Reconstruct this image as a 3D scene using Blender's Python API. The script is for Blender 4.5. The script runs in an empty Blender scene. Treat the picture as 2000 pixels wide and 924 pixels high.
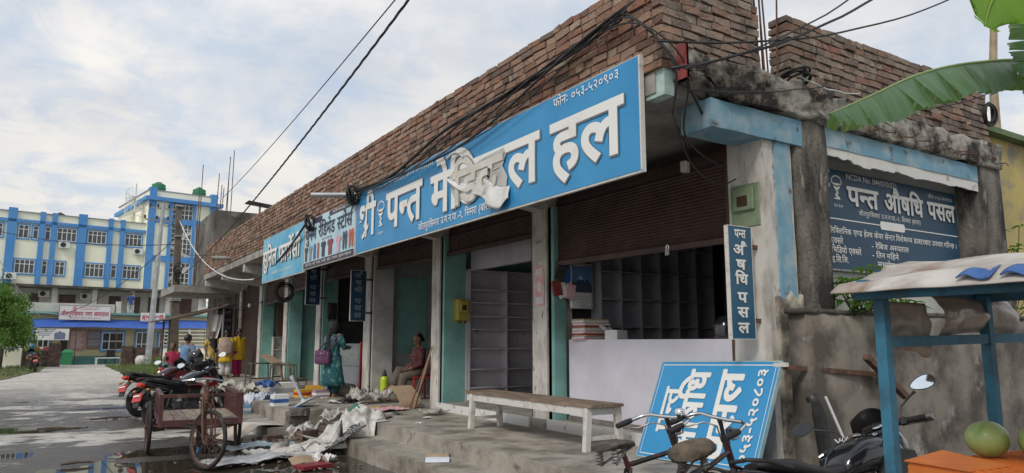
import bpy, bmesh, math, random
from mathutils import Vector, Matrix, noise

SC = bpy.context.scene
COL = SC.collection
R = math.radians
random.seed(7)

# ------------------------------------------------------------------ camera
cam = bpy.data.cameras.new('camera')
cam.sensor_fit = 'HORIZONTAL'
cam.sensor_width = 36.0
cam.lens = 36.0 * 1400.0 / 2000.0
cam.clip_start = 0.05
cam.clip_end = 2500.0
cam_ob = bpy.data.objects.new('camera', cam)
COL.objects.link(cam_ob)
cam_ob.location = (0, 0, 1.5)
cam_ob.rotation_euler = (R(90 + 8.37), 0, -R(32.25))
SC.camera = cam_ob

# ------------------------------------------------------------------ sky and sun
SUN_EL, SUN_AZ = 44.0, 240.0          # azimuth clockwise from +Y: low in the south-west, behind the camera's left shoulder
W = bpy.data.worlds.new('World')
SC.world = W
W.use_nodes = True
nt = W.node_tree
nt.nodes.clear()
N = nt.nodes.new
L = nt.links.new
out = N('ShaderNodeOutputWorld')
bg = N('ShaderNodeBackground')
bg.inputs['Strength'].default_value = 0.1
sky = N('ShaderNodeTexSky')
sky.sky_type = 'NISHITA'
sky.sun_disc = False
sky.sun_elevation = R(SUN_EL)
sky.sun_rotation = R(SUN_AZ)
sky.air_density = 1.0
sky.dust_density = 1.5
tc = N('ShaderNodeTexCoord')
sep = N('ShaderNodeSeparateXYZ')
L(tc.outputs['Generated'], sep.inputs[0])


def wmath(op, a, b=None, clamp=False):
    n = N('ShaderNodeMath')
    n.operation = op
    n.use_clamp = clamp
    for i, v in enumerate((a, b)):
        if v is None:
            continue
        if isinstance(v, (int, float)):
            n.inputs[i].default_value = v
        else:
            L(v, n.inputs[i])
    return n.outputs[0]


def wnoise(vec, scale, detail, rough, dist=0.0):
    n = N('ShaderNodeTexNoise')
    n.inputs['Scale'].default_value = scale
    n.inputs['Detail'].default_value = detail
    n.inputs['Roughness'].default_value = rough
    n.inputs['Distortion'].default_value = dist
    L(vec, n.inputs['Vector'])
    return n.outputs['Fac']


def wramp(fac, stops):
    r = N('ShaderNodeValToRGB')
    e = r.color_ramp.elements
    while len(e) < len(stops):
        e.new(0.5)
    for i, (p, c) in enumerate(stops):
        e[i].position = p
        e[i].color = (*c, 1) if len(c) == 3 else c
    L(fac, r.inputs[0])
    return r.outputs[0]


def wmix(fac, a, b, mode='MIX'):
    m = N('ShaderNodeMix')
    m.data_type = 'RGBA'
    m.blend_type = mode
    if isinstance(fac, (int, float)):
        m.inputs[0].default_value = fac
    else:
        L(fac, m.inputs[0])
    for k, v in ((6, a), (7, b)):
        if isinstance(v, tuple):
            m.inputs[k].default_value = (*v, 1)
        else:
            L(v, m.inputs[k])
    return m.outputs[2]


zc = wmath('MAXIMUM', sep.outputs[2], 0.0)
den = wmath('ADD', zc, 0.22)
px = wmath('DIVIDE', sep.outputs[0], den)
py = wmath('DIVIDE', sep.outputs[1], den)
cmb = N('ShaderNodeCombineXYZ')
L(px, cmb.inputs[0])
L(py, cmb.inputs[1])
cmb.inputs[2].default_value = 3.4
big = wnoise(cmb.outputs[0], 1.5, 7, 0.56, 0.6)
fine = wnoise(cmb.outputs[0], 4.2, 9, 0.6, 0.9)
dens = wmath('ADD', wmath('MULTIPLY', big, 0.72), wmath('MULTIPLY', fine, 0.28))
cover = wramp(dens, [(0.33, (0, 0, 0)), (0.52, (1, 1, 1))])
shade = wramp(wnoise(cmb.outputs[0], 2.1, 6, 0.55, 0.4), [(0.34, (4.6, 5.1, 5.9)), (0.52, (6.1, 6.3, 6.7)), (0.66, (7.7, 7.6, 7.5))])
horizon = wramp(sep.outputs[2], [(0.05, (1, 1, 1)), (0.5, (0, 0, 0))])
streak = wramp(fine, [(0.40, (5.6, 5.9, 6.3)), (0.55, (8.0, 7.45, 6.5))])
cloud = wmix(wmath('MULTIPLY', horizon, 0.85), shade, streak)
bluesky = wmix(0.8, sky.outputs[0], (4.8, 5.75, 6.9))
L(wmix(cover, bluesky, cloud), bg.inputs['Color'])
L(bg.outputs[0], out.inputs[0])

sun = bpy.data.lights.new('sun', 'SUN')
sun.energy = 1.45
sun.angle = R(16)
sun.color = (1.0, 0.95, 0.87)
sun_ob = bpy.data.objects.new('sun', sun)
COL.objects.link(sun_ob)
sd = Vector((math.sin(R(SUN_AZ)) * math.cos(R(SUN_EL)), math.cos(R(SUN_AZ)) * math.cos(R(SUN_EL)), math.sin(R(SUN_EL))))
sun_ob.rotation_euler = sd.to_track_quat('Z', 'Y').to_euler()
sun_ob.location = (-20, -20, 30)

vs = SC.view_settings
vs.view_transform = 'Standard'
vs.look = 'None'
vs.gamma = 1.0
vs.use_curve_mapping = False
vs.exposure = 0.3
SC.cycles.max_bounces = 6
SC.cycles.transparent_max_bounces = 8


# ------------------------------------------------------------------ object helpers
def tag(o, label=None, cat=None, group=None, kind=None):
    if label:
        o['label'] = label
    if cat:
        o['category'] = cat
    if group:
        o['group'] = group
    if kind:
        o['kind'] = kind
    return o


def thing(name, label, cat, loc=(0, 0, 0), rz=0.0, group=None, rot=None):
    o = bpy.data.objects.new(name, None)
    o.empty_display_size = 0.1
    COL.objects.link(o)
    o.location = loc
    o.rotation_euler = rot if rot else (0, 0, rz)
    return tag(o, label, cat, group)


def world_matrix(o):
    m = o.matrix_basis.copy()
    p = o.parent
    while p:
        m = p.matrix_basis @ m
        p = p.parent
    return m


def copy_tree(o, parent=None):
    c = o.copy()
    COL.objects.link(c)
    if parent:
        c.parent = parent
    for ch in list(o.children):
        copy_tree(ch, c)
    return c


class MB:
    """collects shapes into one bmesh; T is applied to what is added"""

    def __init__(self, T=None):
        self.bm = bmesh.new()
        self.T = T or Matrix.Identity(4)

    def _v(self, p):
        return self.bm.verts.new(self.T @ Vector(p))

    def box(self, x0, x1, y0, y1, z0, z1, M=None):
        v = []
        for z in (z0, z1):
            for (x, y) in ((x0, y0), (x1, y0), (x1, y1), (x0, y1)):
                p = Vector((x, y, z))
                v.append(self._v(M @ p if M else p))
        for f in ((0, 3, 2, 1), (4, 5, 6, 7), (0, 1, 5, 4), (1, 2, 6, 5), (2, 3, 7, 6), (3, 0, 4, 7)):
            self.bm.faces.new([v[i] for i in f])
        return self

    def cbox(self, c, s, rz=0.0, rot=None):
        M = Matrix.Translation(c) @ (rot.to_4x4() if rot else Matrix.Rotation(rz, 4, 'Z'))
        return self.box(-s[0] / 2, s[0] / 2, -s[1] / 2, s[1] / 2, -s[2] / 2, s[2] / 2, M)

    def beam(self, a, b, w, h=None, up=(0, 0, 1)):
        """rectangular bar from a to b"""
        a, b = Vector(a), Vector(b)
        h = h or w
        d = b - a
        ln = d.length
        z = d.normalized()
        u = Vector(up)
        if abs(z.dot(u)) > 0.98:
            u = Vector((1, 0, 0))
        x = u.cross(z).normalized()
        y = z.cross(x)
        M = Matrix(((x.x, y.x, z.x, a.x), (x.y, y.y, z.y, a.y), (x.z, y.z, z.z, a.z), (0, 0, 0, 1)))
        return self.box(-w / 2, w / 2, -h / 2, h / 2, 0, ln, M)

    def tube(self, pts, r, seg=8, cap=True, closed=False):
        pts = [Vector(p) for p in pts]
        n = len(pts)
        rs = r if isinstance(r, (list, tuple)) else [r] * n
        prev = None
        rings = []
        for i, p in enumerate(pts):
            if closed:
                d = pts[(i + 1) % n] - pts[i - 1]
            else:
                d = pts[min(i + 1, n - 1)] - pts[max(i - 1, 0)]
            d = d.normalized() if d.length > 1e-9 else Vector((0, 0, 1))
            if prev is None:
                u = Vector((0, 0, 1)) if abs(d.z) < 0.9 else Vector((1, 0, 0))
                x = u.cross(d).normalized()
            else:
                x = (prev - d * prev.dot(d))
                x = x.normalized() if x.length > 1e-6 else d.orthogonal().normalized()
            prev = x
            y = d.cross(x)
            rings.append([self._v(p + (x * math.cos(2 * math.pi * k / seg) + y * math.sin(2 * math.pi * k / seg)) * rs[i]) for k in range(seg)])
        for i in range(n if closed else n - 1):
            a, b = rings[i], rings[(i + 1) % n]
            for k in range(seg):
                self.bm.faces.new((a[k], a[(k + 1) % seg], b[(k + 1) % seg], b[k]))
        if cap and not closed:
            self.bm.faces.new(rings[0][::-1])
            self.bm.faces.new(rings[-1])
        return self

    def loft(self, rings, cap=True, closed=True):
        """rings: lists of points, equal length"""
        vr = [[self._v(p) for p in rg] for rg in rings]
        m = len(vr[0])
        for a, b in zip(vr, vr[1:]):
            for k in range(m if closed else m - 1):
                self.bm.faces.new((a[k], a[(k + 1) % m], b[(k + 1) % m], b[k]))
        if cap:
            self.bm.faces.new(vr[0][::-1])
            self.bm.faces.new(vr[-1])
        return self

    def lathe(self, prof, seg=20, M=None, cap=True):
        """prof: (radius, z) pairs around z"""
        rings = []
        for (r, z) in prof:
            rings.append([(M @ Vector((r * math.cos(2 * math.pi * k / seg), r * math.sin(2 * math.pi * k / seg), z))) if M else Vector((r * math.cos(2 * math.pi * k / seg), r * math.sin(2 * math.pi * k / seg), z)) for k in range(seg)])
        return self.loft(rings, cap)

    def ball(self, c, r, seg=12, rings=8, rot=None):
        c = Vector(c)
        s = r if isinstance(r, (tuple, list)) else (r, r, r)
        M = Matrix.Translation(c) @ (rot.to_4x4() if rot else Matrix.Identity(4)) @ Matrix.Diagonal((*s, 1))
        prof = [(max(math.sin(math.pi * i / rings), 0.02), -math.cos(math.pi * i / rings)) for i in range(rings + 1)]
        return self.lathe(prof, seg, M)

    def torus(self, c, R_, r, axis=(1, 0, 0), seg=32, ts=8, sx=1.0):
        c = Vector(c)
        q = Vector((0, 0, 1)).rotation_difference(Vector(axis).normalized()).to_matrix()
        pts = [c + q @ Vector((R_ * math.cos(2 * math.pi * k / seg), R_ * math.sin(2 * math.pi * k / seg), 0)) for k in range(seg)]
        return self.tube(pts, r, ts, closed=True)

    def prism(self, pts, M, d):
        """2-D outline in M's xy plane, thickness d along its z"""
        a = [M @ Vector((p[0], p[1], 0)) for p in pts]
        b = [M @ Vector((p[0], p[1], d)) for p in pts]
        return self.loft([a, b])

    def grid(self, fn, nu, nv, thick=0.0):
        """surface fn(u,v)->point, u,v in 0..1"""
        vv = [[self._v(fn(i / nu, j / nv)) for j in range(nv + 1)] for i in range(nu + 1)]
        fs = []
        for i in range(nu):
            for j in range(nv):
                fs.append(self.bm.faces.new((vv[i][j], vv[i + 1][j], vv[i + 1][j + 1], vv[i][j + 1])))
        if thick:
            bmesh.ops.recalc_face_normals(self.bm, faces=fs)
            bmesh.ops.solidify(self.bm, geom=fs, thickness=thick)
        return self

    def rough(self, amp, scale, cuts=0, seed=0.0, along=None):
        """break the surface up with noise"""
        if cuts:
            bmesh.ops.subdivide_edges(self.bm, edges=self.bm.edges[:], cuts=cuts, use_grid_fill=True)
        self.bm.normal_update()
        for v in self.bm.verts:
            n = noise.noise_vector(v.co * scale + Vector((seed, seed * 1.7, 0))) + 0.5 * noise.noise_vector(v.co * scale * 2.7 + Vector((0, seed, 3)))
            v.co += n * amp
        return self

    def split(self, edge_len, passes=4):
        for _ in range(passes):
            es = [e for e in self.bm.edges if e.calc_length() > edge_len]
            if not es:
                break
            bmesh.ops.subdivide_edges(self.bm, edges=es, cuts=1, use_grid_fill=True)
        return self

    def bevel(self, w, seg=1):
        bmesh.ops.bevel(self.bm, geom=[e for e in self.bm.edges], offset=w, segments=seg, affect='EDGES', clamp_overlap=True)
        return self

    def build(self, name, mat, parent=None, smooth=False, world=False, recalc=True):
        if recalc:
            bmesh.ops.recalc_face_normals(self.bm, faces=self.bm.faces[:])
        if parent is not None and world:
            self.bm.transform(world_matrix(parent).inverted())
        me = bpy.data.meshes.new(name)
        self.bm.to_mesh(me)
        self.bm.free()
        if smooth:
            me.polygons.foreach_set('use_smooth', [True] * len(me.polygons))
            if smooth != 'all':
                try:
                    me.set_sharp_from_angle(angle=R(42))
                except Exception:
                    pass
        if mat:
            me.materials.append(mat)
        o = bpy.data.objects.new(name, me)
        COL.objects.link(o)
        if parent is not None:
            o.parent = parent
        return o


# ------------------------------------------------------------------ materials
MATS = {}


def mat(name, c, rough=0.7, c2=None, scale=6.0, mix=(0.4, 0.62), c3=None, scale3=2.0, mix3=(0.55, 0.7), bump=0.0, bscale=40.0,
        metal=0.0, spec=0.5, island=None, stretch=None, coat=0.0, trans=0.0, alpha=1.0, rough2=None, detail=6.0):
    """principled surface: colour c broken by noise towards c2 (wear) and c3 (stains); island = (dark, light) varies each loose piece"""
    if name in MATS:
        return MATS[name]
    m = bpy.data.materials.new(name)
    m.use_nodes = True
    t = m.node_tree
    b = t.nodes['Principled BSDF']
    NN, LL = t.nodes.new, t.links.new
    b.inputs['Roughness'].default_value = rough
    b.inputs['Metallic'].default_value = metal
    b.inputs['Specular IOR Level'].default_value = spec
    b.inputs['Coat Weight'].default_value = coat
    b.inputs['Transmission Weight'].default_value = trans
    b.inputs['Alpha'].default_value = alpha
    co = NN('ShaderNodeTexCoord').outputs['Object']
    if stretch:
        mp = NN('ShaderNodeMapping')
        mp.inputs['Scale'].default_value = stretch
        LL(co, mp.inputs[0])
        cs = mp.outputs[0]
    else:
        cs = co

    def nz(vec, s, d=detail, r=0.6):
        n = NN('ShaderNodeTexNoise')
        n.inputs['Scale'].default_value = s
        n.inputs['Detail'].default_value = d
        n.inputs['Roughness'].default_value = r
        LL(vec, n.inputs['Vector'])
        return n.outputs['Fac']

    def ramp(fac, a, z):
        r = NN('ShaderNodeMapRange')
        r.inputs[1].default_value = a
        r.inputs[2].default_value = z
        LL(fac, r.inputs[0])
        return r.outputs[0]

    def mx(fac, a, z, mode='MIX'):
        q = NN('ShaderNodeMix')
        q.data_type = 'RGBA'
        q.blend_type = mode
        if isinstance(fac, float):
            q.inputs[0].default_value = fac
        else:
            LL(fac, q.inputs[0])
        for k, v in ((6, a), (7, z)):
            if isinstance(v, tuple):
                q.inputs[k].default_value = (*v, 1)
            else:
                LL(v, q.inputs[k])
        return q.outputs[2]

    colr = c
    f2 = None
    if island:
        g = NN('ShaderNodeNewGeometry')
        r = NN('ShaderNodeValToRGB')
        e = r.color_ramp.elements
        while len(e) < len(island):
            e.new(0.5)
        for i, cc in enumerate(island):
            e[i].position = i / max(1, len(island) - 1)
            e[i].color = (*cc, 1)
        LL(g.outputs['Random Per Island'], r.inputs[0])
        colr = r.outputs[0]
    if c2:
        f2 = ramp(nz(cs, scale), *mix)
        colr = mx(f2, colr, c2)
    if c3:
        f3 = ramp(nz(cs, scale3, 5.0), *mix3)
        colr = mx(f3, colr, c3)
    if isinstance(colr, tuple):
        # faint unevenness so that nothing is one flat tone
        f = nz(co, scale * 1.7)
        colr = mx(ramp(f, 0.25, 0.75), tuple(x * 0.9 for x in c), tuple(min(1, x * 1.08) for x in c))
    LL(colr, b.inputs['Base Color'])
    if rough2 is not None:
        src = f2 if f2 is not None else nz(co, scale)
        r = NN('ShaderNodeMapRange')
        r.inputs[3].default_value = rough
        r.inputs[4].default_value = rough2
        LL(src, r.inputs[0])
        LL(r.outputs[0], b.inputs['Roughness'])
    if bump:
        bn = NN('ShaderNodeBump')
        bn.inputs['Strength'].default_value = min(1.0, bump)
        bn.inputs['Distance'].default_value = 0.02 * bump
        LL(nz(co, bscale, 5.0), bn.inputs['Height'])
        LL(bn.outputs[0], b.inputs['Normal'])
    MATS[name] = m
    return m


M_BRICK = mat('old brick', (0.3, 0.15, 0.1), 0.9, c2=(0.07, 0.055, 0.05), scale=5.0, mix=(0.52, 0.74), bump=0.9, bscale=35,
              island=[(0.16, 0.095, 0.065), (0.29, 0.155, 0.10), (0.27, 0.18, 0.13), (0.34, 0.22, 0.155), (0.12, 0.085, 0.07), (0.28, 0.13, 0.085), (0.36, 0.28, 0.21)])
M_BRICK_W = mat('weathered brick', (0.3, 0.2, 0.15), 0.92, c2=(0.06, 0.05, 0.045), scale=4.0, mix=(0.5, 0.72), c3=(0.36, 0.33, 0.29), scale3=7, mix3=(0.58, 0.72), bump=0.9, bscale=35,
                island=[(0.19, 0.115, 0.085), (0.27, 0.155, 0.11), (0.25, 0.18, 0.14), (0.30, 0.22, 0.17), (0.14, 0.105, 0.09), (0.33, 0.27, 0.21), (0.25, 0.115, 0.085)])
M_MORTAR = mat('mortar', (0.17, 0.15, 0.13), 0.95, c2=(0.06, 0.05, 0.045), scale=5, bump=0.8, bscale=50)
M_CONC = mat('cast concrete', (0.33, 0.315, 0.285), 0.85, c2=(0.2, 0.185, 0.165), scale=2.2, c3=(0.12, 0.105, 0.09), scale3=5.0, mix3=(0.6, 0.75), bump=0.25, bscale=60)
M_STEP = mat('worn step concrete', (0.36, 0.33, 0.28), 0.82, c2=(0.19, 0.165, 0.135), scale=2.2, mix=(0.42, 0.62), c3=(0.09, 0.08, 0.065), scale3=5.0, mix3=(0.58, 0.72), bump=0.6, bscale=45, rough2=0.5, detail=12)
M_MOULD = mat('mouldy concrete', (0.20, 0.18, 0.155), 0.92, c2=(0.035, 0.03, 0.026), scale=2.4, mix=(0.36, 0.60), c3=(0.36, 0.33, 0.29), scale3=5, mix3=(0.58, 0.72), bump=1.0, bscale=24, stretch=(1.6, 1.6, 0.55), detail=12)
M_BROKEN = mat('broken concrete', (0.36, 0.34, 0.30), 0.95, c2=(0.03, 0.026, 0.024), scale=3.4, mix=(0.43, 0.56), c3=(0.22, 0.17, 0.13), scale3=11, mix3=(0.52, 0.66), bump=1.0, bscale=22, detail=12)
M_PLASTER = mat('grey plaster', (0.25, 0.225, 0.19), 0.9, c2=(0.16, 0.14, 0.115), scale=1.4, mix=(0.38, 0.62), c3=(0.36, 0.33, 0.29), scale3=2.6, mix3=(0.58, 0.7), bump=0.35, bscale=45)
M_WHITEP = mat('limewashed pillar', (0.60, 0.57, 0.53), 0.85, c2=(0.33, 0.30, 0.26), scale=3.2, mix=(0.46, 0.66), c3=(0.12, 0.10, 0.085), scale3=5, mix3=(0.60, 0.70), stretch=(1.5, 1.5, 0.6), detail=10, bump=0.25, bscale=45)
M_TEAL = mat('teal wall paint', (0.20, 0.40, 0.36), 0.75, c2=(0.15, 0.31, 0.28), scale=2.5, c3=(0.05, 0.07, 0.06), scale3=9, mix3=(0.68, 0.76), bump=0.12, bscale=50)
M_LAV = mat('lavender board', (0.50, 0.47, 0.53), 0.6, c2=(0.42, 0.39, 0.44), scale=2.5, c3=(0.28, 0.25, 0.26), scale3=12, mix3=(0.70, 0.78))
M_LAVW = mat('pale lilac counter paint', (0.68, 0.66, 0.74), 0.6, c2=(0.60, 0.57, 0.63), scale=1.7, c3=(0.36, 0.32, 0.31), scale3=11, mix3=(0.71, 0.78))
M_INWALL = mat('shop interior wash', (0.36, 0.36, 0.35), 0.85, c2=(0.25, 0.26, 0.26), scale=2.2, c3=(0.1, 0.09, 0.08), scale3=7, mix3=(0.66, 0.75))
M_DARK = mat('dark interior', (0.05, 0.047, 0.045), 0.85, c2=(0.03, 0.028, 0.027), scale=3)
M_SHUT = mat('brown shutter paint', (0.095, 0.055, 0.045), 0.65, c2=(0.06, 0.036, 0.03), scale=4, c3=(0.16, 0.11, 0.09), scale3=14, mix3=(0.66, 0.76))
M_RUST = mat('rusty steel', (0.15, 0.075, 0.05), 0.85, c2=(0.07, 0.04, 0.03), scale=14, bump=0.3, bscale=90)
M_BLUEP = mat('faded blue paint', (0.17, 0.33, 0.44), 0.8, c2=(0.32, 0.42, 0.46), scale=3.5, mix=(0.48, 0.66), c3=(0.12, 0.11, 0.10), scale3=5, mix3=(0.60, 0.70), bump=0.3, bscale=40)
M_PEELW = mat('peeling white paint', (0.66, 0.65, 0.62), 0.85, c2=(0.36, 0.34, 0.31), scale=6, mix=(0.58, 0.66), bump=0.3, bscale=40)
M_SIGN = mat('blue sign vinyl', (0.022, 0.235, 0.50), 0.42, c2=(0.035, 0.28, 0.55), scale=1.2, c3=(0.06, 0.22, 0.38), scale3=4, mix3=(0.62, 0.85))
M_SIGNPALE = mat('pale blue sign vinyl', (0.06, 0.36, 0.58), 0.45, c2=(0.20, 0.50, 0.66), scale=0.9)
M_SIGNDARK = mat('deep blue sign paint', (0.010, 0.047, 0.095), 0.5, c2=(0.016, 0.065, 0.12), scale=1.2)
M_SIGNSKY = mat('pale clothing sign print', (0.52, 0.68, 0.74), 0.45, c2=(0.40, 0.60, 0.70), scale=0.7)
M_SIGNMID = mat('blue board paint', (0.025, 0.25, 0.52), 0.45, c2=(0.035, 0.28, 0.56), scale=1.0, c3=(0.10, 0.34, 0.55), scale3=7, mix3=(0.66, 0.8))
M_LETTER = mat('white lettering', (0.78, 0.77, 0.74), 0.5, c2=(0.62, 0.59, 0.53), scale=2.5, mix=(0.56, 0.8))
M_LSHADOW = mat('grey letter outline', (0.16, 0.18, 0.20), 0.5)
M_LDARK = mat('navy lettering', (0.03, 0.035, 0.08), 0.5)
M_LRED = mat('red lettering', (0.42, 0.03, 0.05), 0.5)
M_WHITE = mat('white paint', (0.74, 0.73, 0.70), 0.6, c2=(0.60, 0.58, 0.54), scale=3)
M_OFFW = mat('aged white wood paint', (0.62, 0.60, 0.56), 0.7, c2=(0.42, 0.38, 0.33), scale=7, mix=(0.52, 0.68), c3=(0.2, 0.16, 0.13), scale3=16, mix3=(0.64, 0.72), bump=0.15, bscale=60)
M_WOOD = mat('worn wood', (0.27, 0.20, 0.14), 0.75, c2=(0.15, 0.105, 0.075), scale=3, stretch=(6, 1, 6), bump=0.25, bscale=50)
M_WOODY = mat('bare plank', (0.36, 0.26, 0.17), 0.75, c2=(0.22, 0.15, 0.10), scale=3, stretch=(1, 6, 6), bump=0.2, bscale=50)
M_DWOOD = mat('dark wood', (0.09, 0.055, 0.04), 0.7, c2=(0.05, 0.03, 0.025), scale=4, stretch=(4, 4, 1))
M_RUBBER = mat('black rubber', (0.022, 0.021, 0.02), 0.8, c2=(0.09, 0.08, 0.07), scale=6, mix=(0.55, 0.8))
M_BLACK = mat('black plastic', (0.016, 0.016, 0.017), 0.45, c2=(0.028, 0.027, 0.026), scale=9)
M_GLOSS = mat('gloss black paint', (0.010, 0.011, 0.014), 0.18, coat=0.6, c2=(0.02, 0.02, 0.024), scale=5)
M_CHROME = mat('chrome', (0.72, 0.73, 0.75), 0.16, metal=1.0, c2=(0.42, 0.40, 0.37), scale=9, mix=(0.55, 0.75))
M_STEEL = mat('dull steel', (0.36, 0.36, 0.36), 0.45, metal=0.8, c2=(0.18, 0.15, 0.13), scale=10)
M_GALV = mat('galvanised steel', (0.42, 0.44, 0.46), 0.5, metal=0.5, c2=(0.30, 0.31, 0.32), scale=3)
M_MIRROR = mat('mirror glass', (0.86, 0.88, 0.90), 0.03, metal=1.0)
M_CABLE = mat('cable sheath', (0.014, 0.014, 0.015), 0.55)
M_CABLEW = mat('white cable', (0.62, 0.62, 0.62), 0.5)
M_GLASS = mat('dark window glass', (0.035, 0.042, 0.05), 0.08, spec=0.6, c2=(0.06, 0.065, 0.07), scale=0.8)
M_FRAMEW = mat('white window frame', (0.66, 0.66, 0.64), 0.5)
M_CREAM = mat('cream wall paint', (0.86, 0.84, 0.68), 0.8, c2=(0.80, 0.78, 0.62), scale=0.5, c3=(0.58, 0.56, 0.46), scale3=1.1, mix3=(0.64, 0.82))
M_HBLUE = mat('hospital blue paint', (0.065, 0.235, 0.54), 0.7, c2=(0.09, 0.27, 0.57), scale=0.6)
M_YELLOWW = mat('yellow wall paint', (0.52, 0.46, 0.27), 0.8, c2=(0.42, 0.37, 0.22), scale=1.0, c3=(0.2, 0.17, 0.1), scale3=2.2, mix3=(0.6, 0.75))
M_TIN = mat('blue roofing tin', (0.045, 0.115, 0.42), 0.5, c2=(0.06, 0.14, 0.46), scale=1.0)
M_RED = mat('red paint', (0.27, 0.045, 0.04), 0.6, c2=(0.18, 0.05, 0.045), scale=8)
M_MAROON = mat('maroon cart paint', (0.085, 0.028, 0.028), 0.6, c2=(0.16, 0.09, 0.07), scale=8, mix=(0.55, 0.72), bump=0.12)
M_ORANGE = mat('orange crate plastic', (0.66, 0.19, 0.035), 0.5, c2=(0.55, 0.15, 0.03), scale=5)
M_TARP = mat('dirty white tarpaulin', (0.52, 0.49, 0.45), 0.6, c2=(0.36, 0.32, 0.28), scale=4.5, c3=(0.22, 0.13, 0.085), scale3=2.6, mix3=(0.56, 0.68), bump=0.35, bscale=14)
M_PLAST = mat('clear plastic sheet', (0.62, 0.60, 0.56), 0.25, c2=(0.42, 0.38, 0.33), scale=4, alpha=0.62, bump=0.6, bscale=16)
M_PAPER = mat('paper', (0.74, 0.74, 0.72), 0.7)
M_CARD = mat('cardboard', (0.42, 0.31, 0.20), 0.85, c2=(0.34, 0.25, 0.17), scale=4)
M_SKIN = mat('brown skin', (0.22, 0.115, 0.075), 0.55, c2=(0.19, 0.095, 0.06), scale=14)
M_HAIR = mat('black hair', (0.010, 0.008, 0.008), 0.45)
M_LEAF = mat('leaf green', (0.065, 0.145, 0.025), 0.55, island=[(0.03, 0.075, 0.014), (0.055, 0.12, 0.022), (0.10, 0.17, 0.03), (0.04, 0.095, 0.016)])
M_LEAFD = mat('dark leaf green', (0.05, 0.10, 0.02), 0.6, island=[(0.025, 0.06, 0.012), (0.05, 0.10, 0.02), (0.085, 0.15, 0.03), (0.035, 0.08, 0.015)])
M_GRASS = mat('grass blades', (0.08, 0.14, 0.03), 0.7, island=[(0.06, 0.11, 0.02), (0.11, 0.17, 0.04), (0.16, 0.18, 0.06), (0.05, 0.10, 0.02)])
M_BARK = mat('bark', (0.13, 0.10, 0.075), 0.9, c2=(0.07, 0.055, 0.04), scale=12, bump=0.6)
M_PRED = mat('red plastic', (0.42, 0.03, 0.03), 0.35)
M_PBLUE = mat('blue plastic', (0.025, 0.085, 0.28), 0.45, c2=(0.05, 0.13, 0.33), scale=6)
M_PYEL = mat('yellow carton', (0.65, 0.36, 0.03), 0.6)
M_PGREEN = mat('green plastic', (0.03, 0.22, 0.09), 0.5)
M_PPINK = mat('pink paper', (0.62, 0.30, 0.34), 0.7, c2=(0.7, 0.5, 0.5), scale=8)
M_SACK = mat('woven white sack', (0.66, 0.65, 0.62), 0.6, c2=(0.44, 0.41, 0.37), scale=5, c3=(0.25, 0.2, 0.16), scale3=3.5, mix3=(0.6, 0.75), bump=0.8, bscale=26)


def fabric(name, c, c2=None, scale=10.0, mix=(0.45, 0.55), rough=0.85):
    return mat(name, c, rough, c2=c2 or tuple(x * 0.8 for x in c), scale=scale, mix=mix if c2 else (0.35, 0.65), bump=0.15, bscale=50)


def soft_leaf(m, amt=0.35, tint=(0.25, 0.5, 0.05)):
    """leaves let some light through"""
    t = m.node_tree
    b = t.nodes['Principled BSDF']
    o = t.nodes['Material Output']
    tr = t.nodes.new('ShaderNodeBsdfTranslucent')
    tr.inputs[0].default_value = (*tint, 1)
    ms = t.nodes.new('ShaderNodeMixShader')
    ms.inputs[0].default_value = amt
    t.links.new(b.outputs[0], ms.inputs[1])
    t.links.new(tr.outputs[0], ms.inputs[2])
    t.links.new(ms.outputs[0], o.inputs[0])


soft_leaf(M_LEAF, 0.3)
soft_leaf(M_LEAFD, 0.25)


# ------------------------------------------------------------------ lettering (Devanagari from Blender's own font)
GLYPH = {}
HALF = set('नतसपमगणषशवबचघयधभथलजञ')
MATRA = set('ािीुूेैोौंः्ँृ')


def glyph(ch, bold):
    k = (ch, bold)
    if k not in GLYPH:
        def mesh_of(s, off):
            cu = bpy.data.curves.new('letters', 'FONT')
            cu.body = s
            cu.size = 1.0
            cu.resolution_u = 3
            cu.offset = off
            o = bpy.data.objects.new('letters', cu)
            COL.objects.link(o)
            bpy.context.view_layer.update()
            me = bpy.data.meshes.new_from_object(o.evaluated_get(bpy.context.evaluated_depsgraph_get()))
            bpy.data.objects.remove(o)
            bpy.data.curves.remove(cu)
            return me
        me = mesh_of(ch, bold)
        v = [(p.co.x, p.co.y) for p in me.vertices]
        f = [tuple(p.vertices) for p in me.polygons]
        bpy.data.meshes.remove(me)
        me2 = mesh_of('न' + ch + 'न', 0.0)
        adv = max([p.co.x for p in me2.vertices] or [1.12]) - 1.12
        bpy.data.meshes.remove(me2)
        GLYPH[k] = (v, f, adv)
    return GLYPH[k]


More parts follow.
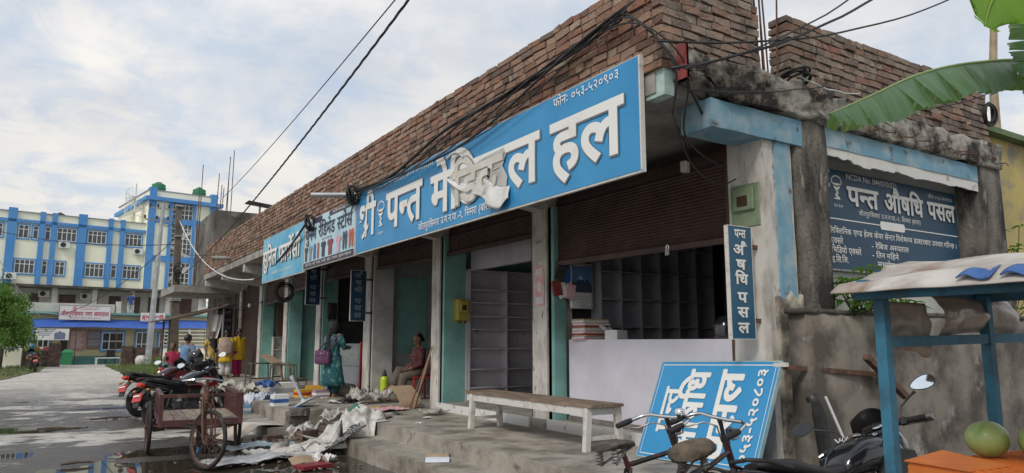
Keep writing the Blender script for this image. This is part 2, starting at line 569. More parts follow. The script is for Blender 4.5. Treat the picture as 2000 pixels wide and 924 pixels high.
def layout(s, bold=0.0):
    """string -> (verts, faces), with half letters, i-signs moved in front, reph and rakar"""
    V, F = [], []
    x = 0.0
    s = s.replace('औ', 'अौ').replace('ओ', 'अो')
    cnt = [0]

    def put(ch, cut=None, flip=False, dx=0.0, dy=0.0):
        nonlocal x
        v, f, adv = glyph(ch, bold)
        bm = bmesh.new()
        vs = [bm.verts.new((p[0], p[1], 0)) for p in v]
        for q in f:
            try:
                bm.faces.new([vs[i] for i in q])
            except ValueError:
                pass
        if cut is not None:
            bmesh.ops.bisect_plane(bm, geom=bm.verts[:] + bm.edges[:] + bm.faces[:], plane_co=(cut, 0, 0), plane_no=(1, 0, 0), clear_outer=True)
        bm.verts.index_update()
        base = len(V)
        cnt[0] += 1
        for p in bm.verts:
            px_ = p.co.x
            V.append((x + dx + (-px_ if flip else px_), p.co.y + dy, cnt[0] % 5))
        for q in bm.faces:
            F.append([base + w.index for w in q.verts])
        bm.free()
        return adv if cut is None else cut

    def quad(pts):
        base = len(V)
        V.extend([(p[0], p[1], 4.5) for p in pts])
        F.append([base + i for i in range(len(pts))])

    i = 0
    n = len(s)
    while i < n:
        ch = s[i]
        if '\u0915' <= ch <= '\u0939':
            seq = [ch]
            j = i + 1
            while j + 1 < n and s[j] == '्' and '\u0915' <= s[j + 1] <= '\u0939':
                seq.append(s[j + 1])
                j += 2
            end_vir = j < n and s[j] == '्'
            if end_vir:
                j += 1
            ms = ''
            while j < n and s[j] in MATRA:
                ms += s[j]
                j += 1
            reph = False
            rakar = False
            if len(seq) > 1 and seq[0] == 'र':
                reph = True
                seq = seq[1:]
            if len(seq) > 1 and seq[-1] == 'र':
                rakar = True
                seq = seq[:-1]
            if 'ि' in ms:
                x += put('ि')
                ms = ms.replace('ि', '')
            for q in seq[:-1]:
                gv_, _, adv = glyph(q, bold)
                if q in HALF:
                    stem = [p[0] for p in gv_ if p[1] < 0.03 and p[0] > adv * 0.55]
                    x += put(q, cut=(min(stem) if stem else adv - 0.2) - 0.005) - 0.02
                elif q in 'कफ':
                    x += put(q, cut=adv * 0.80) - 0.01
                else:
                    a = put(q)
                    put('्', dx=a)
                    x += a
            a = put(seq[-1])
            if rakar:
                sx = a - 0.1
                quad([(x + sx, 0.24), (x + sx, 0.15), (x + sx - 0.33, -0.07), (x + sx - 0.38, 0.0)])
            x += a
            if end_vir:
                put('्')
            for q in ms:
                x += put(q)
            if reph:
                put('े', flip=True, dx=-0.2 - (0.14 if ms and ms[-1] in 'ाीोौ' else 0.08), dy=0.0)
            i = j
        elif ch == ' ':
            x += 0.32
            i += 1
        else:
            x += put(ch)
            i += 1
    return V, F, x


def letters(mb, s, org, ex, ey, width=None, height=None, size=None, bold=0.0, z=0.0, head=None, fat=0.0):
    """adds a line of writing; org = lower left of the baseline, ex and ey unit directions; head = cap height wanted"""
    V, F, adv = layout(s, bold)
    if not V:
        return
    if fat:
        V0, F0 = V, F
        V, F = [], []
        for q, (dx, dy) in enumerate(((0, 0), (fat, 0), (-fat, 0), (0, fat), (0, -fat), (fat * .7, fat * .7), (-fat * .7, fat * .7), (fat * .7, -fat * .7), (-fat * .7, -fat * .7))):
            F += [[k + len(V) for k in f] for f in F0]
            V += [(p[0] + dx, p[1] + dy, p[2] + q * 0.55) for p in V0]
    org, ex, ey = Vector(org), Vector(ex), Vector(ey)
    nrm = ex.cross(ey)
    sy = size if size else (head / 0.62)
    sx = width / max(p[0] for p in V) if width else sy
    vs = [mb._v(org + ex * (p[0] * sx) + ey * (p[1] * sy) + nrm * (z + 0.0006 * p[2])) for p in V]
    for f in F:
        try:
            mb.bm.faces.new([vs[k] for k in f])
        except ValueError:
            pass


# ------------------------------------------------------------------ ground
PUDDLES = [(0.5, 9.75, 2.9, 0.95, 0.05), (2.2, 9.0, 1.6, 0.7, 0.045), (-0.5, 15.3, 1.1, 0.55, 0.045), (1.9, 11.3, 1.0, 0.42, 0.04), (1.5, 19.3, 1.5, 0.36, 0.03), (-1.2, 12.0, 1.0, 0.5, 0.045),
           (0.9, 16.6, 0.8, 0.25, 0.03), (0.3, 22.5, 1.2, 0.4, 0.03), (2.6, 7.2, 1.0, 0.6, 0.04)]
WATER_Z = -0.016


def ground_z(x, y):
    h = 0.016 * noise.noise(Vector((x * 0.55, y * 0.55, 0.0))) + 0.011 * noise.noise(Vector((x * 2.2, y * 2.2, 4.0))) + 0.004 * noise.noise(Vector((x * 8, y * 8, 9.0)))
    for (px_, py_, rx, ry, d) in PUDDLES:
        q = ((x - px_) / rx) ** 2 + ((y - py_) / ry) ** 2
        if q < 4:
            h -= d * math.exp(-q * 1.3)
    if y > 27:
        h *= max(0.3, 1 - (y - 27) * 0.1)
    return h


def spaced(dense0, dense1, step, far):
    a = []
    v = dense0
    while v <= dense1:
        a.append(v)
        v += step
    s = step
    lo = [dense0]
    while lo[-1] > -far:
        s *= 1.5
        lo.append(lo[-1] - s)
    s = step
    hi = [a[-1]]
    while hi[-1] < far:
        s *= 1.5
        hi.append(hi[-1] + s)
    return lo[:0:-1] + a + hi[1:]


gx = spaced(-4.0, 4.6, 0.075, 500)
gy = spaced(4.0, 26.0, 0.09, 500)
g = MB()
gv = [[g.bm.verts.new((x, y, ground_z(x, y) if abs(x) < 12 and -3 < y < 40 else 0)) for y in gy] for x in gx]
for i in range(len(gx) - 1):
    for j in range(len(gy) - 1):
        g.bm.faces.new((gv[i][j], gv[i + 1][j], gv[i + 1][j + 1], gv[i][j + 1]))


def ground_mat():
    m = bpy.data.materials.new('wet gravelly road')
    m.use_nodes = True
    t = m.node_tree
    NN, LL = t.nodes.new, t.links.new
    b = t.nodes['Principled BSDF']
    co = NN('ShaderNodeTexCoord').outputs['Object']

    def nz(s, d=6, r=0.6, sc=(1, 1, 1)):
        mp = NN('ShaderNodeMapping')
        mp.inputs['Scale'].default_value = sc
        LL(co, mp.inputs[0])
        n = NN('ShaderNodeTexNoise')
        n.inputs['Scale'].default_value = s
        n.inputs['Detail'].default_value = d
        n.inputs['Roughness'].default_value = r
        LL(mp.outputs[0], n.inputs['Vector'])
        return n.outputs['Fac']

    def rng(f, a, z, lo=0.0, hi=1.0):
        r = NN('ShaderNodeMapRange')
        for k, v in enumerate((a, z, lo, hi)):
            r.inputs[k + 1].default_value = v
        LL(f, r.inputs[0])
        return r.outputs[0]

    def mth(op, a, c):
        q = NN('ShaderNodeMath')
        q.operation = op
        for k, v in enumerate((a, c)):
            if isinstance(v, float):
                q.inputs[k].default_value = v
            else:
                LL(v, q.inputs[k])
        return q.outputs[0]

    def mx(f, a, c):
        q = NN('ShaderNodeMix')
        q.data_type = 'RGBA'
        LL(f, q.inputs[0])
        for k, v in ((6, a), (7, c)):
            if isinstance(v, tuple):
                q.inputs[k].default_value = (*v, 1)
            else:
                LL(v, q.inputs[k])
        return q.outputs[2]
    sp = NN('ShaderNodeSeparateXYZ')
    LL(co, sp.inputs[0])
    dry = mx(rng(nz(0.7, 6, 0.65), 0.35, 0.65), (0.42, 0.385, 0.33), (0.60, 0.57, 0.52))
    dry = mx(rng(nz(4.5, 8, 0.72), 0.50, 0.64), dry, (0.27, 0.24, 0.20))
    dry = mx(rng(nz(38, 3, 0.7), 0.58, 0.74), dry, (0.20, 0.18, 0.155))
    dry = mx(rng(nz(55, 2, 0.6), 0.64, 0.74), dry, (0.58, 0.56, 0.52))
    # wet mud: low spots and tyre-dragged streaks, only on the near stretch
    low = rng(sp.outputs[2], 0.016, -0.022)
    strk = nz(1.0, 8, 0.72, (0.55, 2.8, 1))
    strk2 = nz(3.1, 8, 0.75, (0.5, 2.4, 1))
    near = rng(mth('ADD', sp.outputs[1], mth('MULTIPLY', strk, 8.0)), 36.0, 24.0)
    wet = mth('ADD', mth('MULTIPLY', low, 0.75), mth('MULTIPLY', strk, 0.6))
    wet = mth('ADD', wet, mth('MULTIPLY', strk2, 0.5))
    strk3 = nz(9.0, 8, 0.72, (0.7, 1.6, 1))
    wet = mth('ADD', wet, mth('MULTIPLY', strk3, 0.42))
    wetm = mth('MULTIPLY', rng(wet, 1.0, 1.07), near)
    colr = mx(wetm, dry, (0.085, 0.073, 0.058))
    LL(colr, b.inputs['Base Color'])
    rg = mth('MULTIPLY', near, rng(nz(2.3, 6, 0.65, (1, 2, 1)), 0.42, 0.6))
    r1 = rng(rg, 0.0, 1.0, 0.8, 0.24)
    q = NN('ShaderNodeMix')
    q.data_type = 'FLOAT'
    LL(wetm, q.inputs[0])
    LL(r1, q.inputs[2])
    q.inputs[3].default_value = 0.14
    LL(q.outputs[0], b.inputs['Roughness'])
    bn = NN('ShaderNodeBump')
    bn.inputs['Strength'].default_value = 1.0
    bn.inputs['Distance'].default_value = 0.02
    hgt = mth('ADD', nz(26, 5, 0.7), mth('MULTIPLY', nz(6, 5, 0.6), 1.5))
    LL(hgt, bn.inputs['Height'])
    LL(bn.outputs[0], b.inputs['Normal'])
    return m


tag(g.build('ground', ground_mat(), smooth='all', recalc=False), kind='structure')

M_WATER = bpy.data.materials.new('muddy water')
M_WATER.use_nodes = True
wb = M_WATER.node_tree.nodes['Principled BSDF']
wb.inputs['Base Color'].default_value = (0.05, 0.042, 0.03, 1)
wb.inputs['Roughness'].default_value = 0.02
wb.inputs['IOR'].default_value = 1.33
w = MB()
for (px_, py_, rx, ry, d) in PUDDLES:
    pts = []
    for k in range(40):
        a = 2 * math.pi * k / 40
        pts.append((px_ + math.cos(a) * rx * 1.25, py_ + math.sin(a) * ry * 1.25))
    w.bm.faces.new([w.bm.verts.new((p[0], p[1], WATER_Z - 0.0005 * len(w.bm.verts) / 40)) for p in pts])
tag(w.build('puddle_water', M_WATER), kind='structure')


def tufts(name, region, count, hmin, hmax, m):
    """blades of grass inside region(x,y)->bool"""
    t = MB()
    (x0, x1, y0, y1), ok = region
    c = 0
    while c < count:
        x, y = random.uniform(x0, x1), random.uniform(y0, y1)
        if not ok(x, y):
            count -= 0.3
            continue
        c += 1
        for _ in range(4):
            a = random.uniform(0, 6.28)
            h = random.uniform(hmin, hmax)
            w_ = random.uniform(0.008, 0.02)
            b0 = Vector((x + random.uniform(-.06, .06), y + random.uniform(-.06, .06), 0))
            dx = Vector((math.cos(a), math.sin(a), 0))
            px_ = Vector((-dx.y, dx.x, 0)) * w_
            tip = b0 + dx * h * random.uniform(0.2, 0.8) + Vector((0, 0, h))
            t.bm.faces.new([t.bm.verts.new(q) for q in (b0 - px_, b0 + px_, tip)])
    return tag(t.build(name, m, recalc=False), kind='stuff')


# verges
M_SOIL = mat('verge soil', (0.10, 0.12, 0.045), 0.95, c2=(0.18, 0.16, 0.09), scale=1.5, bump=0.6)
v = MB()
v.prism([(2.75, 37.5), (3.3, 29.2), (3.75, 27.9), (5.4, 28.2), (5.6, 51.5), (3.7, 52.0), (3.1, 46)], Matrix.Translation((0, 0, -0.02)), 0.06)
v.prism([(-1.55, 36), (-1.1, 40.5), (-0.55, 44.5), (-0.4, 51.4), (-14, 51.6), (-14, 26), (-3.6, 27)], Matrix.Translation((0, 0, -0.02)), 0.06)
tag(v.build('grass_verge', M_SOIL), kind='structure')
tufts('grass', ((2.7, 5.6, 28.0, 52.0), lambda x, y: x > 2.8 + max(0, (37 - y)) * 0.07), 2600, 0.08, 0.22, M_GRASS)
tufts('grass', ((-9, -0.4, 27.0, 52.0), lambda x, y: x < -1.6 + (y - 36) * 0.12 and x < -0.6), 4200, 0.08, 0.24, M_GRASS)

# plinth in front of the shops and its steps
P_TOP = 0.38
pl = MB()
pl.prism([(3.93, 4.22), (9.3, 4.22), (9.3, 27.2), (3.85, 27.2), (3.75, 17.4), (3.97, 14.75), (3.32, 14.7), (3.28, 12.15), (4.02, 12.1), (4.0, 10.55), (3.93, 10.5)], Matrix.Translation((0, 0, -0.1)), P_TOP + 0.1)
pl.split(0.2).rough(0.008, 2.2, seed=3).rough(0.005, 11)
tag(pl.build('shop_platform', M_STEP), kind='structure')
st = MB()
st.box(3.46, 3.945, 4.25, 9.83, -0.1, 0.2).split(0.12).rough(0.008, 2.5, seed=1).rough(0.005, 12)
tag(st.build('lower_step', M_STEP), kind='structure')
st = MB()
st.box(2.92, 3.33, 11.75, 15.0, -0.1, 0.16)
st.box(3.4, 3.99, 17.6, 27.0, -0.1, 0.2)
st.split(0.3).rough(0.014, 2.5, seed=5)
tag(st.build('broken_step', M_STEP), kind='structure')

# ------------------------------------------------------------------ the row of shops


def brick_run(mb, p0, u, n, length, courses, z0, bl=0.228, bh=0.063, gap=0.018, depth=0.22, keep=None, rough_=0.008):
    """running bond of separate bricks; p0 lower outer corner, u along, n outward"""
    p0, u, n = Vector(p0), Vector(u), Vector(n)
    for c in range(courses):
        z = z0 + c * (bh + gap)
        s = -0.5 * (bl + gap) * (c % 2)
        while s < length - 0.02:
            l_ = bl * random.choice((1, 1, 1, 0.5, 0.78, 0.9)) * random.uniform(0.93, 1.04)
            a, b = max(s, 0.0), min(s + l_, length)
            s += l_ + gap
            if b - a < 0.04 or (keep and not keep((a + b) / 2, c)):
                continue
            off = random.uniform(-rough_, rough_) + (random.uniform(0.008, 0.02) if random.random() < 0.06 else 0)
            dz = random.uniform(-0.004, 0.004)
            tilt = random.uniform(-0.006, 0.006)
            vs = []
            for zz in (z + dz, z + bh + dz):
                for (ss, dd) in ((a, 0), (b, 0), (b, 1), (a, 1)):
                    p = p0 + u * (ss + random.uniform(-.008, .008)) - n * (depth * dd) + n * ((off + random.uniform(-.004, .004)) if dd == 0 else -off)
                    vs.append(mb._v((p.x, p.y, zz + (tilt if ss == a else -tilt) + random.uniform(-.006, .006))))
            for f in ((0, 3, 2, 1), (4, 5, 6, 7), (0, 1, 5, 4), (1, 2, 6, 5), (2, 3, 7, 6), (3, 0, 4, 7)):
                mb.bm.faces.new([vs[i] for i in f])


XF = 5.5                     # front plane of the pillars
XE = 4.25                    # edge of the roof slab over the pavement
YE = 4.3                     # near end of the building
PIL = [(4.30, 4.72), (7.85, 8.19), (11.04, 11.34), (14.27, 14.62), (17.62, 17.96), (20.68, 21.02), (23.75, 24.09), (26.75, 27.1)]

shop = thing('shop_building', 'long single storey row of shops with a bare brick parapet', 'building', (5.5, 15.0, 0))

b = MB()
brick_run(b, (XE, YE, 0), (0, 1, 0), (-1, 0, 0), 22.8, 12, 3.86, keep=lambda s, c: not (c == 11 and (noise.noise(Vector((s * 0.9, 3, 0))) > 0.42)))
b.split(0.12, 1).rough(0.006, 14)
b.build('brick_parapet', M_BRICK, shop, world=True)
b = MB()
b.box(XE + 0.018, XE + 0.2, YE + 0.25, 27.08, 3.852, 4.75)
b.build('parapet_mortar', M_MORTAR, shop, world=True)
b = MB()
brick_run(b, (XE + 0.02, YE - 0.002, 0), (1, 0, 0), (0, -1, 0), 1.27, 12, 4.02, keep=lambda s, c: c < 9 or s < 1.2)
b.split(0.12, 1).rough(0.006, 14)
b.build('brick_wall', M_BRICK_W, shop, world=True)
b = MB()
b.box(XE + 0.05, 5.50, YE + 0.018, YE + 0.2, 3.9, 4.96)
brick_core = b.build('wall_mortar', M_MORTAR, shop, world=True)
b = MB()
brick_run(b, (5.98, YE - 0.001, 0), (1, 0, 0), (0, -1, 0), 4.02, 10, 3.97, keep=lambda s, c: not (c == 9 and noise.noise(Vector((s * 1.1, 7, 0))) > 0.2) and not (s > 3.86 and c > 8))
b.split(0.12, 1).rough(0.006, 14)
b.build('brick_wall', M_BRICK_W, shop, world=True)
b = MB()
b.box(6.02, 9.95, YE + 0.018, YE + 0.2, 3.9, 4.7)
b.build('wall_mortar', M_MORTAR, shop, world=True)

# slab, cantilever beams, pillars
b = MB()
b.box(XE + 0.02, 9.4, YE + 0.12, 27.1, 3.66, 3.845)
b.build('roof_slab', M_CONC, shop, world=True)
M_BEAMW = mat('whitewashed concrete', (0.52, 0.50, 0.47), 0.85, c2=(0.36, 0.34, 0.31), scale=2.4, c3=(0.2, 0.18, 0.16), scale3=4, mix3=(0.62, 0.75))
for k, (a, c) in enumerate(PIL):
    y = (a + c) / 2
    if k > 0:
        b = MB()
        b.loft([[(4.30, y - 0.11, 3.66), (4.30, y + 0.11, 3.66), (4.30, y + 0.11, 3.44), (4.30, y - 0.11, 3.44)],
                [(5.6, y - 0.11, 3.66), (5.6, y + 0.11, 3.66), (5.6, y + 0.11, 3.26), (5.6, y - 0.11, 3.26)]])
        b.build('beam', M_BEAMW, shop, world=True)
    b = MB()
    b.box(XF, XF + 0.42, a, c, 0.2, 3.656)
    b.split(0.35).rough(0.006, 3, seed=k)
    b.build('pillar', M_WHITEP, shop, world=True)
# near corner: crumbling column, painted beams, broken slab edge
b = MB()
b.box(5.98, 6.44, 4.26, 4.74, 0.0, 3.80).split(0.09).rough(0.028, 4.5, seed=11).rough(0.012, 15)
b.build('corner_column', M_MOULD, shop, world=True, smooth='all')
b = MB()
b.box(5.66, 5.88, 4.283, 4.33, 1.2, 3.40).split(0.12)
for vv in b.bm.verts:
    if vv.co.x > 5.7 or vv.co.x < 5.65:
        vv.co.x += 0.05 * noise.noise(Vector((vv.co.z * 5, vv.co.x * 9, 1)))
b.rough(0.006, 5)
b.build('peeling_plaster', M_BLUEP, shop, world=True)
b = MB()
b.box(5.58, 5.985, 4.278, 4.34, 0.38, 1.9).split(0.1)
for vv in b.bm.verts:
    if vv.co.z > 1.6:
        vv.co.z += 0.25 * noise.noise(Vector((vv.co.x * 7, 0, 2)))
b.rough(0.01, 6, seed=2)
b.build('bare_plaster', mat('stained cream plaster', (0.42, 0.38, 0.30), 0.9, c2=(0.12, 0.10, 0.085), scale=3.2, mix=(0.45, 0.6), c3=(0.2, 0.36, 0.44), scale3=5, mix3=(0.6, 0.68), bump=0.6, bscale=30), shop, world=True, smooth='all')
b = MB()
b.box(4.78, 6.06, 4.255, 4.62, 3.40, 3.66).split(0.2).rough(0.007, 4)
b.build('end_beam', M_BLUEP, shop, world=True)
b = MB()
b.box(6.42, 9.86, 4.28, 4.56, 3.47, 3.67).split(0.2).rough(0.008, 4, seed=4)
b.build('end_beam', M_BLUEP, shop, world=True)
b = MB()
n_ = 60
top, bot = [], []
for k in range(n_ + 1):
    x = 6.45 + (9.84 - 6.45) * k / n_
    top.append((x, 3.47))
    bot.append((x, 3.38 - 0.03 * noise.noise(Vector((x * 3, 0, 0))) - 0.02 * noise.noise(Vector((x * 11, 5, 0))) - (0.03 if k > 8 else 0.0)))
M_ = Matrix(((1, 0, 0, 0), (0, 0, 1, 4.29), (0, 1, 0, 0), (0, 0, 0, 1)))
for k in range(n_):
    b.prism([bot[k], bot[k + 1], top[k + 1], top[k]], M_, 0.02)
bmesh.ops.remove_doubles(b.bm, verts=b.bm.verts, dist=0.0005)
b.build('torn_trim', M_PEELW, shop, world=True)
b = MB()
b.box(4.42, 6.5, 4.2, 4.55, 3.68, 4.02).split(0.07)
for vv in b.bm.verts:
    if vv.co.x < 4.8 and vv.co.z < 3.8:
        vv.co.z += 0.1
b.rough(0.05, 6.0, seed=21).rough(0.026, 17, seed=2)
b.build('broken_slab_edge', M_BROKEN, shop, world=True, smooth='all')
b = MB()
b.box(6.3, 10.15, 4.23, 4.5, 3.685, 4.0).split(0.07).rough(0.036, 5.5, seed=31).rough(0.024, 17, seed=5)
b.build('broken_slab_edge', M_BROKEN, shop, world=True, smooth='all')
b = MB()
b.box(9.56, 10.12, 4.27, 4.75, 0.0, 3.7).split(0.2).rough(0.012, 4, seed=8)
b.build('corner_column', M_MOULD, shop, world=True, smooth='all')
b = MB()
b.box(4.34, 4.375, 4.10, 4.24, 3.70, 4.06).bevel(0.02, 2)
b.build('red_board', M_RED, shop, world=True)
b = MB()
b.box(4.285, 4.40, 4.32, 4.55, 3.62, 3.86)
b.build('slab_end_paint', mat('pale mint paint', (0.42, 0.56, 0.52), 0.8, c2=(0.3, 0.4, 0.37), scale=5), shop, world=True)
# rods left sticking out of the concrete
for grp, spots in (('upright', [(5.60, 4.38), (5.66, 4.45), (5.70, 4.36), (5.76, 4.47), (5.80, 4.40), (5.84, 4.5), (5.63, 4.6), (5.88, 4.38)]),):
    for (x, y) in spots:
        b = MB()
        lx, ly = random.uniform(-.1, .06), random.uniform(-.05, .05)
        b.tube([(x, y, 3.7), (x + lx * 0.4, y + ly * 0.4, 4.4), (x + lx, y + ly, random.uniform(5.1, 5.9))], 0.0095, 6)
        b.build('reinforcing_rod', M_RUST, shop, world=True)
for k in range(13):
    x = 6.7 + k * 0.27 + random.uniform(-.06, .06)
    b = MB()
    b.tube([(x, 4.3, 3.74 + random.uniform(-.03, .06)), (x + random.uniform(-.02, .02), 4.12, 3.73), (x + random.uniform(-.08, .02), 4.12 - random.uniform(0.03, 0.14), 3.70 + random.uniform(-.06, .04))], 0.007, 6)
    b.build('reinforcing_rod', M_RUST, shop, world=True)
for (x, y, z0, z1) in ((9.98, 4.4, 3.7, 4.6), (10.02, 4.5, 3.7, 4.75), (10.06, 4.38, 3.7, 4.5), (10.1, 4.47, 3.6, 4.65), (9.94, 4.52, 3.7, 4.55)):
    b = MB()
    b.tube([(x, y, z0), (x + random.uniform(-.04, .04), y, z1)], 0.013, 6)
    b.build('reinforcing_rod', M_RUST, shop, world=True)
# back and party walls, floors, soffit
b = MB()
b.box(9.0, 9.3, 4.8, 27.05, 0.0, 3.655)
b.build('back_wall', M_INWALL, shop, world=True)
b = MB()
b.box(6.2, 9.56, 4.565, 4.72, 0.0, 3.655)
b.build('end_wall', mat('end wall wash', (0.50, 0.50, 0.47), 0.85, c2=(0.40, 0.39, 0.36), scale=1.4), shop, world=True)
NIB = {1: 5.72, 2: 5.94, 3: 5.97, 4: 5.9, 5: 5.9, 6: 5.88}
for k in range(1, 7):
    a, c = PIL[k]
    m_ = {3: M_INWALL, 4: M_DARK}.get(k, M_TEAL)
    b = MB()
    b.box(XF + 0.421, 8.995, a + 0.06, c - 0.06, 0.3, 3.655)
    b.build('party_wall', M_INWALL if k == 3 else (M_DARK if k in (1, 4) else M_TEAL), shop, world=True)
    b = MB()
    b.box(XF + 0.03, NIB[k], a - 0.13, a - 0.002, 0.3, 3.3)
    b.build('painted_jamb', mat('chipped white wall', (0.50, 0.49, 0.47), 0.85, c2=(0.36, 0.35, 0.33), scale=3, c3=(0.1, 0.09, 0.08), scale3=7, mix3=(0.68, 0.74)) if k == 3 else M_TEAL, shop, world=True)
b = MB()
b.box(6.14, 6.83, 14.315, 14.326, 1.25, 2.9).split(0.12)
for vv in b.bm.verts:
    vv.co.x += 0.03 * noise.noise(vv.co * 6)
    vv.co.z += 0.05 * noise.noise(vv.co * 5 + Vector((3, 0, 0)))
b.build('teal_paint_patch', M_TEAL, shop, world=True)
b = MB()
b.box(XF - 0.03, 8.99, 4.75, 11.0, 0.3, 0.5)
b.build('floor', M_CONC, shop, world=True)
b = MB()
b.box(XF - 0.05, XF - 0.031, 4.78, 7.8, 0.37, 0.515)
b.box(XF - 0.05, XF - 0.031, 8.22, 11.02, 0.37, 0.505)
b.split(0.15).rough(0.004, 6)
b.build('threshold', M_PEELW, shop, world=True)
b = MB()
b.box(XF + 0.05, 8.99, 11.1, 26.9, 0.3, 0.405)
b.build('floor', M_CONC, shop, world=True)


def shutter(y0, y1, zb_l, zb_r, x, zt=3.3, m=M_SHUT):
    """ribbed curtain; zb_l at y1 (left as seen), zb_r at y0"""
    t = MB()
    rows = int((zt - min(zb_l, zb_r)) / 0.035)
    prof = []
    for i in range(rows * 2 + 1):
        f = i / (rows * 2)
        prof.append((f, 0.010 if i % 2 else -0.006))
    for (f0, d0), (f1, d1) in zip(prof, prof[1:]):
        zA0, zA1 = zb_r + (zt - zb_r) * f0, zb_r + (zt - zb_r) * f1
        zB0, zB1 = zb_l + (zt - zb_l) * f0, zb_l + (zt - zb_l) * f1
        t.bm.faces.new([t._v(p) for p in ((x - d0, y0, zA0), (x - d1, y0, zA1), (x - d1, y1, zB1), (x - d0, y1, zB0))])
    bmesh.ops.remove_doubles(t.bm, verts=t.bm.verts, dist=0.0005)
    o = t.build('roller_shutter', m, shop, world=True)
    t = MB()
    t.beam((x - 0.012, y0, zb_r), (x - 0.012, y1, zb_l), 0.05, 0.06)
    t.build('shutter_bar', m, o, world=True)
    return o


zl = [(2.50, 2.53), (2.98, 2.98), (2.96, 3.02), (3.0, 3.0), (2.96, 2.92), (2.75, 2.68), (0.42, 0.42)]
for k in range(7):
    y0, y1 = PIL[k][1], PIL[k + 1][0]
    o = shutter(y0 + 0.02, y1 - 0.02, zl[k][1], zl[k][0], XF + 0.1, m=M_SHUT if k < 6 else M_DWOOD)
    for s, yy in ((0, y0 + 0.03), (1, y1 - 0.03)):
        t = MB()
        t.box(XF + 0.03, XF + 0.13, yy - 0.035, yy + 0.035, 0.39, 3.3)
        t.build('shutter_rail', M_RUST if s else M_DWOOD, shop, world=True)
    t = MB()
    t.tube([(XF + 0.33, y0 + 0.01, 3.38), (XF + 0.33, y1 - 0.01, 3.38)], 0.17, 14)
    t.build('shutter_roll', M_SHUT, shop, world=True)
# the lilac lintel board of the second shop and inner wall
b = MB()
b.box(6.03, 6.12, 8.25, 10.9, 2.73, 3.5)
b.build('lintel_board', M_LAV, shop, world=True)
b = MB()
b.box(5.945, 5.995, 10.87, 10.94, 0.5, 2.73)
b.build('door_jamb', M_LAV, shop, world=True)


# ------------------------------------------------------------------ signs of the shops
def stroke(mb, pts, w_, org, ex, ey, z=0.0, closed=False):
    """flat painted line"""
    org, ex, ey = Vector(org), Vector(ex), Vector(ey)
    nn = ex.cross(ey).normalized()
    P = [Vector((p[0], p[1], 0)) for p in pts]
    n = len(P)
    lo, hi = [], []
    for i, p in enumerate(P):
        d = (P[(i + 1) % n] - P[i - 1]) if closed else (P[min(i + 1, n - 1)] - P[max(i - 1, 0)])
        d = d.normalized() if d.length > 0 else Vector((1, 0, 0))
        q = Vector((-d.y, d.x, 0)) * (w_ / 2)
        for lst, pp in ((lo, p - q), (hi, p + q)):
            lst.append(mb._v(org + ex * pp.x + ey * pp.y + nn * z))
    for i in range(n if closed else n - 1):
        j = (i + 1) % n
        mb.bm.faces.new((lo[i], lo[j], hi[j], hi[i]))


def patch(mb, pts, org, ex, ey, z=0.0):
    org, ex, ey = Vector(org), Vector(ex), Vector(ey)
    nn = ex.cross(ey).normalized()
    mb.bm.faces.new([mb._v(org + ex * p[0] + ey * p[1] + nn * z) for p in pts])


def arc(cx, cy, rx, ry, a0, a1, n=16):
    return [(cx + rx * math.cos(R(a0 + (a1 - a0) * k / n)), cy + ry * math.sin(R(a0 + (a1 - a0) * k / n))) for k in range(n + 1)]


def bowl_emblem(mb, x, y, h, org, ex, ey, z):
    """cup with a snake round its stem"""
    r = h * 0.30
    stroke(mb, arc(x, y + h * 0.80, r, h * 0.20, 0, 360, 24)[:-1], h * 0.045, org, ex, ey, z, True)
    patch(mb, arc(x, y + h * 0.72, r * 0.8, h * 0.26, 180, 360, 14), org, ex, ey, z)
    stroke(mb, [(x, y + h * 0.48), (x, y + h * 0.14)], h * 0.05, org, ex, ey, z)
    stroke(mb, [(x + math.sin(k * 0.9) * r * 0.45 * (1 - k / 26), y + h * (0.12 + 0.4 * k / 14)) for k in range(15)], h * 0.06, org, ex, ey, z + 0.0005)
    stroke(mb, [(x - r * 0.6, y + h * 0.13), (x + r * 0.6, y + h * 0.13)], h * 0.05, org, ex, ey, z)


EX, EZ = (0, -1, 0), (0, 0, 1)


def wavy_panel(mb, x, y0, y1, z0, z1, t, amp, seed):
    nu, nv = int((y1 - y0) / 0.08), 14

    def fn(u, v):
        y, z = y0 + (y1 - y0) * u, z0 + (z1 - z0) * v
        edge = min(1, 8 * min(u * 3, (1 - u) * 3, v, 1 - v) + 0.0)
        return (x - amp * edge * (0.5 + noise.noise(Vector((y * 1.3, z * 2.5, seed)))), y, z)
    mb.grid(fn, nu, nv)
    bmesh.ops.recalc_face_normals(mb.bm, faces=mb.bm.faces[:])


def shop_sign(label, y0, y1, z0, z1, m, x=4.205, amp=0.006, seed=0.0):
    t = thing('shop_sign', label, 'sign', (x, (y0 + y1) / 2, z0))
    b = MB()
    wavy_panel(b, x, y0, y1, z0, z1, 0, amp, seed)
    b.build('panel', m, t, smooth='all', world=True)
    b = MB()
    e = 0.018
    b.box(x + 0.004, x + 0.04, y0 - e, y1 + e, z0 - e, z0)
    b.box(x + 0.004, x + 0.04, y0 - e, y1 + e, z1, z1 + e * 0.5)
    b.box(x - 0.008, x + 0.04, y0 - e, y0, z0, z1)
    b.box(x - 0.004, x + 0.04, y1, y1 + e, z0, z1)
    b.box(x + 0.015, x + 0.038, y0, y1, z0, z1)
    b.build('frame', M_OFFW, t, world=True)
    return t


SZ = 0.012
